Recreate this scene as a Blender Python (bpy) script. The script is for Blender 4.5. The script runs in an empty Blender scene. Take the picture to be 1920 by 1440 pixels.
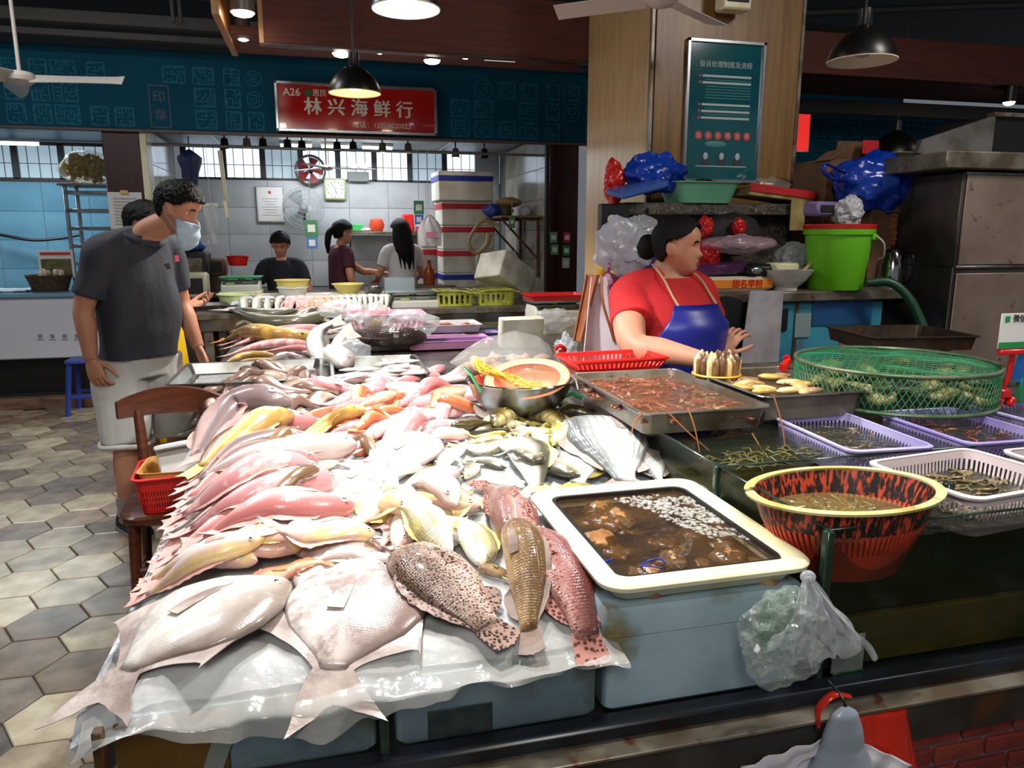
import bpy, math, random
from mathutils import Vector as V, Matrix as MX, noise as NZ
S = bpy.context.scene
COL = S.collection
R = random.Random(7)
PI = math.pi
# ---------------------------------------------------------------- camera, world, exposure, large lights
F, CAMH = 1400.0, 1.45
PITCH = math.atan((720 - 441) / F)
YAW = math.atan((960 - 600) / math.hypot(F, 720 - 441))
cam = bpy.data.cameras.new('camera')
cam.sensor_width = 36.0
cam.lens = F / 1920 * 36.0
cam.clip_start = 0.05
camo = bpy.data.objects.new('camera', cam)
camo.location = (0, 0, CAMH)
camo.rotation_euler = (PI / 2 - PITCH, 0, -YAW)
COL.objects.link(camo)
S.camera = camo
S.view_settings.view_transform = 'Standard'
S.view_settings.look = 'None'
S.view_settings.gamma = 1.0
S.view_settings.use_curve_mapping = False
S.view_settings.exposure = 0.0
w = bpy.data.worlds.new('world')
S.world = w
w.use_nodes = True
w.node_tree.nodes['Background'].inputs[0].default_value = (0.82, 0.9, 1.0, 1)
w.node_tree.nodes['Background'].inputs[1].default_value = 0.16

def light(name, kind, loc, power, col=(1, 1, 1), size=0.1, target=None, angle=None, blend=0.5, sy=None, parent=None):
    d = bpy.data.lights.new(name, kind)
    d.energy = power
    d.color = col
    if kind == 'AREA':
        d.size = size
        if sy:
            d.shape = 'RECTANGLE'
            d.size_y = sy
    else:
        d.shadow_soft_size = size
    if kind == 'SPOT':
        d.spot_size = math.radians(angle)
        d.spot_blend = blend
    o = bpy.data.objects.new(name, d)
    COL.objects.link(o)
    o.location = loc
    if target:
        o.rotation_euler = (V(target) - V(loc)).to_track_quat('-Z', 'Y').to_euler()
    if parent:
        o.parent = parent
    return o
# shop tubes, then hall and stall fill lights added without fixtures
light('shop_tube_light', 'AREA', (.3, 8.5, 2.30), 34, (.92, .97, 1), 1.6, (.3, 8.5, 0), sy=.3)
light('blue_shop_light', 'AREA', (-2.8, 8.2, 2.3), 26, (.78, .92, 1), 1.4, (-2.8, 8.3, 0), sy=.4)
light('hall_fill', 'AREA', (-2.2, 4.2, 3.4), 60, (.96, .97, 1), .5, (-2.0, 4.2, 0), sy=1.6)
light('hall_fill', 'AREA', (3.2, 1.2, 3.4), 60, (1, .95, .88), .5, (3.0, 1.5, 0), sy=1.2)  # added fill that brightens the right side and the steel cabinet
light('hall_fill', 'AREA', (-.5, -1.5, 3.3), 70, (1, .96, .9), .6, (0, 1.2, .3), sy=1.2)  # added fill from behind the camera, lifts the front boxes
light('stall_fill', 'SPOT', (.2, 5.3, 2.5), 45, (1, .98, .95), .06, (.1, 5.2, 0), 130, .6)  # added spot fill above the tables, with no lamp body
light('stall_fill', 'SPOT', (.2, 6.5, 2.25), 40, (1, .98, .95), .06, (.2, 6.4, 0), 130, .6)

# ---------------------------------------------------------------- helpers
CP, SP, CY, SY = math.cos(PITCH), math.sin(PITCH), math.cos(YAW), math.sin(YAW)
def ray(px, py):
    x, y = px - 960, 720 - py
    f, v = F * CP + y * SP, y * CP - F * SP
    return V((x * CY + f * SY, -x * SY + f * CY, v))
def az(px, py, z):                       # the point of the horizontal plane z seen at a pixel
    r = ray(px, py)
    t = (z - CAMH) / r.z
    return V((r.x * t, r.y * t, z))
def ay(px, py, y):                       # the point of the upright plane Y=y seen at a pixel
    r = ray(px, py)
    t = y / r.y
    return V((r.x * t, y, CAMH + r.z * t))
def ax(px, py, x):
    r = ray(px, py)
    t = x / r.x
    return V((x, r.y * t, CAMH + r.z * t))
def lerp(a, b, t):
    return a + (b - a) * t
def sst(a, b, x):
    t = min(1, max(0, (x - a) / (b - a)))
    return t * t * (3 - 2 * t)
def itp(tab, x):
    if x <= tab[0][0]: return tab[0][1]
    for (a, va), (b, vb) in zip(tab, tab[1:]):
        if x <= b:
            t = (x - a) / (b - a)
            return va + (vb - va) * t
    return tab[-1][1]
def cat(pts, n):                         # Catmull-Rom through pts, n samples
    P = [V(p) for p in pts]
    P = [P[0] * 2 - P[1]] + P + [P[-1] * 2 - P[-2]]
    m = len(P) - 3
    out = []
    for i in range(n):
        u = i / (n - 1) * m
        k = min(int(u), m - 1)
        t = u - k
        a, b, c, d = P[k:k + 4]
        out.append(0.5 * ((2 * b) + (c - a) * t + (2 * a - 5 * b + 4 * c - d) * t * t + (3 * b - a - 3 * c + d) * t ** 3))
    return out
def basis(o):
    m = o.matrix_basis.copy()
    while o.parent:
        o = o.parent
        m = o.matrix_basis @ m
    return m
def nz(x, y, z=0.0):
    return NZ.noise(V((x, y, z)))

class MB:
    def __init__(s):
        s.v, s.f, s.uv = [], [], []
    def add(s, vs, fs, uv=None):
        n = len(s.v)
        s.v += [V(q) for q in vs]
        s.f += [tuple(i + n for i in q) for q in fs]
        s.uv += uv if uv else [(0, 0)] * len(vs)
        return s
    def box(s, c, d, b=0.002, rz=0, rx=0, ry=0):
        hx, hy, hz = d[0] / 2, d[1] / 2, d[2] / 2
        b = min(b, hx * .9, hy * .9, hz * .9)
        vs, idx = [], {}
        for sx in (-1, 1):
            for sy in (-1, 1):
                for sz in (-1, 1):
                    for k, q in enumerate(((hx, hy - b, hz - b), (hx - b, hy, hz - b), (hx - b, hy - b, hz))):
                        idx[sx, sy, sz, k] = len(vs)
                        vs.append(V((sx * q[0], sy * q[1], sz * q[2])))
        fs = []
        I = lambda a, k: idx[a[0], a[1], a[2], k]
        for k in range(3):
            i, j = [q for q in range(3) if q != k]
            for sg in (-1, 1):
                ring = []
                for (u, w_) in ((-1, -1), (1, -1), (1, 1), (-1, 1)):
                    a = [0, 0, 0]; a[k] = sg; a[i] = u; a[j] = w_
                    ring.append(I(a, k))
                if (sg > 0) == (k == 1): ring.reverse()
                fs.append(ring)
            for u in (-1, 1):
                for w_ in (-1, 1):
                    a = [0, 0, 0]; a[i] = u; a[j] = w_; a[k] = -1
                    c_ = list(a); c_[k] = 1
                    q = [I(a, i), I(c_, i), I(c_, j), I(a, j)]
                    if (u * w_ > 0) != (k == 1): q.reverse()
                    fs.append(q)
        for sx in (-1, 1):
            for sy in (-1, 1):
                for sz in (-1, 1):
                    q = [idx[sx, sy, sz, k] for k in range(3)]
                    if sx * sy * sz < 0: q.reverse()
                    fs.append(q)
        m = MX.Translation(V(c)) @ MX.Rotation(rz, 4, 'Z') @ MX.Rotation(ry, 4, 'Y') @ MX.Rotation(rx, 4, 'X')
        return s.add([m @ q for q in vs], fs)
    def loft(s, rings, c0=True, c1=True, uvs=None, close=True):
        n = len(rings[0])
        vs = [q for r in rings for q in r]
        fs = []
        for i in range(len(rings) - 1):
            for j in range(n if close else n - 1):
                k = (j + 1) % n
                fs.append((i * n + j, i * n + k, (i + 1) * n + k, (i + 1) * n + j))
        if c0: fs.append(tuple(range(n))[::-1])
        if c1: fs.append(tuple((len(rings) - 1) * n + j for j in range(n)))
        return s.add(vs, fs, uvs)
    def tube(s, pts, r, n=8, cap=True, flat=1.0, sm=0):
        P = cat(pts, sm) if sm else [V(q) for q in pts]
        if not hasattr(r, '__len__'): r = [r] * len(P)
        elif sm: r = [itp([(i / (len(r) - 1), q) for i, q in enumerate(r)], k / (sm - 1)) for k in range(sm)]
        rings, N = [], None
        for i, q in enumerate(P):
            T = (P[min(i + 1, len(P) - 1)] - P[max(i - 1, 0)])
            if T.length < 1e-9: T = V((0, 0, 1))
            T.normalize()
            if N is None:
                N = V((0, 0, 1)) if abs(T.z) < .9 else V((1, 0, 0))
            N = (N - T * N.dot(T)).normalized()
            B = T.cross(N)
            rings.append([q + (B * math.cos(2 * PI * k / n) + N * math.sin(2 * PI * k / n) * flat) * r[i] for k in range(n)])
        return s.loft(rings, cap, cap)
    def cyl(s, p0, p1, r0, r1=None, n=16, cap=True):
        return s.tube([p0, p1], [r0, r0 if r1 is None else r1], n, cap)
    def lathe(s, prof, n=32, c=(0, 0, 0), sx=1, sy=1, cap=True, fn=None):
        rings = []
        for r, z in prof:
            rings.append([V((c[0] + sx * r * math.cos(2 * PI * k / n), c[1] + sy * r * math.sin(2 * PI * k / n), c[2] + z)) for k in range(n)])
        if fn: rings = [[fn(q) for q in r] for r in rings]
        return s.loft(rings, cap and prof[0][0] > 1e-6, cap and prof[-1][0] > 1e-6)
    def ball(s, c, r, n=12, m=8, fn=None):
        if not hasattr(r, '__len__'): r = (r, r, r)
        rings = []
        for i in range(m + 1):
            a = -PI / 2 + PI * i / m
            ca = max(math.cos(a), 1e-3)
            ring = [V((r[0] * ca * math.cos(2 * PI * k / n), r[1] * ca * math.sin(2 * PI * k / n), r[2] * math.sin(a))) for k in range(n)]
            if fn: ring = [fn(q) for q in ring]
            rings.append([V(c) + q for q in ring])
        return s.loft(rings)
    def prism(s, poly, h, m=None):       # poly in local xy, extruded h along z, placed by matrix m
        n = len(poly)
        vs = [V((x, y, 0)) for x, y in poly] + [V((x, y, h)) for x, y in poly]
        if m is not None: vs = [m @ q for q in vs]
        fs = [tuple(range(n))[::-1], tuple(range(n, 2 * n))] + [(i, (i + 1) % n, n + (i + 1) % n, n + i) for i in range(n)]
        return s.add(vs, fs)
    def sheet(s, nu, nv, fn, th=0.0, uvs=None):   # grid surface fn(u,v); th>0 makes it a closed thin solid
        P = [[V(fn(i / nu, j / nv)) for j in range(nv + 1)] for i in range(nu + 1)]
        A = [q for r in P for q in r]
        id_ = lambda i, j: i * (nv + 1) + j
        fs = [(id_(i, j), id_(i + 1, j), id_(i + 1, j + 1), id_(i, j + 1)) for i in range(nu) for j in range(nv)]
        uv = [(i / nu, j / nv) for i in range(nu + 1) for j in range(nv + 1)]
        if not th: return s.add(A, fs, uv)
        Bk = []
        for i in range(nu + 1):
            for j in range(nv + 1):
                du = P[min(i + 1, nu)][j] - P[max(i - 1, 0)][j]
                dv = P[i][min(j + 1, nv)] - P[i][max(j - 1, 0)]
                nn = du.cross(dv)
                nn = nn.normalized() if nn.length > 1e-12 else V((0, 0, 1))
                Bk.append(P[i][j] - nn * th)
        N = len(A)
        fs += [tuple(q + N for q in reversed(f)) for f in fs]
        edge = [id_(i, 0) for i in range(nu + 1)] + [id_(nu, j) for j in range(1, nv + 1)] + [id_(i, nv) for i in range(nu - 1, -1, -1)] + [id_(0, j) for j in range(nv - 1, 0, -1)]
        for a, b in zip(edge, edge[1:] + edge[:1]):
            fs.append((b, a, a + N, b + N))
        return s.add(A + Bk, fs, uv * 2)
    def xf(s, m, start=0):
        for i in range(start, len(s.v)): s.v[i] = m @ s.v[i]
        return s
    def mesh(s, name, mat, smooth=True, ang=40):
        me = bpy.data.meshes.new(name)
        me.from_pydata([tuple(q) for q in s.v], [], s.f)
        if any(u != (0, 0) for u in s.uv):
            L = me.uv_layers.new(name='UVMap')
            vi = [0] * len(me.loops)
            me.loops.foreach_get('vertex_index', vi)
            L.data.foreach_set('uv', [c for i in vi for c in s.uv[i]])
        if mat: me.materials.append(mat)
        if smooth:
            me.shade_smooth()
            if ang < 180: me.set_sharp_from_angle(angle=math.radians(ang))
        me.update()
        return me
    def build(s, name, mat, parent=None, world=True, smooth=True, ang=40):
        loc = None
        if parent is None:
            lo = [min(q[i] for q in s.v) for i in range(3)]
            hi = [max(q[i] for q in s.v) for i in range(3)]
            loc = V(((lo[0] + hi[0]) / 2, (lo[1] + hi[1]) / 2, lo[2]))
            s.v = [q - loc for q in s.v]
        elif world:
            m = basis(parent).inverted()
            s.v = [m @ q for q in s.v]
        o = bpy.data.objects.new(name, s.mesh(name, mat, smooth, ang))
        COL.objects.link(o)
        if loc is not None: o.location = loc
        if parent is not None: o.parent = parent
        return o

def tag(o, label=None, cat_=None, group=None, kind=None):
    if label: o['label'] = label
    if cat_: o['category'] = cat_
    if group: o['group'] = group
    if kind: o['kind'] = kind
    return o
def thing(name, label, cat_, loc=(0, 0, 0), rz=0, group=None):
    o = bpy.data.objects.new(name, None)
    o.empty_display_size = 0.05
    COL.objects.link(o)
    o.location = loc
    o.rotation_euler = (0, 0, rz)
    return tag(o, label, cat_, group)
def struct(mb, name, mat, **k):
    return tag(mb.build(name, mat, **k), kind='structure')
def one(mb, name, mat, label, cat_, group=None, **k):
    return tag(mb.build(name, mat, **k), label, cat_, group)
def copy_tree(o, parent=None):
    c = o.copy()
    COL.objects.link(c)
    if parent: c.parent = parent
    for ch in list(o.children): copy_tree(ch, c)
    return c
def fuse(mb, voxel, it=4, fac=0.5):      # one continuous skin from overlapping volumes
    me = mb.mesh('tmp', None, False)
    o = bpy.data.objects.new('tmp', me)
    COL.objects.link(o)
    r = o.modifiers.new('r', 'REMESH'); r.mode = 'VOXEL'; r.voxel_size = voxel
    if it:
        q = o.modifiers.new('s', 'SMOOTH'); q.iterations = it; q.factor = fac
    dg = bpy.context.evaluated_depsgraph_get()
    ev = o.evaluated_get(dg).to_mesh()
    out = MB()
    out.add([q.co.copy() for q in ev.vertices], [tuple(p.vertices) for p in ev.polygons])
    bpy.data.objects.remove(o)
    return out
def text(body, size, loc, mat, parent, rx=PI / 2, rz=0, name='lettering', ext=0.0006, sx=1.0, align='CENTER', bold=0.0):
    c = bpy.data.curves.new(name, 'FONT')
    c.body = body; c.size = size; c.extrude = ext; c.align_x = align; c.align_y = 'CENTER'; c.offset = bold
    c.resolution_u = 2
    o = bpy.data.objects.new(name, c)
    COL.objects.link(o)
    dg = bpy.context.evaluated_depsgraph_get()
    me = bpy.data.meshes.new_from_object(o.evaluated_get(dg))
    bpy.data.objects.remove(o)
    m = MX.Translation(V(loc)) @ MX.Rotation(rz, 4, 'Z') @ MX.Rotation(rx, 4, 'X') @ MX.Diagonal((sx, 1, 1, 1))
    if parent: m = basis(parent).inverted() @ m
    me.transform(m)
    me.materials.clear(); me.materials.append(mat)
    t = bpy.data.objects.new(name, me)
    COL.objects.link(t)
    if parent: t.parent = parent
    return t

# ---------------------------------------------------------------- materials
def sc(r, g, b):                          # sRGB 0-255 to linear
    f = lambda c: (c / 255 / 12.92) if c / 255 <= .04045 else ((c / 255 + .055) / 1.055) ** 2.4
    return (f(r), f(g), f(b), 1)
def mat_base(name):
    m = bpy.data.materials.new(name)
    m.use_nodes = True
    nt = m.node_tree
    return m, nt, nt.nodes['Principled BSDF']
def M(name, c, rough=.5, metal=0, c2=None, scale=6, detail=3, lo=.4, hi=.62, bump=0, bscale=None, spec=.5, trans=0, alpha=1, emit=None, es=1, stretch=(1, 1, 1), coat=0, sss=0, c3=None, scale3=30, lo3=.6, hi3=.68, gen=False):
    m, nt, b = mat_base(name)
    N, L = nt.nodes, nt.links
    b.inputs['Roughness'].default_value = rough
    b.inputs['Metallic'].default_value = metal
    b.inputs['Specular IOR Level'].default_value = spec
    b.inputs['Transmission Weight'].default_value = trans
    b.inputs['Alpha'].default_value = alpha
    b.inputs['Coat Weight'].default_value = coat
    if sss:
        b.inputs['Subsurface Weight'].default_value = sss
        b.inputs['Subsurface Radius'].default_value = (.02, .01, .006)
    b.inputs['Base Color'].default_value = sc(*c)
    if emit:
        b.inputs['Emission Color'].default_value = sc(*emit)
        b.inputs['Emission Strength'].default_value = es
    if c2 or bump or c3:
        tc = N.new('ShaderNodeTexCoord'); mp = N.new('ShaderNodeMapping')
        mp.inputs['Scale'].default_value = stretch
        L.new(tc.outputs['Generated' if gen else 'Object'], mp.inputs[0])
        def ntex(s_, d_):
            t = N.new('ShaderNodeTexNoise')
            t.inputs['Scale'].default_value = s_; t.inputs['Detail'].default_value = d_
            L.new(mp.outputs[0], t.inputs[0])
            return t
        last = None
        if c2:
            t = ntex(scale, detail); r = N.new('ShaderNodeMapRange')
            r.inputs[1].default_value = lo; r.inputs[2].default_value = hi
            L.new(t.outputs[0], r.inputs[0])
            x = N.new('ShaderNodeMix'); x.data_type = 'RGBA'
            x.inputs[6].default_value = sc(*c); x.inputs[7].default_value = sc(*c2)
            L.new(r.outputs[0], x.inputs[0]); last = x.outputs[2]
        if c3:
            t = ntex(scale3, 4); r = N.new('ShaderNodeMapRange')
            r.inputs[1].default_value = lo3; r.inputs[2].default_value = hi3
            L.new(t.outputs[0], r.inputs[0])
            x = N.new('ShaderNodeMix'); x.data_type = 'RGBA'
            x.inputs[6].default_value = sc(*c); x.inputs[7].default_value = sc(*c3)
            if last: L.new(last, x.inputs[6])
            L.new(r.outputs[0], x.inputs[0]); last = x.outputs[2]
        if last: L.new(last, b.inputs['Base Color'])
        if bump:
            t = ntex(bscale or scale * 3, 4); bp = N.new('ShaderNodeBump')
            bp.inputs['Strength'].default_value = bump; bp.inputs['Distance'].default_value = .01
            L.new(t.outputs[0], bp.inputs['Height']); L.new(bp.outputs[0], b.inputs['Normal'])
    return m
def wood(name, a, b_, rough=.4, st=(1, 1, 14), scale=3, bump=.05):
    return M(name, a, rough, c2=b_, scale=scale, detail=6, stretch=st, bump=bump, lo=.3, hi=.7)

m_steel = M('steel', (150, 152, 150), .28, .9, (105, 100, 90), 5, bump=.03)
m_steeld = M('dull_steel', (138, 132, 120), .4, .55, (100, 88, 70), 7, c3=(94, 56, 30), scale3=22, lo3=.62, hi3=.72)
m_chrome = M('chrome', (190, 190, 190), .12, 1)
m_black = M('black_metal', (18, 17, 17), .4)
m_dark = M('dark', (26, 24, 23), .6)
m_white = M('white_paint', (205, 205, 203), .45)
m_cream = M('cream_plastic', (226, 221, 190), .32, c2=(205, 194, 140), scale=7, lo=.5, hi=.75)
m_foam = M('foam', (222, 220, 208), .8, c2=(190, 184, 160), scale=6, bump=.15, bscale=120)
m_paper = M('paper', (215, 214, 212), .8)
m_blueband = M('blue_tape', (28, 48, 150), .4)
m_redband = M('red_tape', (190, 30, 36), .45)
m_red = M('red_plastic', (205, 28, 24), .32, spec=.6)
m_brown = wood('brown_wood', (62, 27, 18), (42, 17, 12), .35, (14, 14, 1))
m_rope = M('rope', (190, 180, 120), .7)
m_ink = M('black_ink', (24, 24, 26), .6)
m_gold = M('brass_lip', (206, 170, 100), .4)
# ================================================================ STRUCTURE
m_grout = M('grout', (92, 86, 78), .7, c2=(60, 55, 50), scale=9)
fl = struct(MB().box((0, 5.5, -.03), (16, 15, .05), .001), 'floor', m_grout)
tile_m = [M('floor_tile_%d' % i, a, .26, c2=b, scale=9, detail=5, bump=.12, bscale=14, spec=.6) for i, (a, b) in enumerate((
    ((176, 164, 138), (150, 136, 110)), ((140, 122, 102), (116, 100, 84)), ((126, 110, 94), (104, 92, 78)), ((158, 144, 122), (130, 116, 98)), ((190, 180, 156), (168, 154, 126)), ((132, 120, 108), (108, 98, 88))))]
hs = .1475
def hexmesh(mat, name):
    mb = MB(); r = hs - .003
    a = [(r * math.cos(k * PI / 3), r * math.sin(k * PI / 3)) for k in range(6)]
    b_ = [(x * .97, y * .97) for x, y in a]
    mb.loft([[V((x, y, -.006)) for x, y in a], [V((x, y, .0015)) for x, y in a], [V((x, y, .004)) for x, y in b_]], False, True)
    return mb.mesh(name, mat, False)
hexes = [hexmesh(m, 'tile') for m in tile_m]
tr = random.Random(3)
pit = hs * math.sqrt(3)
cells = []
for i in range(-16, 6):
    for j in range(-8, 19):
        x = -1.077 + i * hs * 1.5
        y = 2.968 + j * pit + (pit / 2 if i % 2 else 0)
        if y > 6.95 or y < 1.0 or x > -.3: continue
        u = x * CY - y * SY; f_ = x * SY + y * CY
        if u / max(f_, .1) < -.82: continue
        cells.append((y, x))
cells.sort()
for y, x in cells[:300]:
    o = bpy.data.objects.new('tile', tr.choice(hexes))
    COL.objects.link(o); o.parent = fl
    o.location = (x, y - 5.5, .056 + tr.uniform(-.0006, .0006)); o.rotation_euler = (tr.uniform(-.002, .002), tr.uniform(-.002, .002), tr.choice(range(6)) * PI / 3)
# step below the freezer
struct(MB().box((-2.6, 7.02, .05), (2.6, .12, .1), .006), 'trim_1', M('step_stone', (122, 92, 70), .5, c2=(90, 66, 50), scale=5, stretch=(1, 6, 6)))

m_ceil = M('ceiling_dark', (26, 25, 24), .8, c2=(18, 17, 17), scale=2)
struct(MB().box((1, 4, 3.62), (15, 17, .1), .001), 'ceiling', m_ceil)
m_duct = M('duct_grey', (70, 68, 66), .6, .2)
def conduit(p0, p1, r, box=None, mat=m_duct):
    mb = MB()
    if box: mb.box((V(p0) + V(p1)) / 2, ((V(p1) - V(p0)).length, box[0], box[1]), .004)
    else: mb.cyl(p0, p1, r, n=10)
    return mb
for i, (y, z, h) in enumerate(((6.75, 2.955, .05), (6.65, 3.05, .09), (6.3, 3.22, .14))):
    struct(conduit((-4, y, z), (5, y, z), 0, (.1, h)), 'trim_%d' % (2 + i), m_duct)
for i, (x, y, z0) in enumerate(((-.95, 6.2, 2.95), (-.9, 6.2, 2.95))):
    struct(MB().cyl((x, y, z0), (x, y, 3.6), .016, n=10), 'trim_%d' % (5 + i), m_duct)
for i, (x0, y0, x1, y1, z) in enumerate(((-1.9, 4.2, -.4, 5.6, 3.3), (.6, 3.2, 2.3, 5.2, 3.3), (1.5, 3.0, 2.6, 4.6, 3.42), (2.6, 6.2, 5.6, 5.0, 3.2), (3.0, 4.8, 5.8, 3.4, 3.3))):
    struct(MB().cyl((x0, y0, z), (x1, y1, z), .03, n=10), 'trim_%d' % (7 + i), m_duct)

# teal fascia above the shops, with printed seals
m_teal = M('teal_board', (10, 78, 100), .75, c2=(9, 70, 92), scale=1.2, spec=.15)
m_seal = M('seal_print', (34, 112, 134), .7, spec=.2)
m_sealr = M('seal_print_dark', (60, 60, 86), .5)
FY = 7.0
fas = struct(MB().box((1.4, FY + .05, 2.61), (9.2, .1, .64), .003), 'wall_fascia', m_teal)
def seal(mb, cx, cz, w_, h_, rr, round_=False, pos=None):
    g = lambda x, z, a, b: mb.box((cx + x, FY - .001, cz + z), (a, .003, b), .0002)
    t = .008
    if round_:
        n = 22
        for k in range(n):
            a = 2 * PI * k / n
            mb.box((cx + w_ / 2 * math.cos(a), FY - .001, cz + w_ / 2 * math.sin(a)), (t, .003, w_ * PI / n * 1.05), .0002, ry=-a)
        w_ *= .62; h_ = w_
    else:
        for s_ in (-1, 1):
            g(0, s_ * h_ / 2, w_, t); g(s_ * w_ / 2, 0, t, h_)
    nx, ny = max(3, int(w_ / .026)), max(3, int(h_ / .03))
    dx, dy = w_ * .84 / nx, h_ * .84 / ny
    for i in range(nx + 1):
        for j in range(ny + 1):
            x, z = -w_ * .42 + i * dx, -h_ * .42 + j * dy
            if i < nx and rr.random() < .55: g(x + dx / 2, z, dx, t)
            if j < ny and rr.random() < .45: g(x, z + dy / 2, t, dy)
sr = random.Random(11)
sb = MB()
x = -3.1
while x < 5.6:
    w_ = sr.uniform(.13, .19)
    for k, z in enumerate((2.40, 2.575, 2.745)):
        if sr.random() < .88 and not (-.36 < x < 1.12) and not (-1.36 < x < -1.1 and k < 2):
            seal(sb, x, z, w_ * .92, .145 if k < 2 else .13, sr, sr.random() < .15)
    x += w_ + .045
tag(sb.build('printed_seals', m_seal, fas, ang=180, smooth=False), kind='stuff')
sb = MB()
for s_ in (-1, 1):
    sb.box((-1.23 + s_ * .075, FY - .001, 2.49), (.008, .003, .33), .0002); sb.box((-1.23, FY - .001, 2.49 + s_ * .165), (.158, .003, .008), .0002)
sb.build('printed_frame', m_sealr, fas, smooth=False)
text('印', .1, (-1.23, FY - .002, 2.56), m_sealr, fas); text('章', .1, (-1.23, FY - .002, 2.42), m_sealr, fas)
struct(MB().box((1.4, FY - .012, 2.292), (9.2, .05, .022), .003), 'trim_20', M('lip', (92, 70, 58), .5))
# shop posts
for n_, x0, x1 in ((21, -1.69, -1.41), (22, 2.14, 2.42)):
    struct(MB().box(((x0 + x1) / 2, FY + .06, 1.15), (x1 - x0, .12, 2.3), .004), 'trim_%d' % n_, m_brown)
struct(MB().box((-1.385, FY + .1, 1.15), (.05, .2, 2.3), .003), 'trim_23', m_cream)
struct(MB().box((2.115, FY + .03, 1.15), (.03, .06, 2.3), .003), 'trim_24', m_dark)

# shop interior: tiled walls, ceiling, windows
BY = 9.15
m_wt = M('white_tile', (176, 180, 184), .12, c2=(160, 164, 168), scale=2, spec=.6)
m_wb = M('blue_lit_tile', (120, 168, 190), .12, c2=(104, 152, 176), scale=2, spec=.6)
m_joint = M('joint', (120, 122, 124), .8)
m_wr = M('cream_tile', (190, 186, 174), .14, c2=(170, 164, 150), scale=2, spec=.6)
bw = struct(MB().box((.3, BY + .06, 1.03), (3.8, .1, 2.06), .001), 'wall_back', m_joint)
lw = struct(MB().box((-3.6, BY + .06, 1.0), (4.0, .1, 2.0), .001), 'wall_back_left', m_joint)
def tiles(wall, x0, x1, z0, z1, w_, h_, mat, y, axis='x', n0=0):
    mb = MB().box((0, 0, 0), (w_ - .004, .008, h_ - .004), .0015) if axis == 'x' else MB().box((0, 0, 0), (.008, w_ - .004, h_ - .004), .0015)
    me = mb.mesh('tile', mat, False)
    inv = basis(wall).inverted()
    z = z1 - h_ / 2
    while z > z0:
        x = x0 + w_ / 2
        while x < x1 - w_ * .3:
            o = bpy.data.objects.new('tile', me); COL.objects.link(o); o.parent = wall
            o.location = inv @ (V((x, y, z)) if axis == 'x' else V((y, x, z)))
            x += w_
        z -= h_
tiles(bw, -1.45, 2.16, .75, 2.06, .45, .3, m_wt, BY + .008)
tiles(lw, -4.2, -1.6, .7, 2.0, .45, .3, m_wb, BY + .008)
rw = struct(MB().box((2.22, 8.1, 1.2), (.1, 2.2, 2.4), .001), 'wall_right', m_joint)
tiles(rw, 7.1, 9.15, .6, 2.4, .45, .3, m_wr, 2.168, 'y')
pw = struct(MB().box((-1.55, 8.1, 1.2), (.1, 2.0, 2.4), .001), 'wall_left', m_joint)
tiles(pw, 7.2, 9.15, .6, 2.4, .45, .3, m_wr, -1.498, 'y')
for px_ in (-1.604,):
    tiles(pw, 7.2, 9.15, .6, 2.4, .45, .3, m_wb, px_, 'y')
struct(MB().box((.3, 8.2, 2.46), (3.9, 2.1, .06), .002), 'ceiling_shop', M('ceiling_panel', (150, 158, 164), .5, c2=(130, 138, 144), scale=1.5))
struct(MB().box((-3.7, 8.2, 2.46), (4.1, 2.1, .06), .002), 'ceiling_shop_left', M('ceiling_panel_b', (120, 146, 160), .4))
for x in (-1.0, 0.2, 1.4):
    struct(MB().box((x, 8.1, 2.425), (.02, 1.9, .012), .002), 'trim_%d' % (30 + int(x * 10 + 20)), m_white)
m_wframe = M('window_frame', (58, 60, 60), .5, .3)
m_pane = M('daylit_frosted_pane', (225, 235, 245), .5, emit=(214, 232, 255), es=1.5)
m_pane2 = M('dim_frosted_pane', (170, 185, 190), .6, emit=(180, 205, 220), es=.55)
m_bar = M('window_bars', (120, 122, 120), .5)
wi = 0
def window(x0, x1, z0, z1, n, mats):
    global wi
    wi += 1
    o = tag(MB().box(((x0 + x1) / 2, BY + .1, (z0 + z1) / 2), (x1 - x0, .01, z1 - z0), .001).build('window_%d' % wi, m_wframe), kind='structure')
    W = (x1 - x0) / n
    for k in range(n + 1):
        MB().box((x0 + k * W, BY + .06, (z0 + z1) / 2), (.06, .07, z1 - z0), .003).build('window_frame', m_wframe, o)
    for z in (z0, z1):
        MB().box(((x0 + x1) / 2, BY + .06, z), (x1 - x0, .07, .035), .003).build('window_frame', m_wframe, o)
    for k in range(n):
        MB().box((x0 + (k + .5) * W, BY + .075, (z0 + z1) / 2), (W - .06, .01, z1 - z0 - .03), .001).build('pane', mats[k % len(mats)], o)
        b = MB()
        for q in range(1, 4): b.box((x0 + (k + q / 4) * W, BY + .064, (z0 + z1) / 2), (.008, .008, z1 - z0 - .03), .001)
        b.box((x0 + (k + .5) * W, BY + .064, z0 + (z1 - z0) * .45), (W - .05, .008, .008), .001)
        b.build('bars', m_bar, o)
window(-1.42, 1.9, 2.07, 2.42, 8, (m_pane, m_pane, m_pane2, m_pane))
window(-4.4, -1.75, 2.03, 2.4, 6, (m_pane2, m_pane2))
struct(MB().box((2.0, BY + .06, 2.25), (.3, .1, .4), .001), 'wall_back_pier', m_wt)
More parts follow.
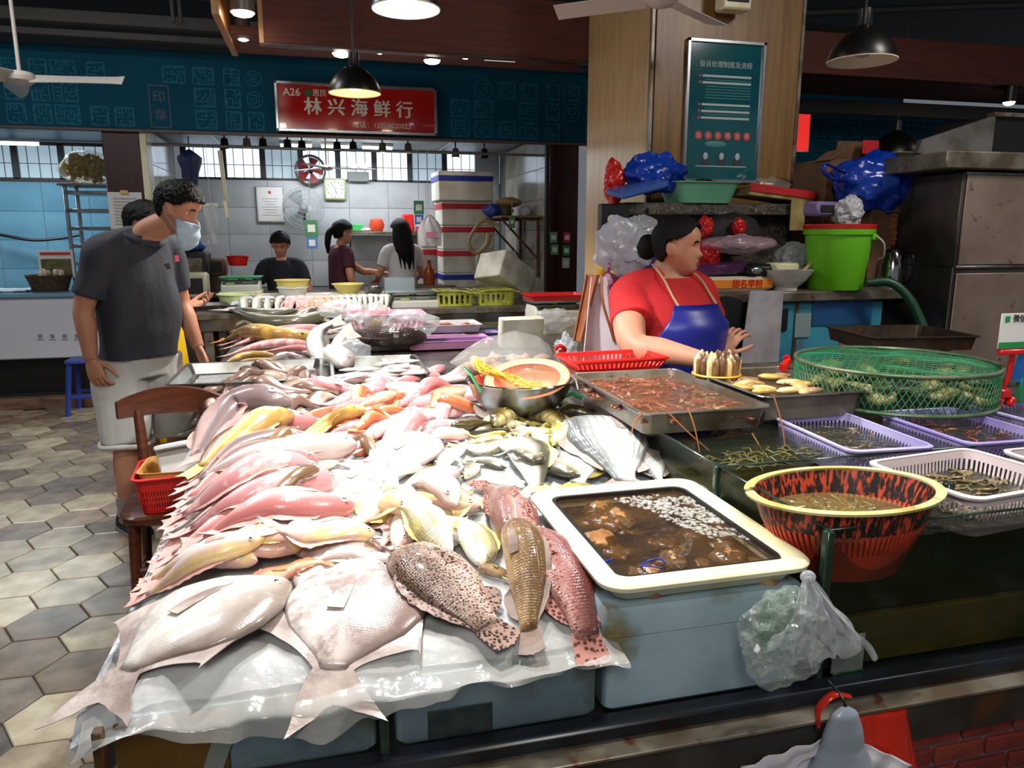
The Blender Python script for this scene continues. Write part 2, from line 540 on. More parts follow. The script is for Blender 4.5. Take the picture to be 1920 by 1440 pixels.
# far right: teal fascia further off, and the hall wall
struct(MB().box((5.4, 6.1, 1.05), (4.6, .1, 2.1), .002), 'wall_far', M('far_wall', (40, 92, 104), .5, c2=(30, 76, 90), scale=2))
ff = struct(MB().box((5.6, 6.0, 2.33), (5.0, .1, .56), .003), 'wall_far_fascia', m_teal)
sb = MB(); FYo = FY; FY = 5.95
for k in range(14):
    for z in (2.2, 2.36, 2.52): seal(sb, 3.25 + k * .17, z, .14, .13, sr)
FY = FYo
tag(sb.build('printed_seals', m_seal, ff, smooth=False), kind='stuff')

# wooden column with veneer panels
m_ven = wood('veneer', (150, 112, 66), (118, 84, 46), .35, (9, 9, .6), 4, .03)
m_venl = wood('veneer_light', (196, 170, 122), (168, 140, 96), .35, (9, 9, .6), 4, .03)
c0 = struct(MB().box((2.25, 4.5, 1.8), (.9, .98, 3.6), .002), 'wall_column', m_dark)
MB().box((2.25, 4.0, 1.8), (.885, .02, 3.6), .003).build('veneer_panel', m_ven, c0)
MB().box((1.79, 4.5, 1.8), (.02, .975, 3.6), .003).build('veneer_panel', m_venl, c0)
MB().box((1.79, 4.0, 1.8), (.024, .024, 3.6), .004).build('corner_strip', m_steeld, c0)
MB().box((2.705, 4.0, 1.8), (.024, .024, 3.6), .004).build('corner_strip', m_steeld, c0)

# hanging wooden beams over the aisle
m_wl = wood('light_edge', (176, 128, 76), (140, 98, 56), .4, (14, 14, 1))
m_bm = wood('beam_wood', (96, 40, 24), (68, 27, 17), .65, (.6, 9, 9), 4)
struct(MB().box((.78, 5.03, 2.76), (2.1, .06, .36), .003), 'trim_60', m_bm)
struct(MB().box((-.282, 5.03, 2.76), (.03, .075, .37), .003), 'trim_61', m_wl)
struct(MB().box((.7, 5.32, 2.66), (2.34, .5, .05), .003), 'trim_62', m_bm)
struct(MB().box((-.49, 5.1, 2.78), (.04, 1.0, .32), .003), 'trim_63', m_wl)
struct(MB().box((-.38, 5.0, 2.98), (.25, 1.1, .03), .003), 'trim_64', m_bm)
struct(MB().box((.78, 5.03, 2.575), (2.1, .07, .012), .002), 'trim_65', m_brown)
struct(MB().box((4.6, 4.6, 2.62), (3.6, .08, .26), .003), 'trim_66', m_bm)
struct(MB().box((4.6, 4.9, 2.5), (3.6, .5, .04), .003), 'trim_67', m_bm)
struct(MB().box((4.6, 5.3, 2.42), (3.6, .1, .1), .003), 'trim_68', m_duct)
# ================================================================ LAMPS
m_shade_in = M('lamp_inner', (235, 225, 200), .5)
m_shade_out = M('lamp_outer', (16, 15, 15), .35)
m_bulb = M('bulb_lit', (255, 255, 255), .5, emit=(225, 240, 255), es=14)
m_bulbw = M('bulb_warm', (255, 240, 210), .5, emit=(255, 226, 190), es=10)
m_bulboff = M('bulb_off', (190, 185, 170), .3)
def pendant(x, y, z, label, power=0, col=(.9, .96, 1), r=.135, bulb=None, inner=m_shade_in, lit=True, ceil=3.57, angle=None):
    t = thing('pendant_lamp', label, 'lamp', (x, y, z), group='black dome pendant lamps')
    h = r * 1.0
    out = [(r, 0), (r * .99, h * .12), (r * .9, h * .38), (r * .7, h * .66), (r * .42, h * .88), (r * .2, h), (.03, h * 1.02), (.028, h + .07), (.0, h + .07)]
    MB().lathe(out, 40, cap=False).build('shade', m_shade_out, t, False)
    inn = [(r * .985, .0005), (r * .97, h * .12), (r * .88, h * .37), (r * .68, h * .64), (r * .4, h * .86), (0, h * .92)]
    MB().lathe(inn, 40, cap=False).build('shade_lining', inner, t, False)
    MB().lathe([(r, -.001), (r * 1.01, .003), (r * .985, .004), (r * .975, .001), (r, -.001)], 40, cap=False).build('rim', m_gold if not lit else m_shade_in, t, False)
    MB().lathe([(0, h * .1), (.03, h * .16), (.042, h * .36), (.034, h * .6), (.02, h * .85), (0, h * .9)], 20, cap=False).build('bulb', bulb or m_bulb, t, False)
    MB().cyl((0, 0, h + .06), (0, 0, ceil - z), .005, n=8).build('cord', m_black, t, False)
    if power:
        d = light('bulb_light', 'SPOT', (x, y, z + h * .02), power, col, .05, (x, y, 0), angle or 150, .35)
    return t
m_lin_b = M('lamp_inner_lit', (220, 240, 248), .5, emit=(170, 225, 245), es=.9)
pendant(.292, 2.5, 2.135, 'lit black dome pendant lamp with bright white inside, above the fish table', 138, (.93, .97, 1), .105, inner=m_lin_b, angle=112)
pendant(.222, 4.4, 2.21, 'black dome pendant lamp with yellowish inside hanging before the red sign', 150, (1, .95, .88), .142, lit=False, bulb=m_bulbw, angle=135)
pendant(.10, 1.75, 2.16, 'lit pendant lamp over the front of the fish table', 108, (1, .97, .93), .105, angle=125)
pendant(2.35, 3.02, 2.2, 'dim black pendant lamp right of the wooden column', 0, r=.145, bulb=m_bulboff)
pendant(4.25, 5.0, 2.05, 'dark pendant lamp far behind the steel hood', 0, r=.17, bulb=m_bulboff)
pendant(1.25, 1.25, 2.2, 'lit pendant lamp over the glass tanks', 62, (1, .94, .86), .105, angle=115)

m_spotlit = M('spot_lit', (255, 250, 245), .4, emit=(255, 236, 214), es=34)
m_spotcool = M('spot_cool', (245, 250, 255), .4, emit=(205, 235, 255), es=34)
def downlight(px, py, y, label, power, warm=True, r=.035, h=.1, tilt=0, body=m_black):
    p = ay(px, py, y)
    t = thing('spot_lamp', label, 'lamp', p, group='spot lamps below the wooden beam')
    MB().lathe([(r, 0), (r * 1.02, .01), (r, h), (r * .5, h + .015), (0, h + .015)], 24, cap=False).build('housing', body, t, False)
    MB().lathe([(r * .97, .003), (r * .8, -.012), (r * .4, -.02), (0, -.022)], 24, cap=False).build('lens', m_spotlit if warm else m_spotcool, t, False)
    if power: light('spot_light', 'SPOT', p - V((0, 0, .01)), power, (1, .93, .82) if warm else (.88, .95, 1), .03, p - V((0, 0, 1)), 110, .6)
    return t
m_alu = M('lamp_grey', (120, 115, 110), .4, .3)
downlight(455, 24, 4.75, 'upper of the two cylinder spot lamps at the end of the beam', 12, r=.066, body=m_alu)
downlight(456, 70, 5.2, 'lower of the two cylinder spot lamps at the end of the beam', 12, r=.045, body=m_alu)
downlight(640, 101, 5.15, 'silver spot lamp just above the black pendant lamp', 12, r=.058, body=m_alu)
downlight(712, 95, 5.3, 'small tilted spot lamp to the right above the black pendant lamp', 6, r=.03, h=.04)
downlight(810, 114, 5.2, 'warm round spot lamp above the red sign end', 14, r=.056, h=.05)
downlight(873, 104, 5.35, 'cool white spot lamp on the beam', 12, False, r=.046, h=.05)
downlight(1892, 192, 4.6, 'spot lamp at the right edge above the steel hood', 5, r=.04, h=.13)
one(MB().box(ay(940, 111, 5.3), (.22, .1, .01), .003), 'ceiling_panel', M('panel_glow', (230, 228, 225), .5, emit=(235, 230, 225), es=.5), 'small white flat panel under the wooden beam', 'panel')
# fluorescent tubes inside the shop
m_tube = M('tube_lit', (255, 255, 255), .4, emit=(240, 248, 255), es=7)
for i, (px, py, ln, lab) in enumerate(((556, 289, .34, 'leftmost fluorescent tube under the shop ceiling'), (632, 289, .34, 'middle fluorescent tube under the shop ceiling'), (708, 291, .34, 'rightmost fluorescent tube under the shop ceiling'))):
    p = ay(px, py, 8.6); p.z = 2.385
    t = thing('tube_light', lab, 'lamp', p)
    MB().box((0, 0, .028), (ln, .06, .03), .005).build('housing', m_white, t, False)
    MB().cyl((-ln / 2 + .01, 0, 0), (ln / 2 - .01, 0, 0), .016, n=12).build('tube', m_tube, t, False)
p = ay(8, 268, 8.4)
t = thing('tube_light', 'fluorescent tube in the blue shop at the left edge', 'lamp', p)
MB().box((0, 0, .028), (.6, .06, .03), .005).build('housing', m_white, t, False)
MB().cyl((-.29, 0, 0), (.29, 0, 0), .018, n=12).build('tube', m_tube, t, False)

# ceiling fan at the left
p = ay(38, 150, 5.6)
t = thing('ceiling_fan', 'white ceiling fan with long blades hanging at left', 'fan', p)
m_fanw = M('fan_white', (196, 190, 180), .4)
MB().lathe([(0, -.035), (.05, -.03), (.085, -.005), (.09, .02), (.075, .045), (.03, .055), (0, .055)], 32, cap=False).build('motor', m_fanw, t, False)
MB().cyl((0, 0, .05), (0, 0, 3.57 - p.z), .012, n=10).build('rod', m_fanw, t, False)
for k in range(3):
    a = math.radians(-8 + 120 * k)
    MB().sheet(10, 2, lambda u, v, a=a: MX.Rotation(a, 4, 'Z') @ V((.07 + u * .55, (v - .5) * (.1 + .03 * math.sin(u * PI)) * (1 if u < .97 else .6), .012 + (v - .5) * .06)), .004).build('blade', m_fanw, t, False)
# second fan, close above the column
p = ay(1240, -2, 3.4)
t = thing('ceiling_fan', 'white ceiling fan blade reaching into view at the top before the column', 'fan', p)
MB().lathe([(0, -.035), (.05, -.03), (.085, -.005), (.09, .02), (.075, .045), (.03, .055), (0, .055)], 32, cap=False).build('motor', m_fanw, t, False)
MB().cyl((0, 0, .05), (0, 0, 3.57 - p.z), .012, n=10).build('rod', m_fanw, t, False)
for k in range(3):
    a = math.radians(-90 + 120 * k)
    MB().sheet(10, 2, lambda u, v, a=a: MX.Rotation(a, 4, 'Z') @ V((.07 + u * .42, (v - .5) * .12, .0 + (v - .5) * .03 - u * .02)), .004).build('blade', m_fanw, t, False)
# loudspeaker on the column
t = thing('loudspeaker', 'small cream loudspeaker box mounted at the top of the column', 'speaker', ay(1374, 22, 3.9))
MB().box((0, 0, .09), (.17, .1, .18), .01).build('cabinet', m_cream, t, False)
MB().box((0, -.052, .1), (.13, .006, .13), .004).build('grille', m_dark, t, False)
MB().box((0, .07, .1), (.03, .05, .03), .003).build('bracket', m_dark, t, False)
# ================================================================ FISH TABLE
def bed(x, y):
    if y > 5.75: return .885
    if y > 3.2: return .80 - .7 * max(0, -.5 - x) ** 1.25
    z = .785 + .03 * sst(1.3, 2.0, y)
    z -= .7 * max(0, -.27 - x) ** 1.25
    z -= .9 * max(0, 1.16 - y) ** 1.15
    return max(z, .55)
GC, GX, GY = .012, -.75, .75
HM = {}
def hget(x, y):
    k = (int((x - GX) / GC), int((y - GY) / GC))
    v = HM.get(k)
    b = bed(x, y)
    return b if v is None else max(v, b)
def hput(x, y, z):
    k = (int((x - GX) / GC), int((y - GY) / GC))
    if HM.get(k, -1) < z: HM[k] = z
def onbed(px, py, dz=.02):
    z = .82
    for _ in range(6):
        p = az(px, py, z)
        z = .5 * z + .5 * (hget(p.x, p.y) + dz)
    return az(px, py, z)

T_IN = m_dark
tb = thing('display_table', 'low fish display table draped in plastic, its left side facing the chair', 'table', (0, 2.1, 0))
MB().box((.2, 2.31, .69), (1.2, 1.6, .09), .006).build('table_top', m_steeld, tb)
for x in (-.36, .78):
    for y in (1.5, 3.1): MB().box((x, y, .32), (.05, .05, .64), .004).build('leg', m_steeld, tb)
MB().box((-.38, 2.3, .42), (.012, 1.55, .46), .003).build('side_panel', m_dark, tb)

# crushed ice under a clear plastic sheet
m_sheet = M('plastic_sheet', (220, 220, 218), .12, alpha=.45, spec=.7, bump=.5, bscale=16, c2=(205, 203, 196), scale=5)
m_ice = M('crushed_ice', (214, 218, 222), .3, c2=(190, 196, 202), scale=18, bump=.8, bscale=45)
def sheet_z(x, y): return bed(x, y) - .004 + .006 * nz(x * 14, y * 14) + .004 * nz(x * 40, y * 40, 3)
ic = MB().sheet(44, 90, lambda u, v: V((lerp(-.40, .86, u), lerp(1.12, 3.1, v), min(sheet_z(lerp(-.40, .86, u), lerp(1.12, 3.1, v)) - .008, .9))), .03)
tag(ic.build('crushed_ice', m_ice), 'bed of crushed white ice on the front fish table', 'ice', kind='stuff')
HEM = [(0, .75), (.16, .73), (.3, .706), (.42, .69), (.5, .705), (.56, .728), (.72, .737), (1, .742)]
def sheetfn(u, v):
    x = lerp(-.385, .47, u)
    y = lerp(1.105, 3.1, max(0, v - .18) / .82)
    if v >= .18:
        return V((x, y, sheet_z(x, y)))
    s_ = (.18 - v) / .18
    ztop = sheet_z(x, 1.105); zb = itp(HEM, u) + .012 * nz(x * 22, 5)
    return V((x + .006 * math.sin(x * 60) * s_, 1.105 - .045 * math.sin(min(1, s_ * 2.2) * PI / 2) + .012 * s_ * math.sin(x * 38 + 2 * nz(x * 9, 1)), lerp(ztop, zb, s_ ** 1.4)))
ps = MB().sheet(90, 110, sheetfn)
one(ps, 'plastic_sheet', m_sheet, 'clear plastic sheet under the fish, hanging over the table front', 'plastic sheet')
def sheetl(u, v):
    y = lerp(1.28, 3.08, u)
    s_ = v
    x0 = -.382
    return V((x0 - .03 * s_ - .012 * s_ * math.sin(y * 30 + 3 * nz(y * 5, 2)), y, lerp(sheet_z(x0, y), .5 + .04 * nz(y * 4, 8), s_)))
one(MB().sheet(80, 14, sheetl, .0015), 'plastic_sheet', M('side_sheet', (190, 188, 182), .2, alpha=.85, bump=.4, bscale=14), 'dull plastic sheet hanging down the left side of the fish table', 'plastic sheet')

# ---------------------------------------------------------------- fish
def fishmat(name, back, side, belly, b0=.3, b1=.62, spot=None, patch=None, stripe=None, rough=.24, scales=.12, su=70, sv=40, mottle=None):
    m, nt, b = mat_base(name)
    N, L = nt.nodes, nt.links
    uv = N.new('ShaderNodeUVMap'); sp = N.new('ShaderNodeSeparateXYZ'); L.new(uv.outputs[0], sp.inputs[0])
    tc = N.new('ShaderNodeTexCoord')
    t = N.new('ShaderNodeTexNoise'); t.inputs['Scale'].default_value = 14; t.inputs['Detail'].default_value = 4
    L.new(tc.outputs['Object'], t.inputs[0])
    a = N.new('ShaderNodeMath'); a.operation = 'MULTIPLY_ADD'; a.inputs[1].default_value = .22; L.new(t.outputs[0], a.inputs[0]); L.new(sp.outputs[1], a.inputs[2])
    r = N.new('ShaderNodeValToRGB'); e = r.color_ramp.elements
    e[0].position = b0; e[0].color = sc(*belly); e[1].position = min(.99, b1 + .28); e[1].color = sc(*back)
    k = e.new(b1); k.color = sc(*side)
    L.new(a.outputs[0], r.inputs[0])
    last = r.outputs[0]
    def mix(fac, col, amt=1.0):
        nonlocal last
        x = N.new('ShaderNodeMix'); x.data_type = 'RGBA'; x.inputs[7].default_value = sc(*col)
        L.new(last, x.inputs[6])
        if amt != 1:
            q = N.new('ShaderNodeMath'); q.operation = 'MULTIPLY'; q.inputs[1].default_value = amt; L.new(fac, q.inputs[0]); fac = q.outputs[0]
        L.new(fac, x.inputs[0]); last = x.outputs[2]
    def rng(sock, lo, hi):
        q = N.new('ShaderNodeMapRange'); q.inputs[1].default_value = lo; q.inputs[2].default_value = hi
        L.new(sock, q.inputs[0]); return q.outputs[0]
    if mottle:
        t2 = N.new('ShaderNodeTexNoise'); t2.inputs['Scale'].default_value = mottle[1]; t2.inputs['Detail'].default_value = 5; t2.inputs['Roughness'].default_value = .65
        L.new(tc.outputs['Object'], t2.inputs[0]); mix(rng(t2.outputs[0], .46, .6), mottle[0], mottle[2])
    if spot:
        vo = N.new('ShaderNodeTexVoronoi'); vo.inputs['Scale'].default_value = spot[1]; vo.inputs['Randomness'].default_value = .8
        L.new(tc.outputs['Object'], vo.inputs[0]); mix(rng(vo.outputs[0], spot[2] + .1, spot[2] - .06), spot[0])
    if patch:
        t3 = N.new('ShaderNodeTexNoise'); t3.inputs['Scale'].default_value = patch[1]; t3.inputs['Detail'].default_value = 2
        L.new(tc.outputs['Object'], t3.inputs[0]); mix(rng(t3.outputs[0], .54, .64), patch[0], patch[2])
    if stripe:
        wv = N.new('ShaderNodeMath'); wv.operation = 'SINE'
        ml = N.new('ShaderNodeMath'); ml.operation = 'MULTIPLY'; ml.inputs[1].default_value = stripe[1]
        L.new(sp.outputs[stripe[3] if len(stripe) > 3 else 1], ml.inputs[0]); L.new(ml.outputs[0], wv.inputs[0]); mix(rng(wv.outputs[0], .3, .9), stripe[0], stripe[2])
    L.new(last, b.inputs['Base Color'])
    b.inputs['Roughness'].default_value = rough
    b.inputs['Coat Weight'].default_value = .25
    b.inputs['Coat Roughness'].default_value = .08
    if scales:
        mp = N.new('ShaderNodeMapping'); mp.inputs['Scale'].default_value = (su, sv, 1)
        L.new(uv.outputs[0], mp.inputs[0])
        vo = N.new('ShaderNodeTexVoronoi'); vo.inputs['Scale'].default_value = 1.0; vo.inputs['Randomness'].default_value = .35
        L.new(mp.outputs[0], vo.inputs[0])
        bp = N.new('ShaderNodeBump'); bp.inputs['Strength'].default_value = scales; bp.inputs['Distance'].default_value = .004
        L.new(vo.outputs[0], bp.inputs['Height']); L.new(bp.outputs[0], b.inputs['Normal'])
    return m
FM = dict(
    pink=fishmat('fish_pink', (196, 120, 118), (226, 168, 164), (236, 208, 202)),
    pinkgrey=fishmat('fish_pinkgrey', (120, 102, 100), (210, 168, 158), (232, 206, 196), .25, .5),
    rose=fishmat('fish_rose', (206, 142, 144), (224, 168, 166), (232, 192, 188), patch=((232, 196, 190), 20, .8)),
    orange=fishmat('fish_orange', (196, 106, 66), (222, 150, 104), (230, 196, 164), patch=((214, 120, 110), 16, .7)),
    yellow=fishmat('fish_yellow', (166, 128, 70), (216, 178, 100), (236, 212, 170), patch=((226, 188, 96), 9, .7)),
    tan=fishmat('fish_tan', (112, 84, 58), (146, 112, 80), (196, 160, 120), .15, .4),
    brown=fishmat('fish_brown', (110, 86, 74), (156, 126, 110), (206, 180, 164), .25, .55, mottle=((120, 96, 84), 22, .5), scales=.12),
    white=fishmat('fish_white', (196, 176, 170), (232, 222, 216), (240, 234, 228)),
    whiteyel=fishmat('fish_whiteyel', (206, 168, 156), (232, 214, 204), (240, 230, 222), patch=((234, 210, 110), 13, .55)),
    silver=fishmat('fish_silver', (84, 82, 66), (196, 194, 180), (236, 234, 226), .38, .6),
    silverdark=fishmat('fish_silverdark', (70, 66, 52), (136, 128, 100), (214, 206, 182), .3, .62),
    bream=fishmat('fish_bream', (96, 98, 98), (206, 208, 206), (238, 238, 234), .45, .68, stripe=((120, 122, 124), 70, .55), scales=.45, su=30, sv=22),
    breamgold=fishmat('fish_breamgold', (150, 140, 104), (224, 214, 190), (238, 234, 224), .4, .66, patch=((214, 196, 90), 12, .5), stripe=((186, 172, 120), 60, .4), scales=.45, su=30, sv=22),
    yelstripe=fishmat('fish_yelstripe', (136, 120, 34), (222, 212, 120), (238, 234, 200), .3, .6, stripe=((170, 160, 60), 40, .6, 0)),
    olive=fishmat('fish_olive', (66, 56, 26), (116, 100, 50), (190, 176, 120), .2, .45, stripe=((60, 50, 24), 50, .5, 0)),
    pomfret=fishmat('fish_pomfret', (136, 122, 112), (206, 196, 188), (232, 226, 220), .35, .72, mottle=((160, 148, 140), 16, .5), scales=.08, su=90, sv=70),
    pomfret2=fishmat('fish_pomfret2', (150, 132, 126), (206, 192, 186), (220, 210, 204), .3, .7, mottle=((128, 104, 98), 15, .75), scales=.08, su=90, sv=70),
    grouper=fishmat('fish_grouper', (124, 100, 86), (164, 136, 120), (206, 184, 172), .15, .5, spot=((56, 36, 28), 165, .36), scales=.5, su=70, sv=44, mottle=((190, 162, 146), 12, .5)),
    redgrouper=fishmat('fish_redgrouper', (118, 70, 68), (160, 104, 98), (190, 144, 136), .2, .55, spot=((140, 74, 66), 120, .34), scales=.5, su=70, sv=44, mottle=((122, 66, 64), 16, .7)),
    browngrouper=fishmat('fish_browngrouper', (112, 84, 44), (158, 120, 74), (204, 170, 120), .15, .5, mottle=((104, 72, 44), 13, .7), scales=.5, su=70, sv=44),
    mottled=fishmat('fish_mottled', (128, 88, 80), (168, 128, 118), (204, 170, 160), .2, .5, mottle=((124, 76, 68), 18, .7), scales=.4, su=70, sv=44),
    black=fishmat('fish_black', (58, 44, 42), (96, 78, 74), (140, 110, 108), .2, .6, scales=.8, su=40, sv=24),
    squid=fishmat('squid', (196, 160, 164), (216, 190, 190), (226, 206, 204), scales=0),
)
FINM = {}
def finmat(k, c, c2, alpha=1.0, spot=None):
    m = M('fin_' + k, c, .5, spec=.3, c2=c2, scale=16, alpha=alpha, bump=.2, bscale=40, stretch=(1, 1, 1))
    FINM[k] = m
finmat('pink', (222, 176, 168), (200, 150, 140)); finmat('yellow', (218, 198, 110), (224, 208, 140)); finmat('grey', (176, 164, 156), (146, 132, 124))
finmat('white', (222, 212, 204), (196, 186, 176)); finmat('brown', (128, 104, 90), (100, 80, 70)); finmat('olive', (130, 116, 56), (170, 160, 90)); finmat('orange', (220, 150, 96), (206, 120, 84))
FINM['spotted'] = fishmat('fin_spotted', (150, 124, 112), (150, 124, 112), (150, 124, 112), spot=((52, 34, 28), 130, .4), scales=0)
FINM['spottedred'] = fishmat('fin_spottedred', (170, 120, 110), (170, 120, 110), (170, 120, 110), spot=((88, 48, 42), 110, .4), scales=0)
FINM['dusk'] = M('fin_dusk', (186, 172, 164), .3, c2=(140, 122, 116), scale=12, bump=.15, bscale=50)
m_eyew = M('fish_eye', (196, 190, 176), .12, coat=.5); m_pup = M('fish_pupil', (14, 14, 18), .08, coat=.5)
SPEC = dict(
    croaker=dict(top=[(0, .006), (.04, .045), (.12, .075), (.25, .1), (.38, .105), (.55, .085), (.72, .045), (.82, .03)], bot=[(0, .006), (.04, .04), (.12, .07), (.25, .095), (.42, .1), (.55, .082), (.7, .045), (.82, .03)],
                 th=[(0, .012), (.05, .045), (.15, .07), (.3, .078), (.5, .066), (.7, .035), (.82, .014)], tl=.82, tail=('fan', .065, .03), dor=(.25, .75, .05), anal=(.5, .72, .04), pec=(.24, .14, .05)),
    bream=dict(top=[(0, .01), (.05, .075), (.12, .125), (.22, .165), (.34, .185), (.5, .165), (.64, .1), (.74, .048), (.8, .038)], bot=[(0, .01), (.05, .055), (.12, .09), (.22, .12), (.38, .15), (.52, .135), (.64, .085), (.74, .045), (.8, .038)],
               th=[(0, .012), (.06, .045), (.18, .07), (.34, .075), (.55, .055), (.7, .025), (.8, .012)], tl=.79, tail=('fork', .16, .11), dor=(.26, .7, .055), anal=(.52, .7, .05), pec=(.25, .2, .06)),
    pomfret=dict(top=[(0, .03), (.03, .08), (.09, .14), (.2, .23), (.34, .275), (.46, .27), (.56, .22), (.64, .13), (.7, .06), (.75, .04)], bot=[(0, .03), (.03, .08), (.09, .14), (.2, .22), (.34, .26), (.46, .25), (.56, .2), (.64, .12), (.7, .058), (.75, .04)],
                 th=[(0, .02), (.06, .05), (.2, .075), (.35, .075), (.5, .055), (.65, .025), (.75, .012)], tl=.71, tail=('fork', .17, .13), pec=(.24, .25, .1), falc=True),
    grouper=dict(top=[(0, .02), (.04, .07), (.12, .115), (.24, .15), (.36, .155), (.5, .14), (.64, .1), (.74, .068), (.82, .058)], bot=[(0, .03), (.04, .065), (.12, .1), (.24, .125), (.38, .13), (.52, .12), (.64, .085), (.74, .06), (.82, .052)],
                 th=[(0, .03), (.05, .07), (.15, .105), (.3, .115), (.5, .09), (.68, .05), (.82, .02)], tl=.8, tail=('fan', .078, -.03), dor=(.28, .76, .05), anal=(.55, .73, .06), pec=(.27, .15, .08)),
    slim=dict(top=[(0, .006), (.05, .04), (.15, .06), (.3, .072), (.5, .066), (.7, .04), (.84, .022)], bot=[(0, .006), (.05, .035), (.15, .06), (.3, .075), (.5, .065), (.7, .038), (.84, .022)],
              th=[(0, .01), (.06, .04), (.2, .06), (.4, .062), (.6, .045), (.84, .012)], tl=.83, tail=('fork', .1, .07), dor=(.35, .6, .03)),
)
class Fish:
    def __init__(s, sp, pts, N0=None, hs=1.0, flip=1, lift=.45, conform=True, ths=1.0, raise_=True, tiltk=1.0):
        s.sp = SPEC[sp]; s.hs = hs; s.ths = ths
        n = 25
        P = cat(pts, 60)
        d = [0]
        for a, b in zip(P, P[1:]): d.append(d[-1] + (b - a).length)
        s.L = d[-1]
        tab = list(zip(d, P))
        Q = []
        for i in range(n):
            x = s.L * i / (n - 1)
            for (a, pa), (b, pb) in zip(tab, tab[1:]):
                if x <= b + 1e-9:
                    Q.append(pa.lerp(pb, (x - a) / max(b - a, 1e-9))); break
            else: Q.append(P[-1].copy())
        sl = [0] * n
        if conform:
            zs = []
            for i, q in enumerate(Q):
                t = i / (n - 1)
                T = (Q[min(i + 1, n - 1)] - Q[max(i - 1, 0)]); T.z = 0
                T = T.normalized() if T.length > 1e-9 else V((1, 0, 0))
                D = V((-T.y, T.x, 0)) * flip
                a, b_ = s.hh(min(t, .8))
                hs_ = [hget(q.x + D.x * o, q.y + D.y * o) for o in (a * .75, a * .35, 0, -b_ * .35, -b_ * .75)]
                zs.append(.5 * sum(hs_) / 5 + .5 * max(hs_[1:4]) + lift * 2 * itp(s.sp['th'], min(t, .8)) * s.L * ths)
                sl[i] = max(-.6, min(.6, ((hs_[0] + hs_[1]) - (hs_[3] + hs_[4])) / max((a + b_) * 1.1, .01))) * tiltk
            for _ in range(16):
                zs = [zs[max(i - 1, 0)] * .25 + zs[i] * .5 + zs[min(i + 1, n - 1)] * .25 for i in range(n)]
            m = sum(sl) / n
            sl = [m * .7 + q * .3 for q in sl]
            for q, z in zip(Q, zs): q.z = z
        s.Q, s.T, s.N, s.D = Q, [], [], []
        for i in range(n):
            T = (Q[min(i + 1, n - 1)] - Q[max(i - 1, 0)]).normalized()
            up = V(N0) if N0 is not None else V((0, 0, 1))
            D = up.cross(T).normalized() * flip
            if conform: D = (D + V((0, 0, sl[i]))).normalized()
            Nn = T.cross(D) * flip
            s.T.append(T); s.D.append(D); s.N.append(Nn.normalized())
        if raise_ and conform:
            for i in range(n - 3):
                t = i / (n - 1)
                a, b_ = s.hh(min(t, .78))
                th = itp(s.sp['th'], min(t, .78)) * s.L * ths
                k = -b_
                while k <= a:
                    q = Q[i] + s.D[i] * k
                    rel = k / (a if k > 0 else b_) if (a if k > 0 else b_) > 1e-6 else 0
                    hput(q.x, q.y, q.z + th * .9 * math.sqrt(max(0, 1 - rel * rel)))
                    k += GC * .8
    def hh(s, t): return itp(s.sp['top'], t) * s.L * s.hs, itp(s.sp['bot'], t) * s.L * s.hs
    def at(s, t, h, n_=0):               # t along, h dorsal in metres, n_ along the upper side
        x = min(max(t, 0), 1) * (len(s.Q) - 1)
        i = min(int(x), len(s.Q) - 2); f = x - i
        return s.Q[i].lerp(s.Q[i + 1], f) + s.D[i].lerp(s.D[i + 1], f) * h + s.N[i].lerp(s.N[i + 1], f) * n_
    def body(s, ns=22, nr=14):
        mb = MB(); rings = []; uv = []
        tl = s.sp['tl'] + .02
        ts = [0, .012, .03, .055] + [lerp(.09, tl, k / (ns - 5)) for k in range(ns - 4)]
        for t in ts:
            a, b_ = s.hh(t); th = itp(s.sp['th'], t) * s.L * s.ths
            if t < .012: a *= .5; b_ *= .5; th *= .5
            if t < .2: th *= 1.04
            ring = []
            for k in range(nr):
                an = 2 * PI * k / nr
                c, si = math.cos(an), math.sin(an)
                ring.append(s.at(t, (a if c > 0 else b_) * c, th * math.copysign(abs(si) ** .9, si)))
                uv.append((t + .001, .5 + .5 * c))
            rings.append(ring)
        mb.loft(rings, uvs=uv)
        return mb
    def fin(s, fn, nu=8, nv=4, n0=0, th=.0012, rip=.0015):
        return MB().sheet(nu, nv, lambda u, v: s.at(*fn(u, v)[:2], n0 + (fn(u, v)[2] if len(fn(u, v)) > 2 else 0) + rip * math.sin(u * nu * PI) * v), th)
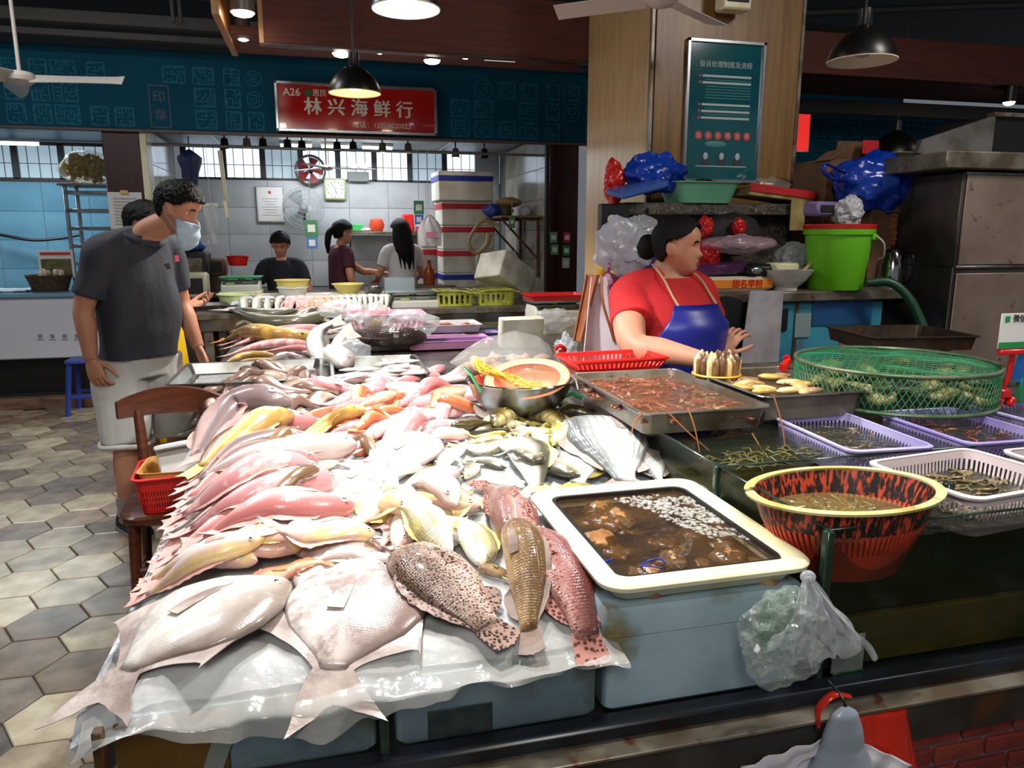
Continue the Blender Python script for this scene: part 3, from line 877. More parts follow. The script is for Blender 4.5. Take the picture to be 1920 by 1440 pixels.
def add_fish(name, label, f, mat, fin, group=None, detail=2, cat_='fish', eye=True, eyec=None, finb=None):
    L, sp = f.L, f.sp
    bm = f.body(24 if detail > 1 else 16, 16 if detail > 1 else 10)
    if detail == 0:
        return one(bm, name, FM[mat], label, cat_, group, ang=180)
    t = thing(name, label, cat_, f.Q[12], group=group)
    bm.build('body', FM[mat], t, ang=180)
    fm = FINM[fin]
    kind, span, fork = sp['tail']; tl = sp['tl']; span *= L * f.hs ** .5
    def tail(u, v):
        s_ = u * 2 - 1
        w0 = sum(f.hh(tl)) / 2 * 1.0
        end = 1.0 - fork * (1 - abs(s_)) if fork > 0 else 1.0 + fork * abs(s_) ** 2
        end -= .012 * abs(math.sin(s_ * 9)) if detail > 1 else 0
        return (lerp(tl - .005, end, v), lerp(s_ * w0, s_ * span, v ** .8))
    f.fin(tail, 10 if detail > 1 else 6, 5 if detail > 1 else 3).build('tail_fin', fm, t)
    fb = FINM[finb] if finb else fm
    if detail > 1 or 'falc' in sp:
        if sp.get('dor'):
            a, b_, h = sp['dor']
            f.fin(lambda u, v: (lerp(a, b_, u) + .03 * v, f.hh(lerp(a, b_, u))[0] * .93 + v * h * L * f.hs * math.sin(PI * min(1, u * .9 + .12)) ** .6 * (1 - .15 * (int(u * 14) % 2))), 14, 2).build('dorsal_fin', fb, t)
        if sp.get('anal'):
            a, b_, h = sp['anal']
            f.fin(lambda u, v: (lerp(a, b_, u) + .03 * v, -f.hh(lerp(a, b_, u))[1] * .93 - v * h * L * f.hs * math.sin(PI * min(1, u * .8 + .2)) ** .6), 10, 2).build('anal_fin', fb, t)
        if sp.get('falc'):
            for sg, nm, q in ((1, 'dorsal_fin', 0), (-1, 'anal_fin', 1)):
                f.fin(lambda u, v: (lerp(.36, .73, u) + v * (.27 - .07 * q) * (1 - u) ** 2.0 + .02 * v, sg * (f.hh(lerp(.36, .73, u))[q] * (.95 - .03 * v) + v * (.02 + (.02 + .07 * q) * (1 - u) ** 2.2) * L)), 16, 4).build(nm, fm, t)
    if detail > 1 and sp.get('pec'):
        a, ln, wd = sp['pec']
        th = itp(sp['th'], a + .05) * L * f.ths
        f.fin(lambda u, v: (a + v * ln, -f.hh(a)[1] * .12 + (u - .5) * wd * L * (v ** .6) * (1 - .3 * v * v) - v * .02 * L, -th * .12 * v * v), 8, 4, n0=th * 1.02).build('pectoral_fin', fb, t)
    if eye:
        tp = f.hh(.1)[0]
        te = .1; th = itp(sp['th'], te) * L * f.ths * (1.04 if te < .2 else 1)
        he = tp * .42; rr = max(.0035, .021 * L * min(f.hs, 1.1))
        c = f.at(te, he, th * math.sqrt(max(0, 1 - .42 ** 2)) * .96)
        i = 2
        e = MB().ball((0, 0, 0), (rr, rr, rr * .5), 12, 6)
        mx = MX((f.T[i], f.D[i], f.N[i])).transposed().to_4x4(); mx.translation = c
        eo = e.xf(mx).build('eye', eyec or m_eyew, t)
        if detail > 1 or rr > .005:
            e = MB().ball((0, 0, rr * .3), (rr * .55, rr * .55, rr * .3), 10, 6)
            e.xf(mx).build('pupil', m_pup, eo)
    return t

def pxfish(sp, mat, fin, px, label, name='fish', dz=.02, group=None, detail=2, hs=1.0, flip=1, lift=.45, ths=1.0, **k):
    pts = [onbed(x, y, dz) for x, y in px]
    hs *= {'bream': 1.25, 'croaker': 1.12}.get(sp, 1)
    f = Fish(sp, pts, hs=hs, flip=flip, lift=lift, ths=ths)
    return add_fish(name, label, f, mat, fin, group, detail, **k)
def inpoly(x, y, poly):
    c = False
    for (x0, y0), (x1, y1) in zip(poly, poly[1:] + poly[:1]):
        if (y0 > y) != (y1 > y) and x < (x1 - x0) * (y - y0) / (y1 - y0) + x0: c = not c
    return c
def pile(n, poly, specs, Lr, ang, label, group, seed, name='fish', detail=1, hs=(.9, 1.2), lift=.3, curv=.25, heap=.0, tiltk=1.0):
    rr = random.Random(seed)
    xs, ys = [q[0] for q in poly], [q[1] for q in poly]
    k = 0
    spots = []
    while len(spots) < n:
        x, y = rr.uniform(min(xs), max(xs)), rr.uniform(min(ys), max(ys))
        if inpoly(x, y, poly):
            best = (x, y)
            spots.append(best)
    # spread them out: relax
    for _ in range(12):
        for i in range(n):
            fx = fy = 0
            for j in range(n):
                if i == j: continue
                dx, dy = spots[i][0] - spots[j][0], (spots[i][1] - spots[j][1]) * 2
                d2 = dx * dx + dy * dy + 4
                fx += dx / d2; fy += dy / d2
            nx_, ny_ = spots[i][0] + fx * 18, spots[i][1] + fy * 9
            if inpoly(nx_, ny_, poly): spots[i] = (nx_, ny_)
    rr.shuffle(spots)
    for x, y in spots:
        c = onbed(x, y, .015)
        L = rr.uniform(*Lr); a = math.radians(rr.gauss(*ang)); 
        if rr.random() < .5 and len(ang) == 2 and ang[1] > 15: a += PI
        cv = rr.uniform(-curv, curv) * L
        T = V((math.cos(a), math.sin(a), 0)); D = V((-T.y, T.x, 0))
        pts = [c - T * L / 2, c + D * cv, c + T * L / 2]
        sp, mat, fin = rr.choice(specs)
        f = Fish(sp, pts, hs=rr.uniform(*hs), flip=rr.choice((-1, 1)), lift=lift, tiltk=tiltk, ths=1.1)
        add_fish(name, label, f, mat, fin, group, detail)
# ---------------------------------------------------------------- the catch on the front table, back to front
# brown pile at the back left
pile(30, [(405, 735), (450, 700), (530, 694), (600, 720), (612, 752), (560, 768), (470, 772), (400, 775)], [('croaker', 'brown', 'brown'), ('croaker', 'brown', 'brown'), ('slim', 'brown', 'brown')], (.22, .3), (60, 40), 'small greyish brown fish in the heap below the steel tray', 'small brown fish in the heap', 21, lift=.38, hs=(1.1, 1.45))
pile(12, [(440, 728), (480, 700), (545, 698), (590, 722), (580, 745), (470, 750)], [('croaker', 'brown', 'brown')], (.24, .3), (110, 40), 'small greyish brown fish in the heap below the steel tray', 'small brown fish in the heap', 22, lift=.38, curv=.3, hs=(1.1, 1.45))
# pink fish
pile(22, [(650, 720), (760, 690), (870, 700), (885, 735), (800, 752), (640, 760)], [('croaker', 'pink', 'pink'), ('croaker', 'rose', 'pink')], (.24, .33), (20, 26), 'pale pink fish in the heap left of the steel bowl', 'pale pink fish by the bowl', 23, lift=.38, hs=(1.0, 1.3))
pile(26, [(625, 755), (760, 742), (880, 762), (885, 815), (800, 832), (720, 835), (600, 790)], [('croaker', 'rose', 'pink'), ('croaker', 'rose', 'pink'), ('croaker', 'orange', 'orange')], (.2, .27), (25, 28), 'small rose pink fish in the middle heap', 'small rose fish in the middle heap', 24, lift=.38, hs=(1.0, 1.35))
pile(12, [(600, 772), (720, 760), (740, 790), (690, 815), (600, 790)], [('croaker', 'orange', 'orange')], (.18, .24), (15, 25), 'small orange fish in the middle heap', 'small orange fish in the middle heap', 25, lift=.38)
pxfish('pomfret', 'white', 'white', [(678, 712), (648, 722), (614, 736)], 'white pomfret at the back of the table beside the brown heap', flip=-1, ths=.8)
pxfish('croaker', 'pink', 'pink', [(790, 698), (750, 705), (700, 716)], 'pale pink fish at the very back with raised head near the steel tray')
pxfish('croaker', 'yellow', 'yellow', [(808, 768), (835, 752), (862, 738)], 'cream fish with blunt head, beside the steel bowl', detail=2, hs=1.1)
# olive and yellow group below the bowl
pile(10, [(890, 790), (960, 775), (1080, 780), (1100, 800), (1000, 815), (900, 815)], [('croaker', 'olive', 'olive'), ('croaker', 'yelstripe', 'yellow')], (.17, .22), (10, 25), 'small olive brown fish below the steel bowl', 'small olive fish below the bowl', 26, lift=.4)
pile(8, [(870, 800), (930, 795), (1000, 815), (1010, 840), (900, 835)], [('croaker', 'yelstripe', 'yellow'), ('croaker', 'whiteyel', 'yellow')], (.15, .2), (15, 25), 'small yellowish fish below the steel bowl', 'small yellowish fish below the bowl', 27, lift=.4)
G = None
for px, sp, mat, fin, lab, kw in (
    ([(885, 765), (920, 775), (972, 772)], 'slim', 'whiteyel', 'yellow', 'slim cream yellow fish lying against the steel bowl', {}),
    ([(925, 792), (965, 780), (1010, 792)], 'croaker', 'olive', 'olive', 'olive brown fish curled below the steel bowl', {}),
    ([(968, 772), (1025, 780), (1078, 808)], 'croaker', 'olive', 'olive', 'long dark olive fish pointing from the bowl towards the tank', {}),
    ([(1195, 840), (1222, 868), (1246, 905)], 'bream', 'bream', 'grey', 'silver bream beside the tank glass, partly under the big one', dict(hs=.8, flip=-1)),
    ([(1060, 828), (1084, 862), (1082, 918)], 'bream', 'bream', 'olive', 'silver bream behind, its tail over the tub rim', dict(hs=1.0, flip=-1)),
    ([(1000, 808), (1028, 830), (1065, 868)], 'bream', 'yelstripe', 'yellow', 'yellow striped fish with open head near the big silver bream', dict(hs=.8)),
    ([(1035, 832), (1080, 826), (1135, 826)], 'croaker', 'yelstripe', 'yellow', 'yellow tailed fish lying across to the big silver bream', {}),
    ([(1118, 800), (1150, 858), (1192, 930)], 'bream', 'bream', 'grey', 'big silver striped bream, its tail over the cream tub rim', dict(hs=1.05, flip=-1, lift=.6)),
    ([(820, 872), (846, 848), (892, 822)], 'slim', 'silver', 'white', 'silver fish slanting up to the right next to the white pomfret', dict(hs=1.5)),
    ([(870, 888), (885, 868), (850, 840)], 'croaker', 'silverdark', 'white', 'short silver fish with blunt head facing the camera', dict(hs=1.2)),
    ([(800, 895), (835, 890), (880, 872)], 'croaker', 'silverdark', 'olive', 'brownish fish with dark back left of the mottled groupers', {}),
    ([(812, 900), (850, 905), (888, 912)], 'croaker', 'silverdark', 'olive', 'small dark brown fish just above the mottled groupers', {}),
    ([(950, 868), (900, 856), (852, 850)], 'slim', 'silver', 'white', 'silver fish with yellow tint lying across the silver heap', dict(hs=2.0)),
    ([(870, 826), (912, 836), (960, 826)], 'slim', 'silverdark', 'olive', 'dark backed fish on top of the silver heap', dict(hs=2.0)),
    ([(1088, 892), (1040, 870), (985, 850)], 'slim', 'silverdark', 'white', 'grey fish with dark head next to the silver bream tails', dict(hs=2.0)),
    ([(915, 892), (955, 896), (1000, 888)], 'croaker', 'silver', 'white', 'silver fish with round head just above the tub corner', dict(hs=1.4)),
    ([(935, 822), (985, 850), (1012, 925)], 'slim', 'silver', 'yellow', 'long silver fish curving down to the tub rim', dict(hs=2.0, lift=.7)),
    ([(1010, 832), (1000, 850), (940, 838)], 'slim', 'silverdark', 'white', 'silver fish lying flat behind the curved one', dict(hs=1.5)),
):
    pxfish(sp, mat, fin, px, lab, **kw)
# under-layer of long fish, mostly hidden by those on top
ur = random.Random(44)
for k in range(15):
    y0 = 800 + k * 15.5
    x1 = lerp(352, 262, k / 14) + ur.uniform(-8, 8)
    m_ = ur.choice(('pink', 'rose', 'pinkgrey', 'white', 'pink'))
    pxfish('croaker', m_, 'pink', [(ur.uniform(540, 620), y0 - 8), (ur.uniform(440, 480), y0 + 10), (x1, y0 + 88)], 'pale pink fish in the lower layer along the left table edge', group='lower layer of long fish', detail=1, hs=ur.uniform(.55, .8))
pile(20, [(560, 880), (640, 850), (760, 870), (860, 920), (840, 990), (700, 1010), (560, 1030), (500, 960)], [('bream', 'white', 'white'), ('bream', 'whiteyel', 'yellow'), ('bream', 'whiteyel', 'pink')], (.2, .28), (15, 30), 'whitish bream in the lower layer of the front heap', 'lower layer of white breams', 45, hs=(1.0, 1.25), lift=.35)
# long fish on the left, tails over the edge
for px, sp, mat, fin, lab, kw in (
    ([(548, 774), (430, 786), (345, 872)], 'croaker', 'pinkgrey', 'pink', 'pale pink fish with grey back at the far left edge, first of the long ones', {}),
    ([(540, 800), (430, 826), (350, 895)], 'croaker', 'tan', 'brown', 'grey brown fish peeking between the pale pink and the golden one', dict(hs=.6, lift=.3, ths=.7)),
    ([(552, 788), (465, 808), (338, 902)], 'croaker', 'yellow', 'yellow', 'long golden yellow fish at the left edge', dict(hs=.85, lift=.6)),
    ([(560, 800), (500, 822), (400, 872)], 'croaker', 'tan', 'brown', 'dark brown backed fish below the golden one', dict(hs=.5, lift=.35, ths=.65)),
    ([(710, 822), (650, 818), (575, 836)], 'croaker', 'tan', 'brown', 'brown backed fish under the short golden one in the middle', dict(hs=.6, lift=.3, ths=.7)),
    ([(688, 800), (615, 800), (540, 818)], 'croaker', 'yellow', 'yellow', 'short golden fish in the middle of the table', dict(hs=.85, lift=.6)),
    ([(592, 826), (520, 834), (425, 872)], 'croaker', 'yellow', 'orange', 'yellowish fish with round head just below the brown backed ones', dict(hs=.8, lift=.6)),
    ([(670, 842), (540, 852), (318, 930)], 'croaker', 'white', 'pink', 'very long whitish pink fish reaching from the middle to the left edge', dict(hs=.6)),
    ([(800, 812), (700, 850), (640, 862)], 'croaker', 'pink', 'pink', 'pink fish half under the white pomfret in the middle', {}),
    ([(600, 872), (470, 880), (330, 958)], 'croaker', 'pink', 'pink', 'pale pink fish under the rose one on the left', dict(hs=.8)),
    ([(600, 890), (450, 896), (296, 988)], 'croaker', 'rose', 'pink', 'long rose pink fish with thin tail over the left edge', dict(hs=.95)),
    ([(640, 915), (480, 918), (305, 1015)], 'croaker', 'rose', 'pink', 'rose fish in the fan of long fish, second lowest', dict(hs=.7)),
    ([(632, 905), (520, 908), (385, 992)], 'croaker', 'tan', 'brown', 'brown backed rose fish in the fan of long fish', dict(hs=.42, lift=.3, ths=.6)),
    ([(668, 945), (540, 945), (330, 1028)], 'croaker', 'pink', 'pink', 'large smooth pink fish with pointed snout, lowest of the fan', dict(hs=1.0, lift=.55)),
    ([(822, 832), (745, 860), (625, 872)], 'pomfret', 'white', 'white', 'white silvery pomfret with long fins lying in the middle', dict(hs=.9, flip=1, ths=.9, lift=.6)),
    ([(745, 905), (680, 905), (600, 915)], 'pomfret', 'white', 'white', 'brightly lit white pomfret below the silvery one', dict(hs=1.0, ths=.9)),
    ([(855, 955), (800, 925), (715, 912)], 'bream', 'white', 'white', 'white bream with clear eye, upper of the three breams', dict(hs=.9, flip=1)),
    ([(560, 985), (520, 990), (430, 1000)], 'bream', 'whiteyel', 'yellow', 'pink snapper head with eye among the front white fish', dict(hs=.9)),
    ([(704, 1000), (600, 998), (475, 1022)], 'bream', 'whiteyel', 'pink', 'white pink snapper lying across the front, tail to the left', dict(hs=.95, lift=.55)),
    ([(780, 955), (725, 950), (640, 962)], 'bream', 'whiteyel', 'yellow', 'white fish with yellow fins behind the front snapper', dict(hs=.7)),
    ([(795, 1028), (750, 1012), (695, 1010)], 'croaker', 'brown', 'brown', 'small grey brown fish behind the spotted grouper', dict(hs=1.1)),
    ([(846, 1035), (790, 985), (715, 965)], 'bream', 'breamgold', 'yellow', 'bream with yellow fins, middle of the three breams', dict(hs=.85, lift=.55)),
    ([(905, 1052), (888, 1000), (850, 935)], 'bream', 'breamgold', 'yellow', 'golden bream with eye facing the camera beside the mottled groupers', dict(hs=.95, flip=-1, lift=.6)),
    ([(480, 1008), (390, 1030), (250, 1092)], 'croaker', 'whiteyel', 'pink', 'pale pink fish with yellow cheek, tail over the left edge near the front', dict(hs=1.05)),
    ([(500, 1042), (410, 1052), (235, 1120)], 'croaker', 'whiteyel', 'pink', 'pale fish with clear eye right behind the big grey pomfret', dict(hs=1.05)),
    ([(740, 1040), (660, 1038), (560, 1052)], 'croaker', 'white', 'white', 'smooth white fish lying just behind the second pomfret', dict(hs=1.0, lift=.6)),
    ([(470, 1068), (540, 1072), (640, 1056)], 'bream', 'orange', 'orange', 'orange tailed snapper between the two big pomfrets', dict(hs=.6)),
    ([(965, 1028), (945, 940), (888, 893)], 'grouper', 'mottled', 'spottedred', 'pinkish mottled grouper, its head under the brown one', dict(hs=.75, flip=1)),
    ([(1010, 1030), (985, 985), (962, 935)], 'grouper', 'redgrouper', 'spottedred', 'reddish grouper at the tub corner behind the big red one', dict(hs=.8, flip=-1)),
    ([(895, 1055), (930, 1062), (985, 1078)], 'grouper', 'browngrouper', 'olive', 'small yellowish grouper half under the brown one', dict(hs=.8)),
):
    pxfish(sp, mat, fin, px, lab, **kw)
pxfish('pomfret', 'pomfret2', 'dusk', [(702, 1052), (655, 1150), (622, 1250), (632, 1375)], 'big pomfret with brown blotches, second from left at the front edge', name='pomfret', flip=1, ths=.75, lift=.5, hs=1.12)
pxfish('pomfret', 'pomfret', 'dusk', [(536, 1078), (390, 1150), (215, 1262), (150, 1372)], 'biggest grey white pomfret at the front left corner', name='pomfret', flip=1, ths=.75, lift=.6, hs=1.16)
pxfish('grouper', 'grouper', 'spotted', [(748, 1052), (830, 1100), (905, 1152), (965, 1208)], 'brown grouper with dark leopard spots at the front edge', name='grouper', flip=-1, lift=.5, hs=1.45, ths=.95)
pxfish('grouper', 'redgrouper', 'spottedred', [(985, 1010), (1055, 1095), (1095, 1170), (1118, 1258)], 'reddish mottled grouper hanging over the front edge by the tub', name='grouper', flip=1, lift=.5, hs=1.08)
pxfish('grouper', 'browngrouper', 'brown', [(962, 1025), (985, 1100), (990, 1160), (1000, 1232)], 'yellow brown grouper lying upright between the spotted and the red ones', name='grouper', flip=1, lift=.55, hs=.85)
# ================================================================ FRONT OF THE STALL, TUB, TANKS, BASKETS, TRAYS
def rrect(cx, cy, w, h, r, z, n=5):
    out = []
    for k, (sx, sy) in enumerate(((1, 1), (-1, 1), (-1, -1), (1, -1))):
        for i in range(n + 1):
            a = PI / 2 * k + PI / 2 * i / n
            out.append(V((cx + sx * (w / 2 - r) + r * math.cos(a), cy + sy * (h / 2 - r) + r * math.sin(a), z)))
    return out
m_foamblue = M('dirty_foam_box', (160, 182, 194), .6, c2=(136, 162, 174), scale=4, c3=(116, 100, 44), scale3=7, lo3=.6, hi3=.74, bump=.1, bscale=90)
m_amber = M('amber_tape', (128, 92, 18), .3, c2=(96, 64, 12), scale=4)
m_glass = M('tank_glass', (20, 34, 26), .02, alpha=.14, spec=.6)
m_gedge = M('glass_edge', (44, 66, 52), .12, c2=(24, 36, 28), scale=9)
m_rail = M('black_rail', (22, 28, 38), .3, c2=(14, 16, 20), scale=7)
def foam_box(label, c, d, mat, rz=0, lid=None, band=None, group=None, name='foam_box', rx=0, ry=0, lidmat=None):
    t = thing(name, label, 'box', c, rz, group)
    t.rotation_euler = (rx, ry, rz)
    w_, h_ = d[0], d[1]
    lz = lid or 0
    MB().loft([rrect(0, 0, w_ * .96, h_ * .96, .015, 0), rrect(0, 0, w_, h_, .018, .01), rrect(0, 0, w_, h_, .018, d[2] - lz)]).build('body', mat, t, False)
    if lid:
        MB().loft([rrect(0, 0, w_ * 1.01, h_ * 1.01, .018, d[2] - lz + .002), rrect(0, 0, w_ * 1.015, h_ * 1.015, .02, d[2] - .01), rrect(0, 0, w_ * .99, h_ * .99, .016, d[2])]).build('lid', lidmat or mat, t, False)
    if band:
        z0, z1, bm = band
        MB().loft([rrect(0, 0, w_ * 1.012 + .004, h_ * 1.012 + .004, .019, z0), rrect(0, 0, w_ * 1.012 + .004, h_ * 1.012 + .004, .019, z1)], False, False).build('tape_band', bm, t, False)
    return t
# boxes making the front of the table
X0, X1, X2, X3 = -.345, .062, .446, .866
b1 = foam_box('bluish foam box with amber tape at the front left corner of the table', ((X0 + X1) / 2, 1.29, .615), (X1 - X0 - .02, .36, .125), m_foamblue)
MB().box((X0 + .09, 1.108, .675), (.16, .006, .118), .002).build('tape', m_amber, b1)
MB().box((-.03, 1.107, .728), (.2, .005, .022), .002).build('tape', m_amber, b1)
MB().box((X0 + .155, 1.1045, .665), (.03, .003, .07), .001, ry=.35).build('sticker', M('sticker_pale', (150, 160, 150), .6), b1)
b2 = foam_box('dirty bluish foam box in the middle of the table front', ((X1 + X2) / 2 + .005, 1.29, .615), (X2 - X1 - .03, .36, .125), m_foamblue)
MB().box((.19, 1.108, .65), (.11, .004, .05), .001).build('sticker', M('sticker_dark', (46, 60, 62), .6, c2=(70, 82, 80), scale=30), b2)
b3 = foam_box('bluish foam box with lid under the cream tub', ((X2 + X3) / 2 - .012, 1.34, .615), (X3 - X2 - .03, .46, .2), m_foamblue, lid=.055)
gl = thing('front_glass', 'glass front panel with dark post before the foam boxes', 'glass panel', (.06, 1.085, .61))
MB().box(((X0 + X1) / 2, 1.086, .68), (X1 - X0 - .012, .005, .125), .001).build('pane', m_glass, gl)
MB().box(((X1 + X2) / 2, 1.086, .68), (X2 - X1 - .012, .005, .125), .001).build('pane', m_glass, gl)
MB().box((X1, 1.087, .678), (.016, .012, .13), .002).build('post', m_gedge, gl)
MB().box((X0 - .004, 1.087, .678), (.014, .02, .13), .002).build('post', M('rust_post', (70, 44, 14), .5), gl)
one(MB().box((.9, 1.075, .617), (2.6, .04, .03), .006), 'bottom_rail', m_rail, 'black rail along the bottom of the tanks', 'rail')
one(MB().box((.9, 1.055, .598), (2.64, .075, .008), .002), 'steel_ledge', m_steeld, 'worn steel ledge running along the stall front', 'ledge')
one(MB().box((.9, 1.045, .55), (2.62, .02, .088), .003), 'steel_apron', M('apron_steel', (78, 76, 72), .45, .5, c2=(56, 50, 44), scale=5, c3=(96, 60, 30), scale3=5, lo3=.62, hi3=.75), 'dark steel apron below the ledge', 'panel')
bwall = struct(MB().box((.9, 1.35, .25), (2.5, .55, .5), .002), 'wall_base', M('mortar', (96, 98, 100), .8))
m_brick = [M('brick_%d' % i, c, .75, c2=c2, scale=14, bump=.4, bscale=40) for i, (c, c2) in enumerate((((130, 44, 34), (100, 32, 26)), ((116, 40, 32), (90, 30, 24)), ((140, 54, 40), (108, 38, 30))))]
bmesh_ = [MB().box((0, 0, 0), (.118, .014, .036), .003).mesh('brick', m, False) for m in m_brick]
inv = basis(bwall).inverted()
for j in range(10):
    for i in range(14):
        x = .0 + i * .126 + (.063 if j % 2 else 0); z = .478 - j * .046
        if z < .1: continue
        o = bpy.data.objects.new('brick', R.choice(bmesh_)); COL.objects.link(o); o.parent = bwall
        o.location = inv @ V((x, 1.072, z))
# ---------------- cream tub
tubz = .815
t = thing('plastic_tub', 'cream plastic tub with thick rolled rim full of murky water', 'tub', (.648, 1.35, tubz))
prof = [(-.04, 0), (-.03, .005), (-.012, .03), (0, .032), (.006, .036), (.008, .044), (.002, .05), (-.012, .052), (-.026, .05), (-.034, .044), (-.04, .03), (-.05, .012)]
W_, H_ = .402, .5
MB().loft([rrect(0, 0, W_ + 2 * a, H_ + 2 * a, .045 + a * .6, z, 7) for a, z in prof], True, True).build('body', m_cream, t, False)
m_murk = M('murky_water', (46, 30, 14), .03, c2=(78, 54, 28), scale=9, alpha=.58, spec=.6, bump=.25, bscale=22)
MB().sheet(40, 50, lambda u, v: V(((u - .5) * (W_ - .07), (v - .5) * (H_ - .07), .036 + .0015 * nz(u * 16, v * 20)))).build('water', m_murk, t, False)
MB().loft([rrect(0, 0, W_ - .075, H_ - .075, .03, .03), rrect(0, 0, W_ - .07, H_ - .07, .03, .044), rrect(0, 0, W_ - .085, H_ - .085, .025, .044), rrect(0, 0, W_ - .09, H_ - .09, .025, .03)], False, False).build('liner_edge', m_black, t, False)
MB().box((0, 0, .017), (W_ - .09, H_ - .09, .006), .002).build('liner_bottom', m_dark, t, False)
m_clam = [M('shellfish_%d' % i, c, .25, c2=c2, scale=14, bump=.5, bscale=30, coat=.4) for i, (c, c2) in enumerate((((170, 122, 76), (116, 80, 46)), ((190, 152, 108), (136, 98, 62)), ((140, 98, 52), (96, 66, 34))))]
cr = random.Random(5)
for k in range(34):
    x, y = cr.uniform(-.14, .14), cr.uniform(-.19, .19)
    if x > .0 and y > .02 and x + y > .1: continue
    s_ = cr.uniform(.022, .04)
    sd = cr.random() * 99
    mb = MB().ball((0, 0, 0), (s_ * 1.3, s_, s_ * .7), 16, 10, fn=lambda q: q * (1 + .28 * nz(q.x * 40 + sd, q.y * 40, q.z * 40) + .1 * math.sin(q.x * 300)))
    mb.xf(MX.Translation((.648 + x, 1.35 + y, tubz + .016 - s_ * .12 + cr.uniform(-.008, .006))) @ MX.Rotation(cr.random() * 6, 4, 'Z'))
    one(mb, 'shellfish', m_clam[k % 3], 'brown shellfish lying in the murky water of the cream tub', 'shellfish', 'shellfish in the cream tub', ang=180)
m_froth = M('froth', (214, 212, 204), .08, alpha=.34, spec=.9)
fb = MB(); me0 = 0
for k in range(1500):
    u, v = cr.random(), cr.random()
    x = lerp(-.02, .16, u); y = lerp(.19, -.1, v)
    if x < -.02 + .14 * v * (1 - .3 * u) or nz(x * 20, y * 20, 4) < -.25: continue
    r_ = cr.uniform(.0016, .006)
    fb.ball((.648 + x, 1.35 + y, tubz + .036), (r_, r_, r_ * .45), 8, 5)
tag(fb.build('froth', m_froth, ang=180), 'white foam bubbles floating on the tub water', 'foam', kind='stuff')
m_bb = M('blue_rubber', (30, 52, 170), .4)
for px, py, a, lab in ((1125, 1050, 1.2, 'blue rubber band standing in the tub water, left one'), (1225, 1058, 0, 'blue rubber band floating in the tub water, right one')):
    p = az(px, py, tubz + .042)
    one(MB().tube([p + V((.024 * math.cos(q / 10 * 5.2 + a), .016 * math.sin(q / 10 * 5.2 + a), .004 * math.sin(q))) for q in range(11)], .0016, 6), 'rubber_band', m_bb, lab, 'rubber band')
# ---------------- glass tank
TX0, TX1, TY0, TY1, TZ0, TZ1 = .876, 2.35, 1.105, 2.75, .62, .922
t = thing('fish_tank', 'large glass fish tank with greenish water right of the cream tub', 'tank', ((TX0 + TX1) / 2, (TY0 + TY1) / 2, TZ0))
def pane(x0, x1, y0, y1, z0=TZ0, z1=TZ1):
    MB().box(((x0 + x1) / 2, (y0 + y1) / 2, (z0 + z1) / 2), (max(x1 - x0, .007), max(y1 - y0, .007), z1 - z0), .001).build('pane', m_glass, t)
    MB().box(((x0 + x1) / 2, (y0 + y1) / 2, z1 + .001), (max(x1 - x0, .008), max(y1 - y0, .008), .003), .001).build('glass_edge', m_gedge, t)
pane(TX0, TX1, TY0, TY0); pane(TX0, TX0, TY0, TY1); pane(TX0, TX1, 1.505, 1.505, .66, TZ1 - .004); pane(TX0, TX1, TY1, TY1)
for x, y in ((TX0, TY0), (TX0, 1.505)): MB().box((x, y, (TZ0 + TZ1) / 2), (.018, .018, TZ1 - TZ0), .003).build('corner_post', m_gedge, t)
MB().box((1.31, 1.28, .82), (.02, .02, .2), .003).build('corner_post', m_gedge, t)
MB().box((1.3, 1.3, .735), (.8, .34, .006), .001).build('shelf', m_glass, t)
MB().box((1.62, 1.95, .625), (1.46, 1.6, .01), .001).build('tank_floor', m_dark, t)
m_murkg = M('green_water', (62, 62, 24), .04, c2=(100, 86, 34), scale=5, alpha=.8, spec=.5)
m_watertop = M('water_surface', (40, 46, 34), .03, alpha=.55, spec=1.0, bump=1.0, bscale=34)
m_waterlow = M('low_water', (46, 50, 20), .03, alpha=.35, spec=.6, bump=.3, bscale=20)
MB().box((1.61, 1.31, .675), (1.44, .37, .1), .002).build('water', m_murkg, t)
MB().box((1.61, 1.31, .81), (1.44, .37, .148), .002).build('water', m_waterlow, t)
MB().box((1.61, 2.12, .74), (1.44, 1.2, .2), .002).build('water', m_murkg, t)
MB().sheet(50, 50, lambda u, v: V((lerp(TX0 + .01, TX1 - .01, u), lerp(1.515, 2.74, v), .903 + .003 * nz(u * 30, v * 30)))).build('water_surface', m_watertop, t)
MB().sheet(50, 20, lambda u, v: V((lerp(TX0 + .01, TX1 - .01, u), lerp(1.115, 1.495, v), .886 + .003 * nz(u * 30, v * 12)))).build('water_surface', m_watertop, t)
m_weed = M('seaweed', (92, 86, 30), .5, c2=(60, 54, 20), scale=9)
wb = MB()
for k in range(60):
    p = V((cr.uniform(.93, 1.2), cr.uniform(1.53, 1.66), .901))
    a = cr.random() * 6
    wb.tube([p, p + V((.02 * math.cos(a), .02 * math.sin(a), .006)), p + V((.045 * math.cos(a + .4), .04 * math.sin(a + .4), .0))], .0022, 5)
tag(wb.build('seaweed', m_weed), 'yellowish weed floating in the dark tank water', 'weed', kind='stuff')
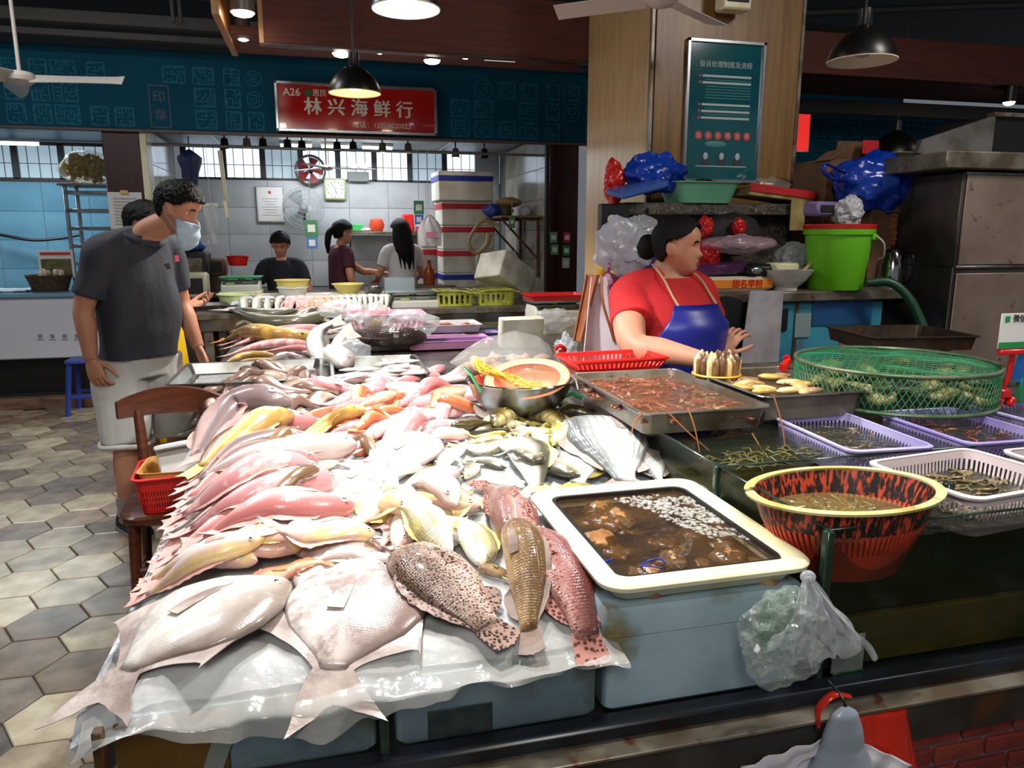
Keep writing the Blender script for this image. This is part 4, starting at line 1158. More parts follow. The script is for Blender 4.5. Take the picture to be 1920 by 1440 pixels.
# ---------------- baskets
def basket(name, label, ring, ztop, depth, mat, rim=.012, nb=60, slit=(.2, .8), taper=.86, rim_mat=None, group=None, tilt=None, c=None, bands=(), liner=None):
    """ring(k): point list of the rim outline scaled by k, at z=0, centred on c"""
    t = thing(name, label, 'basket', (c[0], c[1], ztop - depth), group=group)
    mt = MX.Translation(V((c[0], c[1], ztop))) @ (tilt or MX.Identity(4)) @ MX.Translation(V((-c[0], -c[1], -ztop)))
    base = ring(1.0)
    n = len(base)
    C = V((c[0], c[1], 0))
    def rg(k, z): return [mt @ (C + (q - C) * k + V((0, 0, z))) for q in base]
    dx = max((q - C).length for q in base)
    e = rim / dx
    MB().loft([rg(1, ztop - .004), rg(1 + e, ztop - .002), rg(1 + e * 1.1, ztop + .003), rg(1, ztop + .006), rg(1 - e * .5, ztop + .003), rg(1 - e * .4, ztop - .004)], False, False).build('rim', rim_mat or mat, t)
    kz = lambda s_: lerp(1 - e * .2, taper, s_ ** 1.3)
    zz = lambda s_: ztop - depth * s_
    def band(s0, s1):
        th = .0025 / dx
        return MB().loft([rg(kz(s0), zz(s0)), rg(kz(s1), zz(s1)), rg(kz(s1) - th, zz(s1)), rg(kz(s0) - th, zz(s0)), rg(kz(s0), zz(s0))], False, False)
    band(0, slit[0]).build('upper_wall', liner or mat, t)
    band(slit[1], 1).build('lower_wall', mat, t)
    for s0, s1 in bands: band(s0, s1).build('band', mat, t)
    MB().loft([rg(kz(1) * .999, zz(1) + .001), rg(kz(1) * .999, zz(1) - .002)]).build('bottom', mat, t)
    rb = MB()
    per = [0]
    for i in range(n): per.append(per[-1] + (base[(i + 1) % n] - base[i]).length)
    for k in range(nb):
        x = per[-1] * (k + .25) / nb
        for i in range(n):
            if per[i] <= x < per[i + 1]:
                f = (x - per[i]) / (per[i + 1] - per[i])
                q = base[i].lerp(base[(i + 1) % n], f); break
        T = (base[(i + 1) % n] - base[i]).normalized() * (per[-1] / nb * .24)
        def pt(s_, o): return mt @ (C + (q - C) * (kz(s_) - o) + V((0, 0, zz(s_))))
        th = .0025 / dx
        rr = []
        for s_ in (slit[0] - .01, (slit[0] + slit[1]) / 2, slit[1] + .01):
            rr.append([pt(s_, 0) - T, pt(s_, 0) + T, pt(s_, th) + T, pt(s_, th) - T])
        rb.loft(rr)
    rb.build('slats', mat, t, smooth=False)
    return t
def circ(cx, cy, r, n=64): return lambda k: [V((cx + r * k * math.cos(2 * PI * i / n), cy + r * k * math.sin(2 * PI * i / n), 0)) for i in range(n)]
def rect(cx, cy, w, h, r, rz=0):
    m = MX.Translation(V((cx, cy, 0))) @ MX.Rotation(rz, 4, 'Z')
    return lambda k: [m @ q for q in rrect(0, 0, w * k, h * k, r, 0, 6)]
m_orange = M('orange_basket', (206, 66, 34), .4, c2=(170, 48, 26), scale=8)
m_yelrim = M('stained_rim', (208, 202, 148), .45, c2=(176, 160, 84), scale=9, c3=(30, 22, 14), scale3=26, lo3=.62, hi3=.7)
m_stain = M('stained_orange', (196, 70, 38), .5, c3=(20, 15, 11), scale3=60, lo3=.4, hi3=.52, stretch=(2.2, 2.2, .35))
def prawns(n, cx, cy, w, h, z, mat, label, L=(.05, .08), seed=1, shape='rect', dz=.006, rz=0):
    rr = random.Random(seed); mb = MB()
    for k in range(n):
        while True:
            u, v = rr.uniform(-1, 1), rr.uniform(-1, 1)
            if shape == 'rect' or u * u + v * v < 1: break
        p = MX.Rotation(rz, 3, 'Z') @ V((u * w / 2, v * h / 2, 0)) + V((cx, cy, z + rr.uniform(-dz, dz)))
        a = rr.gauss(.5, .7) + (PI if rr.random() < .5 else 0); l = rr.uniform(*L); cv = rr.uniform(-.25, .25)
        T = V((math.cos(a), math.sin(a), 0)); D = V((-T.y, T.x, 0))
        pts = [p - T * l / 2, p - T * l * .2 + D * cv * l * .6, p + T * l * .15 + D * cv * l * .6, p + T * l * .42, p + T * l * .5]
        mb.tube(pts, [.001, l * .085, l * .08, l * .04, l * .07], 6, flat=.8)
        if rr.random() < .5: mb.tube([p - T * l * .45, p - T * l * .8 + D * l * .2], .0006, 4)
    return tag(mb.build('prawns', mat, ang=180), label, 'prawns', kind='stuff')
m_pr1 = M('prawn_grey', (128, 112, 72), .2, c2=(86, 74, 40), scale=20, coat=.5)
m_pr2 = M('prawn_red', (140, 78, 54), .2, c2=(96, 56, 44), scale=16, c3=(150, 130, 96), scale3=24, coat=.5)
oc = (1.003, 1.235)
basket('round_basket', 'round orange basket with stained yellow rim sitting in the tank corner', lambda k: [V((oc[0] + .187 * k * math.cos(2 * PI * i / 72), oc[1] + .15 * k * math.sin(2 * PI * i / 72), 0)) for i in range(72)], .945, .155, m_orange, .013, 84, (.34, .62), .62, m_yelrim, c=oc, tilt=MX.Rotation(-.05, 4, 'X') @ MX.Rotation(-.03, 4, 'Y'), liner=m_stain, bands=((.62, .72),))
prawns(150, oc[0], oc[1], .25, .2, .888, m_pr1, 'grey brown prawns in the orange basket', (.05, .075), 3, 'c', .004)
m_pw = M('prawn_water', (150, 128, 70), .04, alpha=.45, spec=.7, c2=(110, 92, 50), scale=12, bump=.4, bscale=30)
one(MB().lathe([(0, 0), (.158, 0)], 40, (oc[0], oc[1], .893), sy=.79, cap=False), 'basket_water', m_pw, 'cloudy water standing in the orange basket', 'water')
m_lav = M('lavender_plastic', (182, 174, 218), .35, c2=(168, 158, 210), scale=5)
m_lavd = M('violet_plastic', (150, 136, 200), .35, c2=(166, 154, 210), scale=5)
m_pinkw = M('pinkish_white_plastic', (222, 206, 210), .35)
basket('rect_basket', 'lavender basket in the tank behind the orange one', rect(1.372, 1.69, .235, .37, .03, -.06), .925, .075, m_lav, .008, 90, (.22, .62), .9, c=(1.372, 1.69))
prawns(150, 1.38, 1.67, .2, .31, .896, m_pr1, 'grey prawns in the lavender basket', (.04, .065), 4, rz=-.06)
basket('rect_basket', 'violet basket with reddish prawns at the right edge of the tank', rect(1.735, 1.68, .27, .36, .03, -.04), .922, .07, m_lavd, .008, 90, (.22, .62), .9, c=(1.735, 1.68))
prawns(140, 1.735, 1.68, .23, .31, .897, m_pr2, 'reddish prawns in the violet basket', (.04, .065), 5)
basket('rect_basket', 'pinkish white basket with prawns right of the orange basket', rect(1.385, 1.30, .32, .27, .035, .12), .93, .085, m_pinkw, .01, 96, (.22, .62), .9, c=(1.385, 1.30))
prawns(190, 1.385, 1.30, .28, .23, .884, m_pr1, 'grey prawns in the pinkish white basket', (.045, .07), 6, rz=.12)
basket('rect_basket', 'pale basket cut by the right picture edge', rect(1.78, 1.28, .34, .3, .035, 0), .925, .08, m_pinkw, .01, 96, (.22, .62), .9, c=(1.78, 1.28))
basket('rect_basket', 'grey violet basket behind at the right picture edge', rect(2.1, 1.72, .3, .34, .03, 0), .925, .07, m_lav, .008, 80, (.22, .62), .9, c=(2.1, 1.72))
# ---------------- steel trays
def tray(label, c, w, h, d, mat, rz=0, lipw=.014, taper=.93, name='steel_tray', group=None):
    t = thing(name, label, 'tray', c, rz, group)
    rings = [rrect(0, 0, w * taper, h * taper, .02, 0), rrect(0, 0, w - .01, h - .01, .024, d - .006), rrect(0, 0, w + lipw, h + lipw, .028, d), rrect(0, 0, w + lipw, h + lipw, .028, d + .003), rrect(0, 0, w - .012, h - .012, .024, d + .003), rrect(0, 0, w * taper - .006, h * taper - .006, .02, .004)]
    MB().loft(rings).build('pan', mat, t, False)
    return t
def wirerim(t, w, h, d, mat=m_steel):
    q = rrect(0, 0, w + .012, h + .012, .028, d + .002)
    MB().tube(q + [q[0]], .0035, 6).build('rolled_rim', mat, t, False)
m_traywater = M('tray_water', (110, 84, 60), .03, alpha=.4, spec=.7, bump=.3, bscale=25)
t = tray('rusty steel tray of reddish prawns in water on the tank', (.995, 2.07, .925), .375, .6, .06, m_steeld, -.01)
wirerim(t, .375, .6, .06)
MB().box((0, 0, .046), (.35, .57, .004), .001).build('water', m_traywater, t, False)
prawns(330, .985, 2.06, .33, .54, .965, m_pr2, 'reddish brown prawns in the left steel tray', (.06, .1), 7, dz=.008)
t = tray('rusty steel tray of yellow shellfish next to the prawn tray', (1.375, 2.055, .925), .34, .43, .07, m_steeld)
wirerim(t, .34, .43, .07)
MB().box((0, 0, .045), (.31, .4, .004), .001).build('water', m_traywater, t, False)
m_geo = [M('geoduck_%d' % i, c, .22, c2=c2, scale=10, coat=.5) for i, (c, c2) in enumerate((((206, 172, 96), (166, 124, 60)), ((222, 200, 150), (196, 160, 96)), ((190, 150, 120), (150, 110, 84))))]
for k in range(20):
    x, y, a = cr.uniform(-.11, .11), cr.uniform(-.16, .14), cr.gauss(.0, .5)
    l = cr.uniform(.06, .085)
    p = V((1.375 + x, 2.055 + y, .978 + cr.uniform(0, .008)))
    T = V((math.cos(a), math.sin(a), 0))
    mb = MB().tube([p - T * l * .6, p - T * l * .4, p, p + T * l * .35, p + T * l * .6], [.004, .016, .019, .012, .004], 10, flat=.6, sm=12)
    one(mb, 'shellfish', m_geo[k % 3], 'long yellowish shellfish in the right steel tray', 'shellfish', 'yellow shellfish in the right tray', ang=180)
# antennae hanging out of the tray
for k, pts in enumerate(([(1205, 775), (1190, 790), (1184, 815)], [(1250, 770), (1290, 810), (1330, 845)], [(1290, 765), (1302, 800), (1312, 848)], [(1410, 812), (1430, 845), (1445, 862)], [(1450, 740), (1465, 790), (1473, 845)])):
    P = [ay(px, py, 1.72 - .03 * i) for i, (px, py) in enumerate(pts)]
    one(MB().tube(P, [.0022, .002, .0012], 5, sm=8), 'prawn_feeler', M('feeler_%d' % k, (150, 90, 40), .5), ['orange feeler curling over the tray corner', 'thin feeler slanting down from the tray front', 'nearly upright feeler below the tray front', 'short feeler sticking out of the dark tank water', 'orange feeler between the two steel trays'][k], 'feeler')
# tied bundle of razor clams
t = thing('razor_clam_bundle', 'round bundle of upright razor clams tied with a yellow band', 'shellfish bundle', (1.255, 2.2, .985))
for k in range(34):
    rr_ = .066 if k < 20 else (.045 if k < 30 else .02)
    n_ = 20 if k < 20 else (10 if k < 30 else 4)
    a = 2 * PI * k / n_ + rr_ * 30
    x, y = rr_ * math.cos(a), rr_ * math.sin(a)
    h = cr.uniform(.068, .082)
    MB().tube([(x, y, .0), (x, y, h * .3), (x * 1.03, y * 1.03, h * .85), (x * .95, y * .95, h), (x * .93, y * .93, h + .008)], [.009, .0105, .0105, .007, .002], 8).build('razor_clam', (m_geo[1], M('clam_dark', (84, 52, 30), .25, c2=(130, 96, 60), scale=20, coat=.4))[0 if k % 3 == 0 else 1] if k < 2 else bpy.data.materials['geoduck_1' if k % 3 == 0 else 'clam_dark'], t, False)
q = [V((.077 * math.cos(2 * PI * i / 32), .077 * math.sin(2 * PI * i / 32), .014)) for i in range(33)]
MB().tube(q, .004, 6).build('band', M('yellow_band', (206, 168, 40), .4), t, False)
# green net basket
m_net = M('green_net', (44, 128, 84), .5)
m_netm = M('net_ring', (120, 130, 104), .4, .4, c2=(70, 110, 70), scale=12)
nc, nr, nz0, nz1 = (1.79, 2.02), .3, .935, 1.05
t = thing('net_basket', 'round green net cage with steel hoops full of shellfish', 'net cage', (nc[0], nc[1], nz0))
for z in (nz0, nz1):
    MB().tube([V((nc[0] + nr * math.cos(2 * PI * i / 64), nc[1] + nr * math.sin(2 * PI * i / 64), z)) for i in range(65)], .006, 8).build('hoop', m_netm, t)
nb = MB()
for sg in (-1, 1):
    for k in range(96):
        a0 = 2 * PI * k / 96
        nb.tube([V((nc[0] + nr * math.cos(a0 + sg * .22 * s_), nc[1] + nr * math.sin(a0 + sg * .22 * s_), lerp(nz0, nz1, s_))) for s_ in (0, .25, .5, .75, 1)], .0014, 4)
def sag(x, y):
    r = math.hypot(x - nc[0], y - nc[1]) / nr
    return nz1 + (.012 * math.cos(r * PI / 2) + .02 * nz(x * 7, y * 7, 2)) * (1 - r ** 4) - .004
for sg in (-1, 1):
    for k in range(-24, 25):
        o = k * .0245; pts = []
        hl = math.sqrt(max(0, nr * nr - o * o * .5 - .0001)) if abs(o) * .7071 < nr else 0
        if hl < .03: continue
        bx, by = o * .7071 * .7071 * 1.414, -sg * o * .7071 * .7071 * 1.414
        d0 = V((.7071, sg * .7071, 0)); pp = V((sg * .7071 * -1, .7071, 0)) * (o * .7071) * 1.3
        L2 = nr * nr - pp.length_squared
        if L2 <= .001: continue
        hl = math.sqrt(L2)
        for i in range(13):
            q = V((nc[0], nc[1], 0)) + pp + d0 * (hl * (i / 6 - 1))
            q.z = sag(q.x, q.y); pts.append(q)
        nb.tube(pts, .0014, 4)
tag(nb.build('netting', m_net, t, ang=180), kind='stuff')
m_oy = [M('oyster_%d' % i, c, .35, c2=c2, scale=16, bump=.6, bscale=50) for i, (c, c2) in enumerate((((150, 136, 84), (96, 84, 48)), ((84, 92, 62), (50, 60, 40)), ((176, 160, 110), (120, 104, 60))))]
for k in range(60):
    a, r = cr.random() * 6.283, math.sqrt(cr.random()) * .265
    if k < 34: r = cr.uniform(.22, .268); a = cr.uniform(-PI * .95, .3)
    s_ = cr.uniform(.02, .034); sd = k
    mb = MB().ball((0, 0, 0), (s_ * 1.25, s_, s_ * .6), 12, 8, fn=lambda q: q * (1 + .22 * nz(q.x * 40 + sd, q.y * 40, q.z * 40)))
    mb.xf(MX.Translation((nc[0] + r * math.cos(a), nc[1] + r * math.sin(a), nz0 + .025 + cr.uniform(0, .055))) @ MX.Rotation(cr.random() * 6, 4, 'Z') @ MX.Rotation(cr.uniform(-.7, .7), 4, 'X'))
    one(mb, 'shellfish', m_oy[k % 3], 'yellowish shellfish heaped inside the green net cage', 'shellfish', 'shellfish in the green net cage', ang=180)
# rusty tray on stack behind
t = tray('dark rusty baking tray raised behind the green net cage', (2.18, 2.45, 1.03), .42, .36, .05, M('rust_tray', (74, 60, 48), .5, .4, c2=(50, 36, 28), scale=8, c3=(90, 52, 26), scale3=14), -.15)
st = foam_box('white printed carton under the rusty tray', (2.14, 2.42, .93), (.32, .28, .096), M('print_carton', (150, 138, 132), .7, c2=(110, 80, 76), scale=7), -.2)
# shelf board carrying carton, net and payment sign
one(MB().box((2.0, 2.45, .915), (1.0, .6, .02), .004), 'board', m_steeld, 'dull steel board behind the tanks', 'board')
# flat red basket behind the prawn tray
basket('flat_red_basket', 'flat red basket just behind the prawn tray', rect(1.0, 2.5, .36, .2, .02, .06), 1.02, .035, m_red, .008, 60, (.25, .75), .88, c=(1.0, 2.5))
one(MB().box((1.0, 2.5, .95), (.3, .16, .068), .004), 'support_block', m_foam, 'white block under the flat red basket', 'block')
# payment sign with red clamp stand
t = thing('payment_sign', 'white and green payment card held up by a red clamp at the right edge', 'sign', (2.05, 1.83, .93))
MB().box((2.05, 1.8, 1.168), (.18, .004, .105), .001).build('card', m_paper, t)
MB().box((2.05, 1.797, 1.125), (.18, .002, .018), .0005).build('green_strip', M('pay_green', (30, 140, 70), .5), t)
MB().box((1.982, 1.797, 1.204), (.018, .002, .018), .004).build('logo', bpy.data.materials['pay_green'], t)
text('微信支付', .024, (2.05, 1.7965, 1.204), m_ink, t)
MB().box((2.06, 1.802, 1.103), (.18, .02, .016), .003).build('clamp_bar', m_red, t)
MB().tube([(2.03, 1.81, 1.1), (2.035, 1.815, 1.03), (2.02, 1.82, .985)], .008, 8).build('clamp_arm', m_red, t)
MB().box((2.02, 1.82, .97), (.05, .03, .03), .006).build('clamp', m_red, t)
MB().box((2.0, 1.815, .942), (.02, .03, .035), .005).build('jaw', m_red, t)
MB().box((2.05, 1.815, .945), (.02, .03, .03), .005, ry=.5).build('jaw', m_red, t)
t = thing('payment_card', 'blue payment card leaning beside the red clamp', 'sign', (2.16, 1.86, .93))
MB().box((2.16, 1.84, 1.04), (.16, .004, .12), .001, ry=.35).build('card', M('pay_blue', (40, 120, 200), .5), t)
MB().box((2.16, 1.845, .97), (.1, .02, .08), .002).build('stand', M('pay_green2', (40, 120, 80), .5), t)
one(MB().tube([az(1468, 690, 1.0), az(1478, 676, 1.02), az(1472, 668, 1.035)], [.016, .014, .011], 8), 'red_clip', m_red, 'small red plastic clip lying behind the yellow shellfish tray', 'clip')
# ---------------- steel bowl with peach colander
bc = (.665, 2.52)
t = thing('steel_bowl', 'large steel mixing bowl standing behind the silver fish', 'bowl', (bc[0], bc[1], .83))
pf = [(.0, .0), (.09, .002), (.13, .02), (.165, .06), (.183, .105), (.19, .12), (.186, .122), (.178, .105), (.16, .062), (.125, .026), (.085, .008), (0, .006)]
MB().lathe(pf, 56, cap=False).build('bowl', m_steel, t, False)
MB().tube([V((.19 * math.cos(2 * PI * i / 56), .19 * math.sin(2 * PI * i / 56), .121)) for i in range(57)], .003, 6).build('rolled_rim', m_chrome, t, False)
m_peach = M('peach_plastic', (228, 150, 116), .4, sss=.1); m_salmon = M('salmon_plastic', (196, 84, 70), .4)
tl = MX.Rotation(.25, 4, 'X') @ MX.Rotation(-.16, 4, 'Y')
t = thing('inner_bowl', 'dark pink plastic bowl inside the steel bowl', 'bowl', (bc[0], bc[1], .86))
MB().lathe([(0, .0), (.1, .004), (.15, .045), (.168, .085), (.17, .09), (.162, .088), (.145, .05), (.095, .01), (0, .006)], 48, cap=False).build('bowl', m_salmon, t, False)
t = thing('colander', 'peach colander with fine slots tilted in the steel bowl', 'colander', (bc[0] + .02, bc[1] - .03, .93))
cm = basis(t) @ tl
def cl(mb): return mb.xf(cm)
cl(MB().lathe([(.118, .028), (.125, .032), (.15, .034), (.152, .028), (.128, .024), (.12, .022)], 64, cap=False)).build('rim', m_peach, t)
mb = MB()
for k in range(120):
    a = 2 * PI * k / 120
    mb.tube([V((r * math.cos(a), r * math.sin(a), z)) for r, z in ((.12, .028), (.115, .005), (.1, -.02), (.07, -.034))], .0019, 4)
cl(mb).build('slats', m_peach, t)
cl(MB().lathe([(.1165, .003), (.1145, .003), (.1105, -.005), (.1125, -.005), (.1165, .003)], 64, cap=False)).build('band', m_peach, t)
cl(MB().lathe([(0, -.036), (.072, -.036), (.074, -.033), (0, -.032)], 48, cap=False)).build('bottom', m_peach, t)
m_ynet = M('yellow_net', (222, 178, 40), .4, alpha=.9)
def ynet(u, v):
    pts = cat([(bc[0] - .13, bc[1] + .16, .985), (bc[0] - .1, bc[1] + .05, .965), (bc[0] - .04, bc[1] - .04, .955), (bc[0] + .05, bc[1] - .1, .925)], 20)
    q = pts[min(19, int(u * 19))]
    wdt = itp([(0, .012), (.3, .04), (.55, .014), (.8, .05), (1, .06)], u)
    return q + V(((v - .5) * wdt * 1.4, (v - .5) * wdt * .7, .012 * math.sin(v * 14 + u * 9)))
yb = MB(); yr = random.Random(8)
for k in range(46):
    v0, v1 = yr.random(), yr.random()
    yb.tube([ynet(u, lerp(v0, v1, u) + .2 * math.sin(u * 9 + k)) + V((0, 0, yr.uniform(-.004, .01))) for u in (0, .15, .3, .45, .6, .75, .9, 1)], .0011, 4)
one(yb, 'yellow_net', m_ynet, 'twisted yellow net bag hanging over the colander edge', 'net bag')
m_gr = M('green_strap', (24, 110, 56), .4)
one(MB().tube([ay(868, 688, 2.47), ay(885, 705, 2.42), ay(902, 736, 2.40)], .007, 8, flat=.5), 'green_strap', m_gr, 'green plastic strap leaning on the left bowl rim', 'strap')
one(MB().tube([ay(1060, 742, 2.42), ay(1075, 738, 2.42), ay(1090, 746, 2.42)], .008, 8), 'green_hose_end', m_gr, 'green hose end between the bowl and the prawn tray', 'hose')

# ---------------- clear bags
def crumple(c, r, seed, n=64, m=44, amp=.28, f=5.0, squash=None):
    def fn(q):
        d = q.normalized()
        e = V((d.x + seed * 3.1, d.y, d.z))
        a = NZ.voronoi(e * f * .36)[0][0]
        b_ = NZ.voronoi(e * f * .8)[0][0]
        q = q * (1 + amp * (a * 1.1 + b_ * .7 - .85 + .5 * nz(d.x * 1.7 + seed, d.y * 1.7, d.z * 1.7)))
        return squash(q) if squash else q
    return MB().ball(c, r, n, m, fn)
m_clear = M('clear_bag', (200, 210, 206), .06, alpha=.16, spec=1.0, c2=(190, 206, 196), scale=7, bump=.6, bscale=12)
m_clearg = M('clear_bag_print', (60, 150, 84), .3, alpha=.16)
m_milky = M('milky_bag', (206, 212, 216), .2, alpha=.4, spec=.8, bump=.7, bscale=18)
c = ay(1465, 1195, 1.03)
t = thing('plastic_bag', 'crumpled clear plastic bag hanging from the tub corner before the tank', 'plastic bag', (c.x, c.y, c.z - .09))
crumple(c, (.078, .045, .085), 3, 44, 30, amp=.35).build('bag', m_clear, t, ang=22)
crumple(c + V((-.005, -.006, .01)), (.06, .03, .07), 9, 36, 24, amp=.5, f=8).build('inner_fold', m_clear, t, ang=20)
crumple(c + V((0, .01, .02)), (.035, .02, .05), 19, amp=.5, f=8).build('green_print', m_clearg, t, ang=180)
knot = ay(1515, 1082, 1.04)
for k, (px, py, w_) in enumerate(((1490, 1215, .03), (1540, 1240, .024), (1598, 1225, .028), (1565, 1195, .03))):
    e = ay(px, py, 1.02)
    def fold(u, v, e=e, w_=w_, k=k):
        q = knot.lerp(e, u)
        ww = 1.25 * w_ * (.18 + u) * (1 + .3 * math.sin(u * 7 + k))
        return q + V(((v - .5) * 2 * ww, -.012 * math.sin(u * PI) + .008 * math.sin(v * 13 + k * 2 + 2 * nz(u * 5, v * 4, k)) * (.3 + u), .012 * math.sin(v * 9 + k) * u + .02 * u * nz(v * 6, k)))
    MB().sheet(24, 22, fold, .0008).build('flap', m_milky, t, ang=180)
MB().ball(knot, (.014, .012, .012), 12, 8).build('knot', m_milky, t)
# payment plate behind the bag on the glass (code left blank)
t = thing('payment_plate', 'dim payment plate with green foot stuck to the tank glass behind the bag', 'sign', ay(1590, 1250, 1.095))
q = ay(1590, 1225, 1.095)
MB().box(q, (.07, .003, .075), .001).build('plate', M('plate_grey', (110, 120, 112), .5), t)
MB().box(ay(1590, 1270, 1.094), (.07, .003, .026), .001).build('green_foot', M('plate_green', (10, 60, 28), .4), t)
# bundle of carrier bags on a hook at the bottom
m_bagw = M('white_carrier', (214, 212, 218), .3, alpha=.93, bump=.4, bscale=14, c2=(196, 192, 204), scale=6)
m_bagg = M('grey_carrier', (140, 150, 162), .3, bump=.1, bscale=6)
m_bagr = M('red_carrier', (214, 44, 22), .25, alpha=.95, bump=.3, bscale=10)
hk = ay(1572, 1325, 1.0)
t = thing('carrier_bag_bundle', 'bundle of white and grey carrier bags hung on a hook at the stall front', 'plastic bags', (hk.x, hk.y, .38))
MB().tube([hk + V((0, .03, .03)), hk + V((0, -.01, .02)), hk + V((.002, -.02, -.005)), hk + V((.004, -.014, -.03))], .0025, 6, sm=10).build('hook', m_black, t)
def pear(u, v):
    a = v * 2 * PI
    r = itp([(0, .004), (.08, .022), (.3, .033), (.42, .036), (.46, .036), (.5, .039), (.75, .056), (.9, .056), (1, .02)], u)
    return hk + V((.004 * u + 1.15 * r * math.cos(a), -.016 + r * .6 * math.sin(a), .012 - u * .165))
MB().sheet(30, 28, pear).build('grey_bag', m_bagg, t, ang=180)
for k in range(6):
    a0 = -1.35 + k * .4
    def fan(u, v, a0=a0, k=k):
        a = a0 + (v - .5) * .75
        d = V((math.sin(a) * 1.15, -.1 * u + .018 * math.sin(v * 11 + k * 2), -abs(math.cos(a)) * .85 - .08))
        return hk + V((0, -.004 + .006 * (k % 3), -.055)) + d * (.16 * u + .01) + V((0, .004 * math.sin(u * 20 + k), 0))
    MB().sheet(16, 20, fan, .0008).build('white_bag', m_bagw, t, ang=180)
t = thing('red_carrier_bag', 'folded bright red plastic bag hanging behind the carrier bag bundle', 'plastic bag', (hk.x + .08, hk.y + .012, .4))
P0, P1 = ay(1600, 1345, 1.015), ay(1700, 1330, 1.015)
for k in range(3):
    def rf(u, v, k=k):
        top = P0.lerp(P1, u); bot = V((lerp(P0.x + .05, P1.x + .035 + .008 * k, u), 1.0, .40))
        return top.lerp(bot, v) + V((.006 * k * u, .022 - .005 * k + .004 * math.sin(u * 9 + k * 2 + v * 2), -.004 * k))
    MB().sheet(20, 14, rf, .0008).build('layer', m_bagr, t, ang=180)
MB().tube([hk + V((-.03, .01, -.04)), hk + V((-.034, .008, -.005)), hk + V((-.01, .004, .022)), hk + V((.028, .006, .012))], [.006, .008, .008, .005], 8, sm=12, flat=.5).build('handle_loop', m_bagr, t)
# large clear bag of pale shellfish on the second table, by the steel bowl
c = ay(950, 658, 3.35)
t = thing('plastic_bag', 'large clear bag of pinkish shellfish behind the steel bowl', 'plastic bag', (c.x, c.y, .79))
def bagf(u, v):
    a = v * 2 * PI
    k = itp([(0, .02), (.1, .35), (.3, .8), (.55, 1), (.75, .8), (.9, .3), (1, .22)], u)
    cr_ = 1 + .1 * NZ.voronoi(V((u * 5, math.cos(a) * 2, math.sin(a) * 2)))[0][0] - .05
    x = lerp(ay(842, 660, 3.35).x, ay(1065, 660, 3.3).x, u)
    return V((x, 3.33 + .15 * k * cr_ * math.cos(a), .88 + (.115 * math.sin(a) * k * cr_) + .02 * math.sin(u * 3) - .035 * (u > .85)))
MB().sheet(44, 36, bagf).build('bag', M('thick_clear_bag', (206, 204, 196), .08, alpha=.3, spec=1.0, bump=.5, bscale=9), t, ang=180)
MB().tube([ay(1042, 655, 3.2), ay(1050, 648, 3.18), ay(1060, 656, 3.2), ay(1048, 660, 3.2)], .009, 8, sm=12).build('red_tie', m_red, t)
crumple(ay(1062, 662, 3.28), (.05, .05, .08), 17, 40, 28, .5, 8).build('bunched_end', m_milky, t, ang=180)
br_ = random.Random(6)
for k in range(22):
    p = V((c.x + br_.uniform(-.17, .16), 3.33 + br_.uniform(-.08, .08), .83 + br_.uniform(0, .06)))
    one(MB().ball(p, (br_.uniform(.025, .045), .022, .02), 12, 8, fn=lambda q: q * (1 + .2 * nz(q.x * 40 + k, q.y * 40, q.z * 40))), 'shellfish', M('pale_flesh_%d' % (k % 3), (206, 168, 140), .4) if k < 3 else bpy.data.materials['pale_flesh_%d' % (k % 3)], 'pale pinkish shellfish inside the large clear bag', 'shellfish', 'shellfish in the large clear bag', ang=180)
# ================================================================ PEOPLE
def skinmat(n, c, c2): return M(n, c, .5, c2=c2, scale=9, lo=.35, hi=.7, spec=.4, sss=.08)
m_skin = skinmat('skin_tan', (196, 140, 110), (182, 122, 92))
m_skinw = skinmat('skin_light', (198, 142, 114), (186, 126, 100))
m_hair = M('black_hair', (11, 9, 8), .55, spec=.2, c2=(7, 6, 6), scale=30, bump=.5, bscale=70, stretch=(4, 4, 1))
m_eyeball = M('eye_white', (225, 220, 215), .2); m_iris = M('eye_dark', (24, 16, 12), .15)
m_lip = M('lips', (170, 84, 76), .4)
HF = [(-.118, .045), (-.11, .07), (-.1, .082), (-.085, .083), (-.065, .087), (-.045, .083), (-.02, .082), (0, .08), (.02, .09), (.05, .091), (.075, .08), (.095, .055), (.108, .025), (.115, .002)]
HB = [(-.118, .01), (-.1, -.012), (-.07, -.05), (-.03, -.082), (.02, -.1), (.06, -.096), (.09, -.07), (.105, -.035), (.115, -.006)]
HW = [(-.118, .02), (-.105, .038), (-.08, .052), (-.045, .064), (0, .072), (.04, .075), (.07, .068), (.095, .047), (.108, .025), (.115, .004)]
NOSE = [(-.052, 0), (-.046, .01), (-.038, .024), (-.03, .025), (-.015, .015), (.005, .008), (.02, 0)]
LIPS = [(-.085, 0), (-.078, .003), (-.072, .006), (-.0665, .001), (-.061, .006), (-.054, 0)]
def smo(tab, x): return sum(itp(tab, x + d) for d in (-.008, 0, .008)) / 3
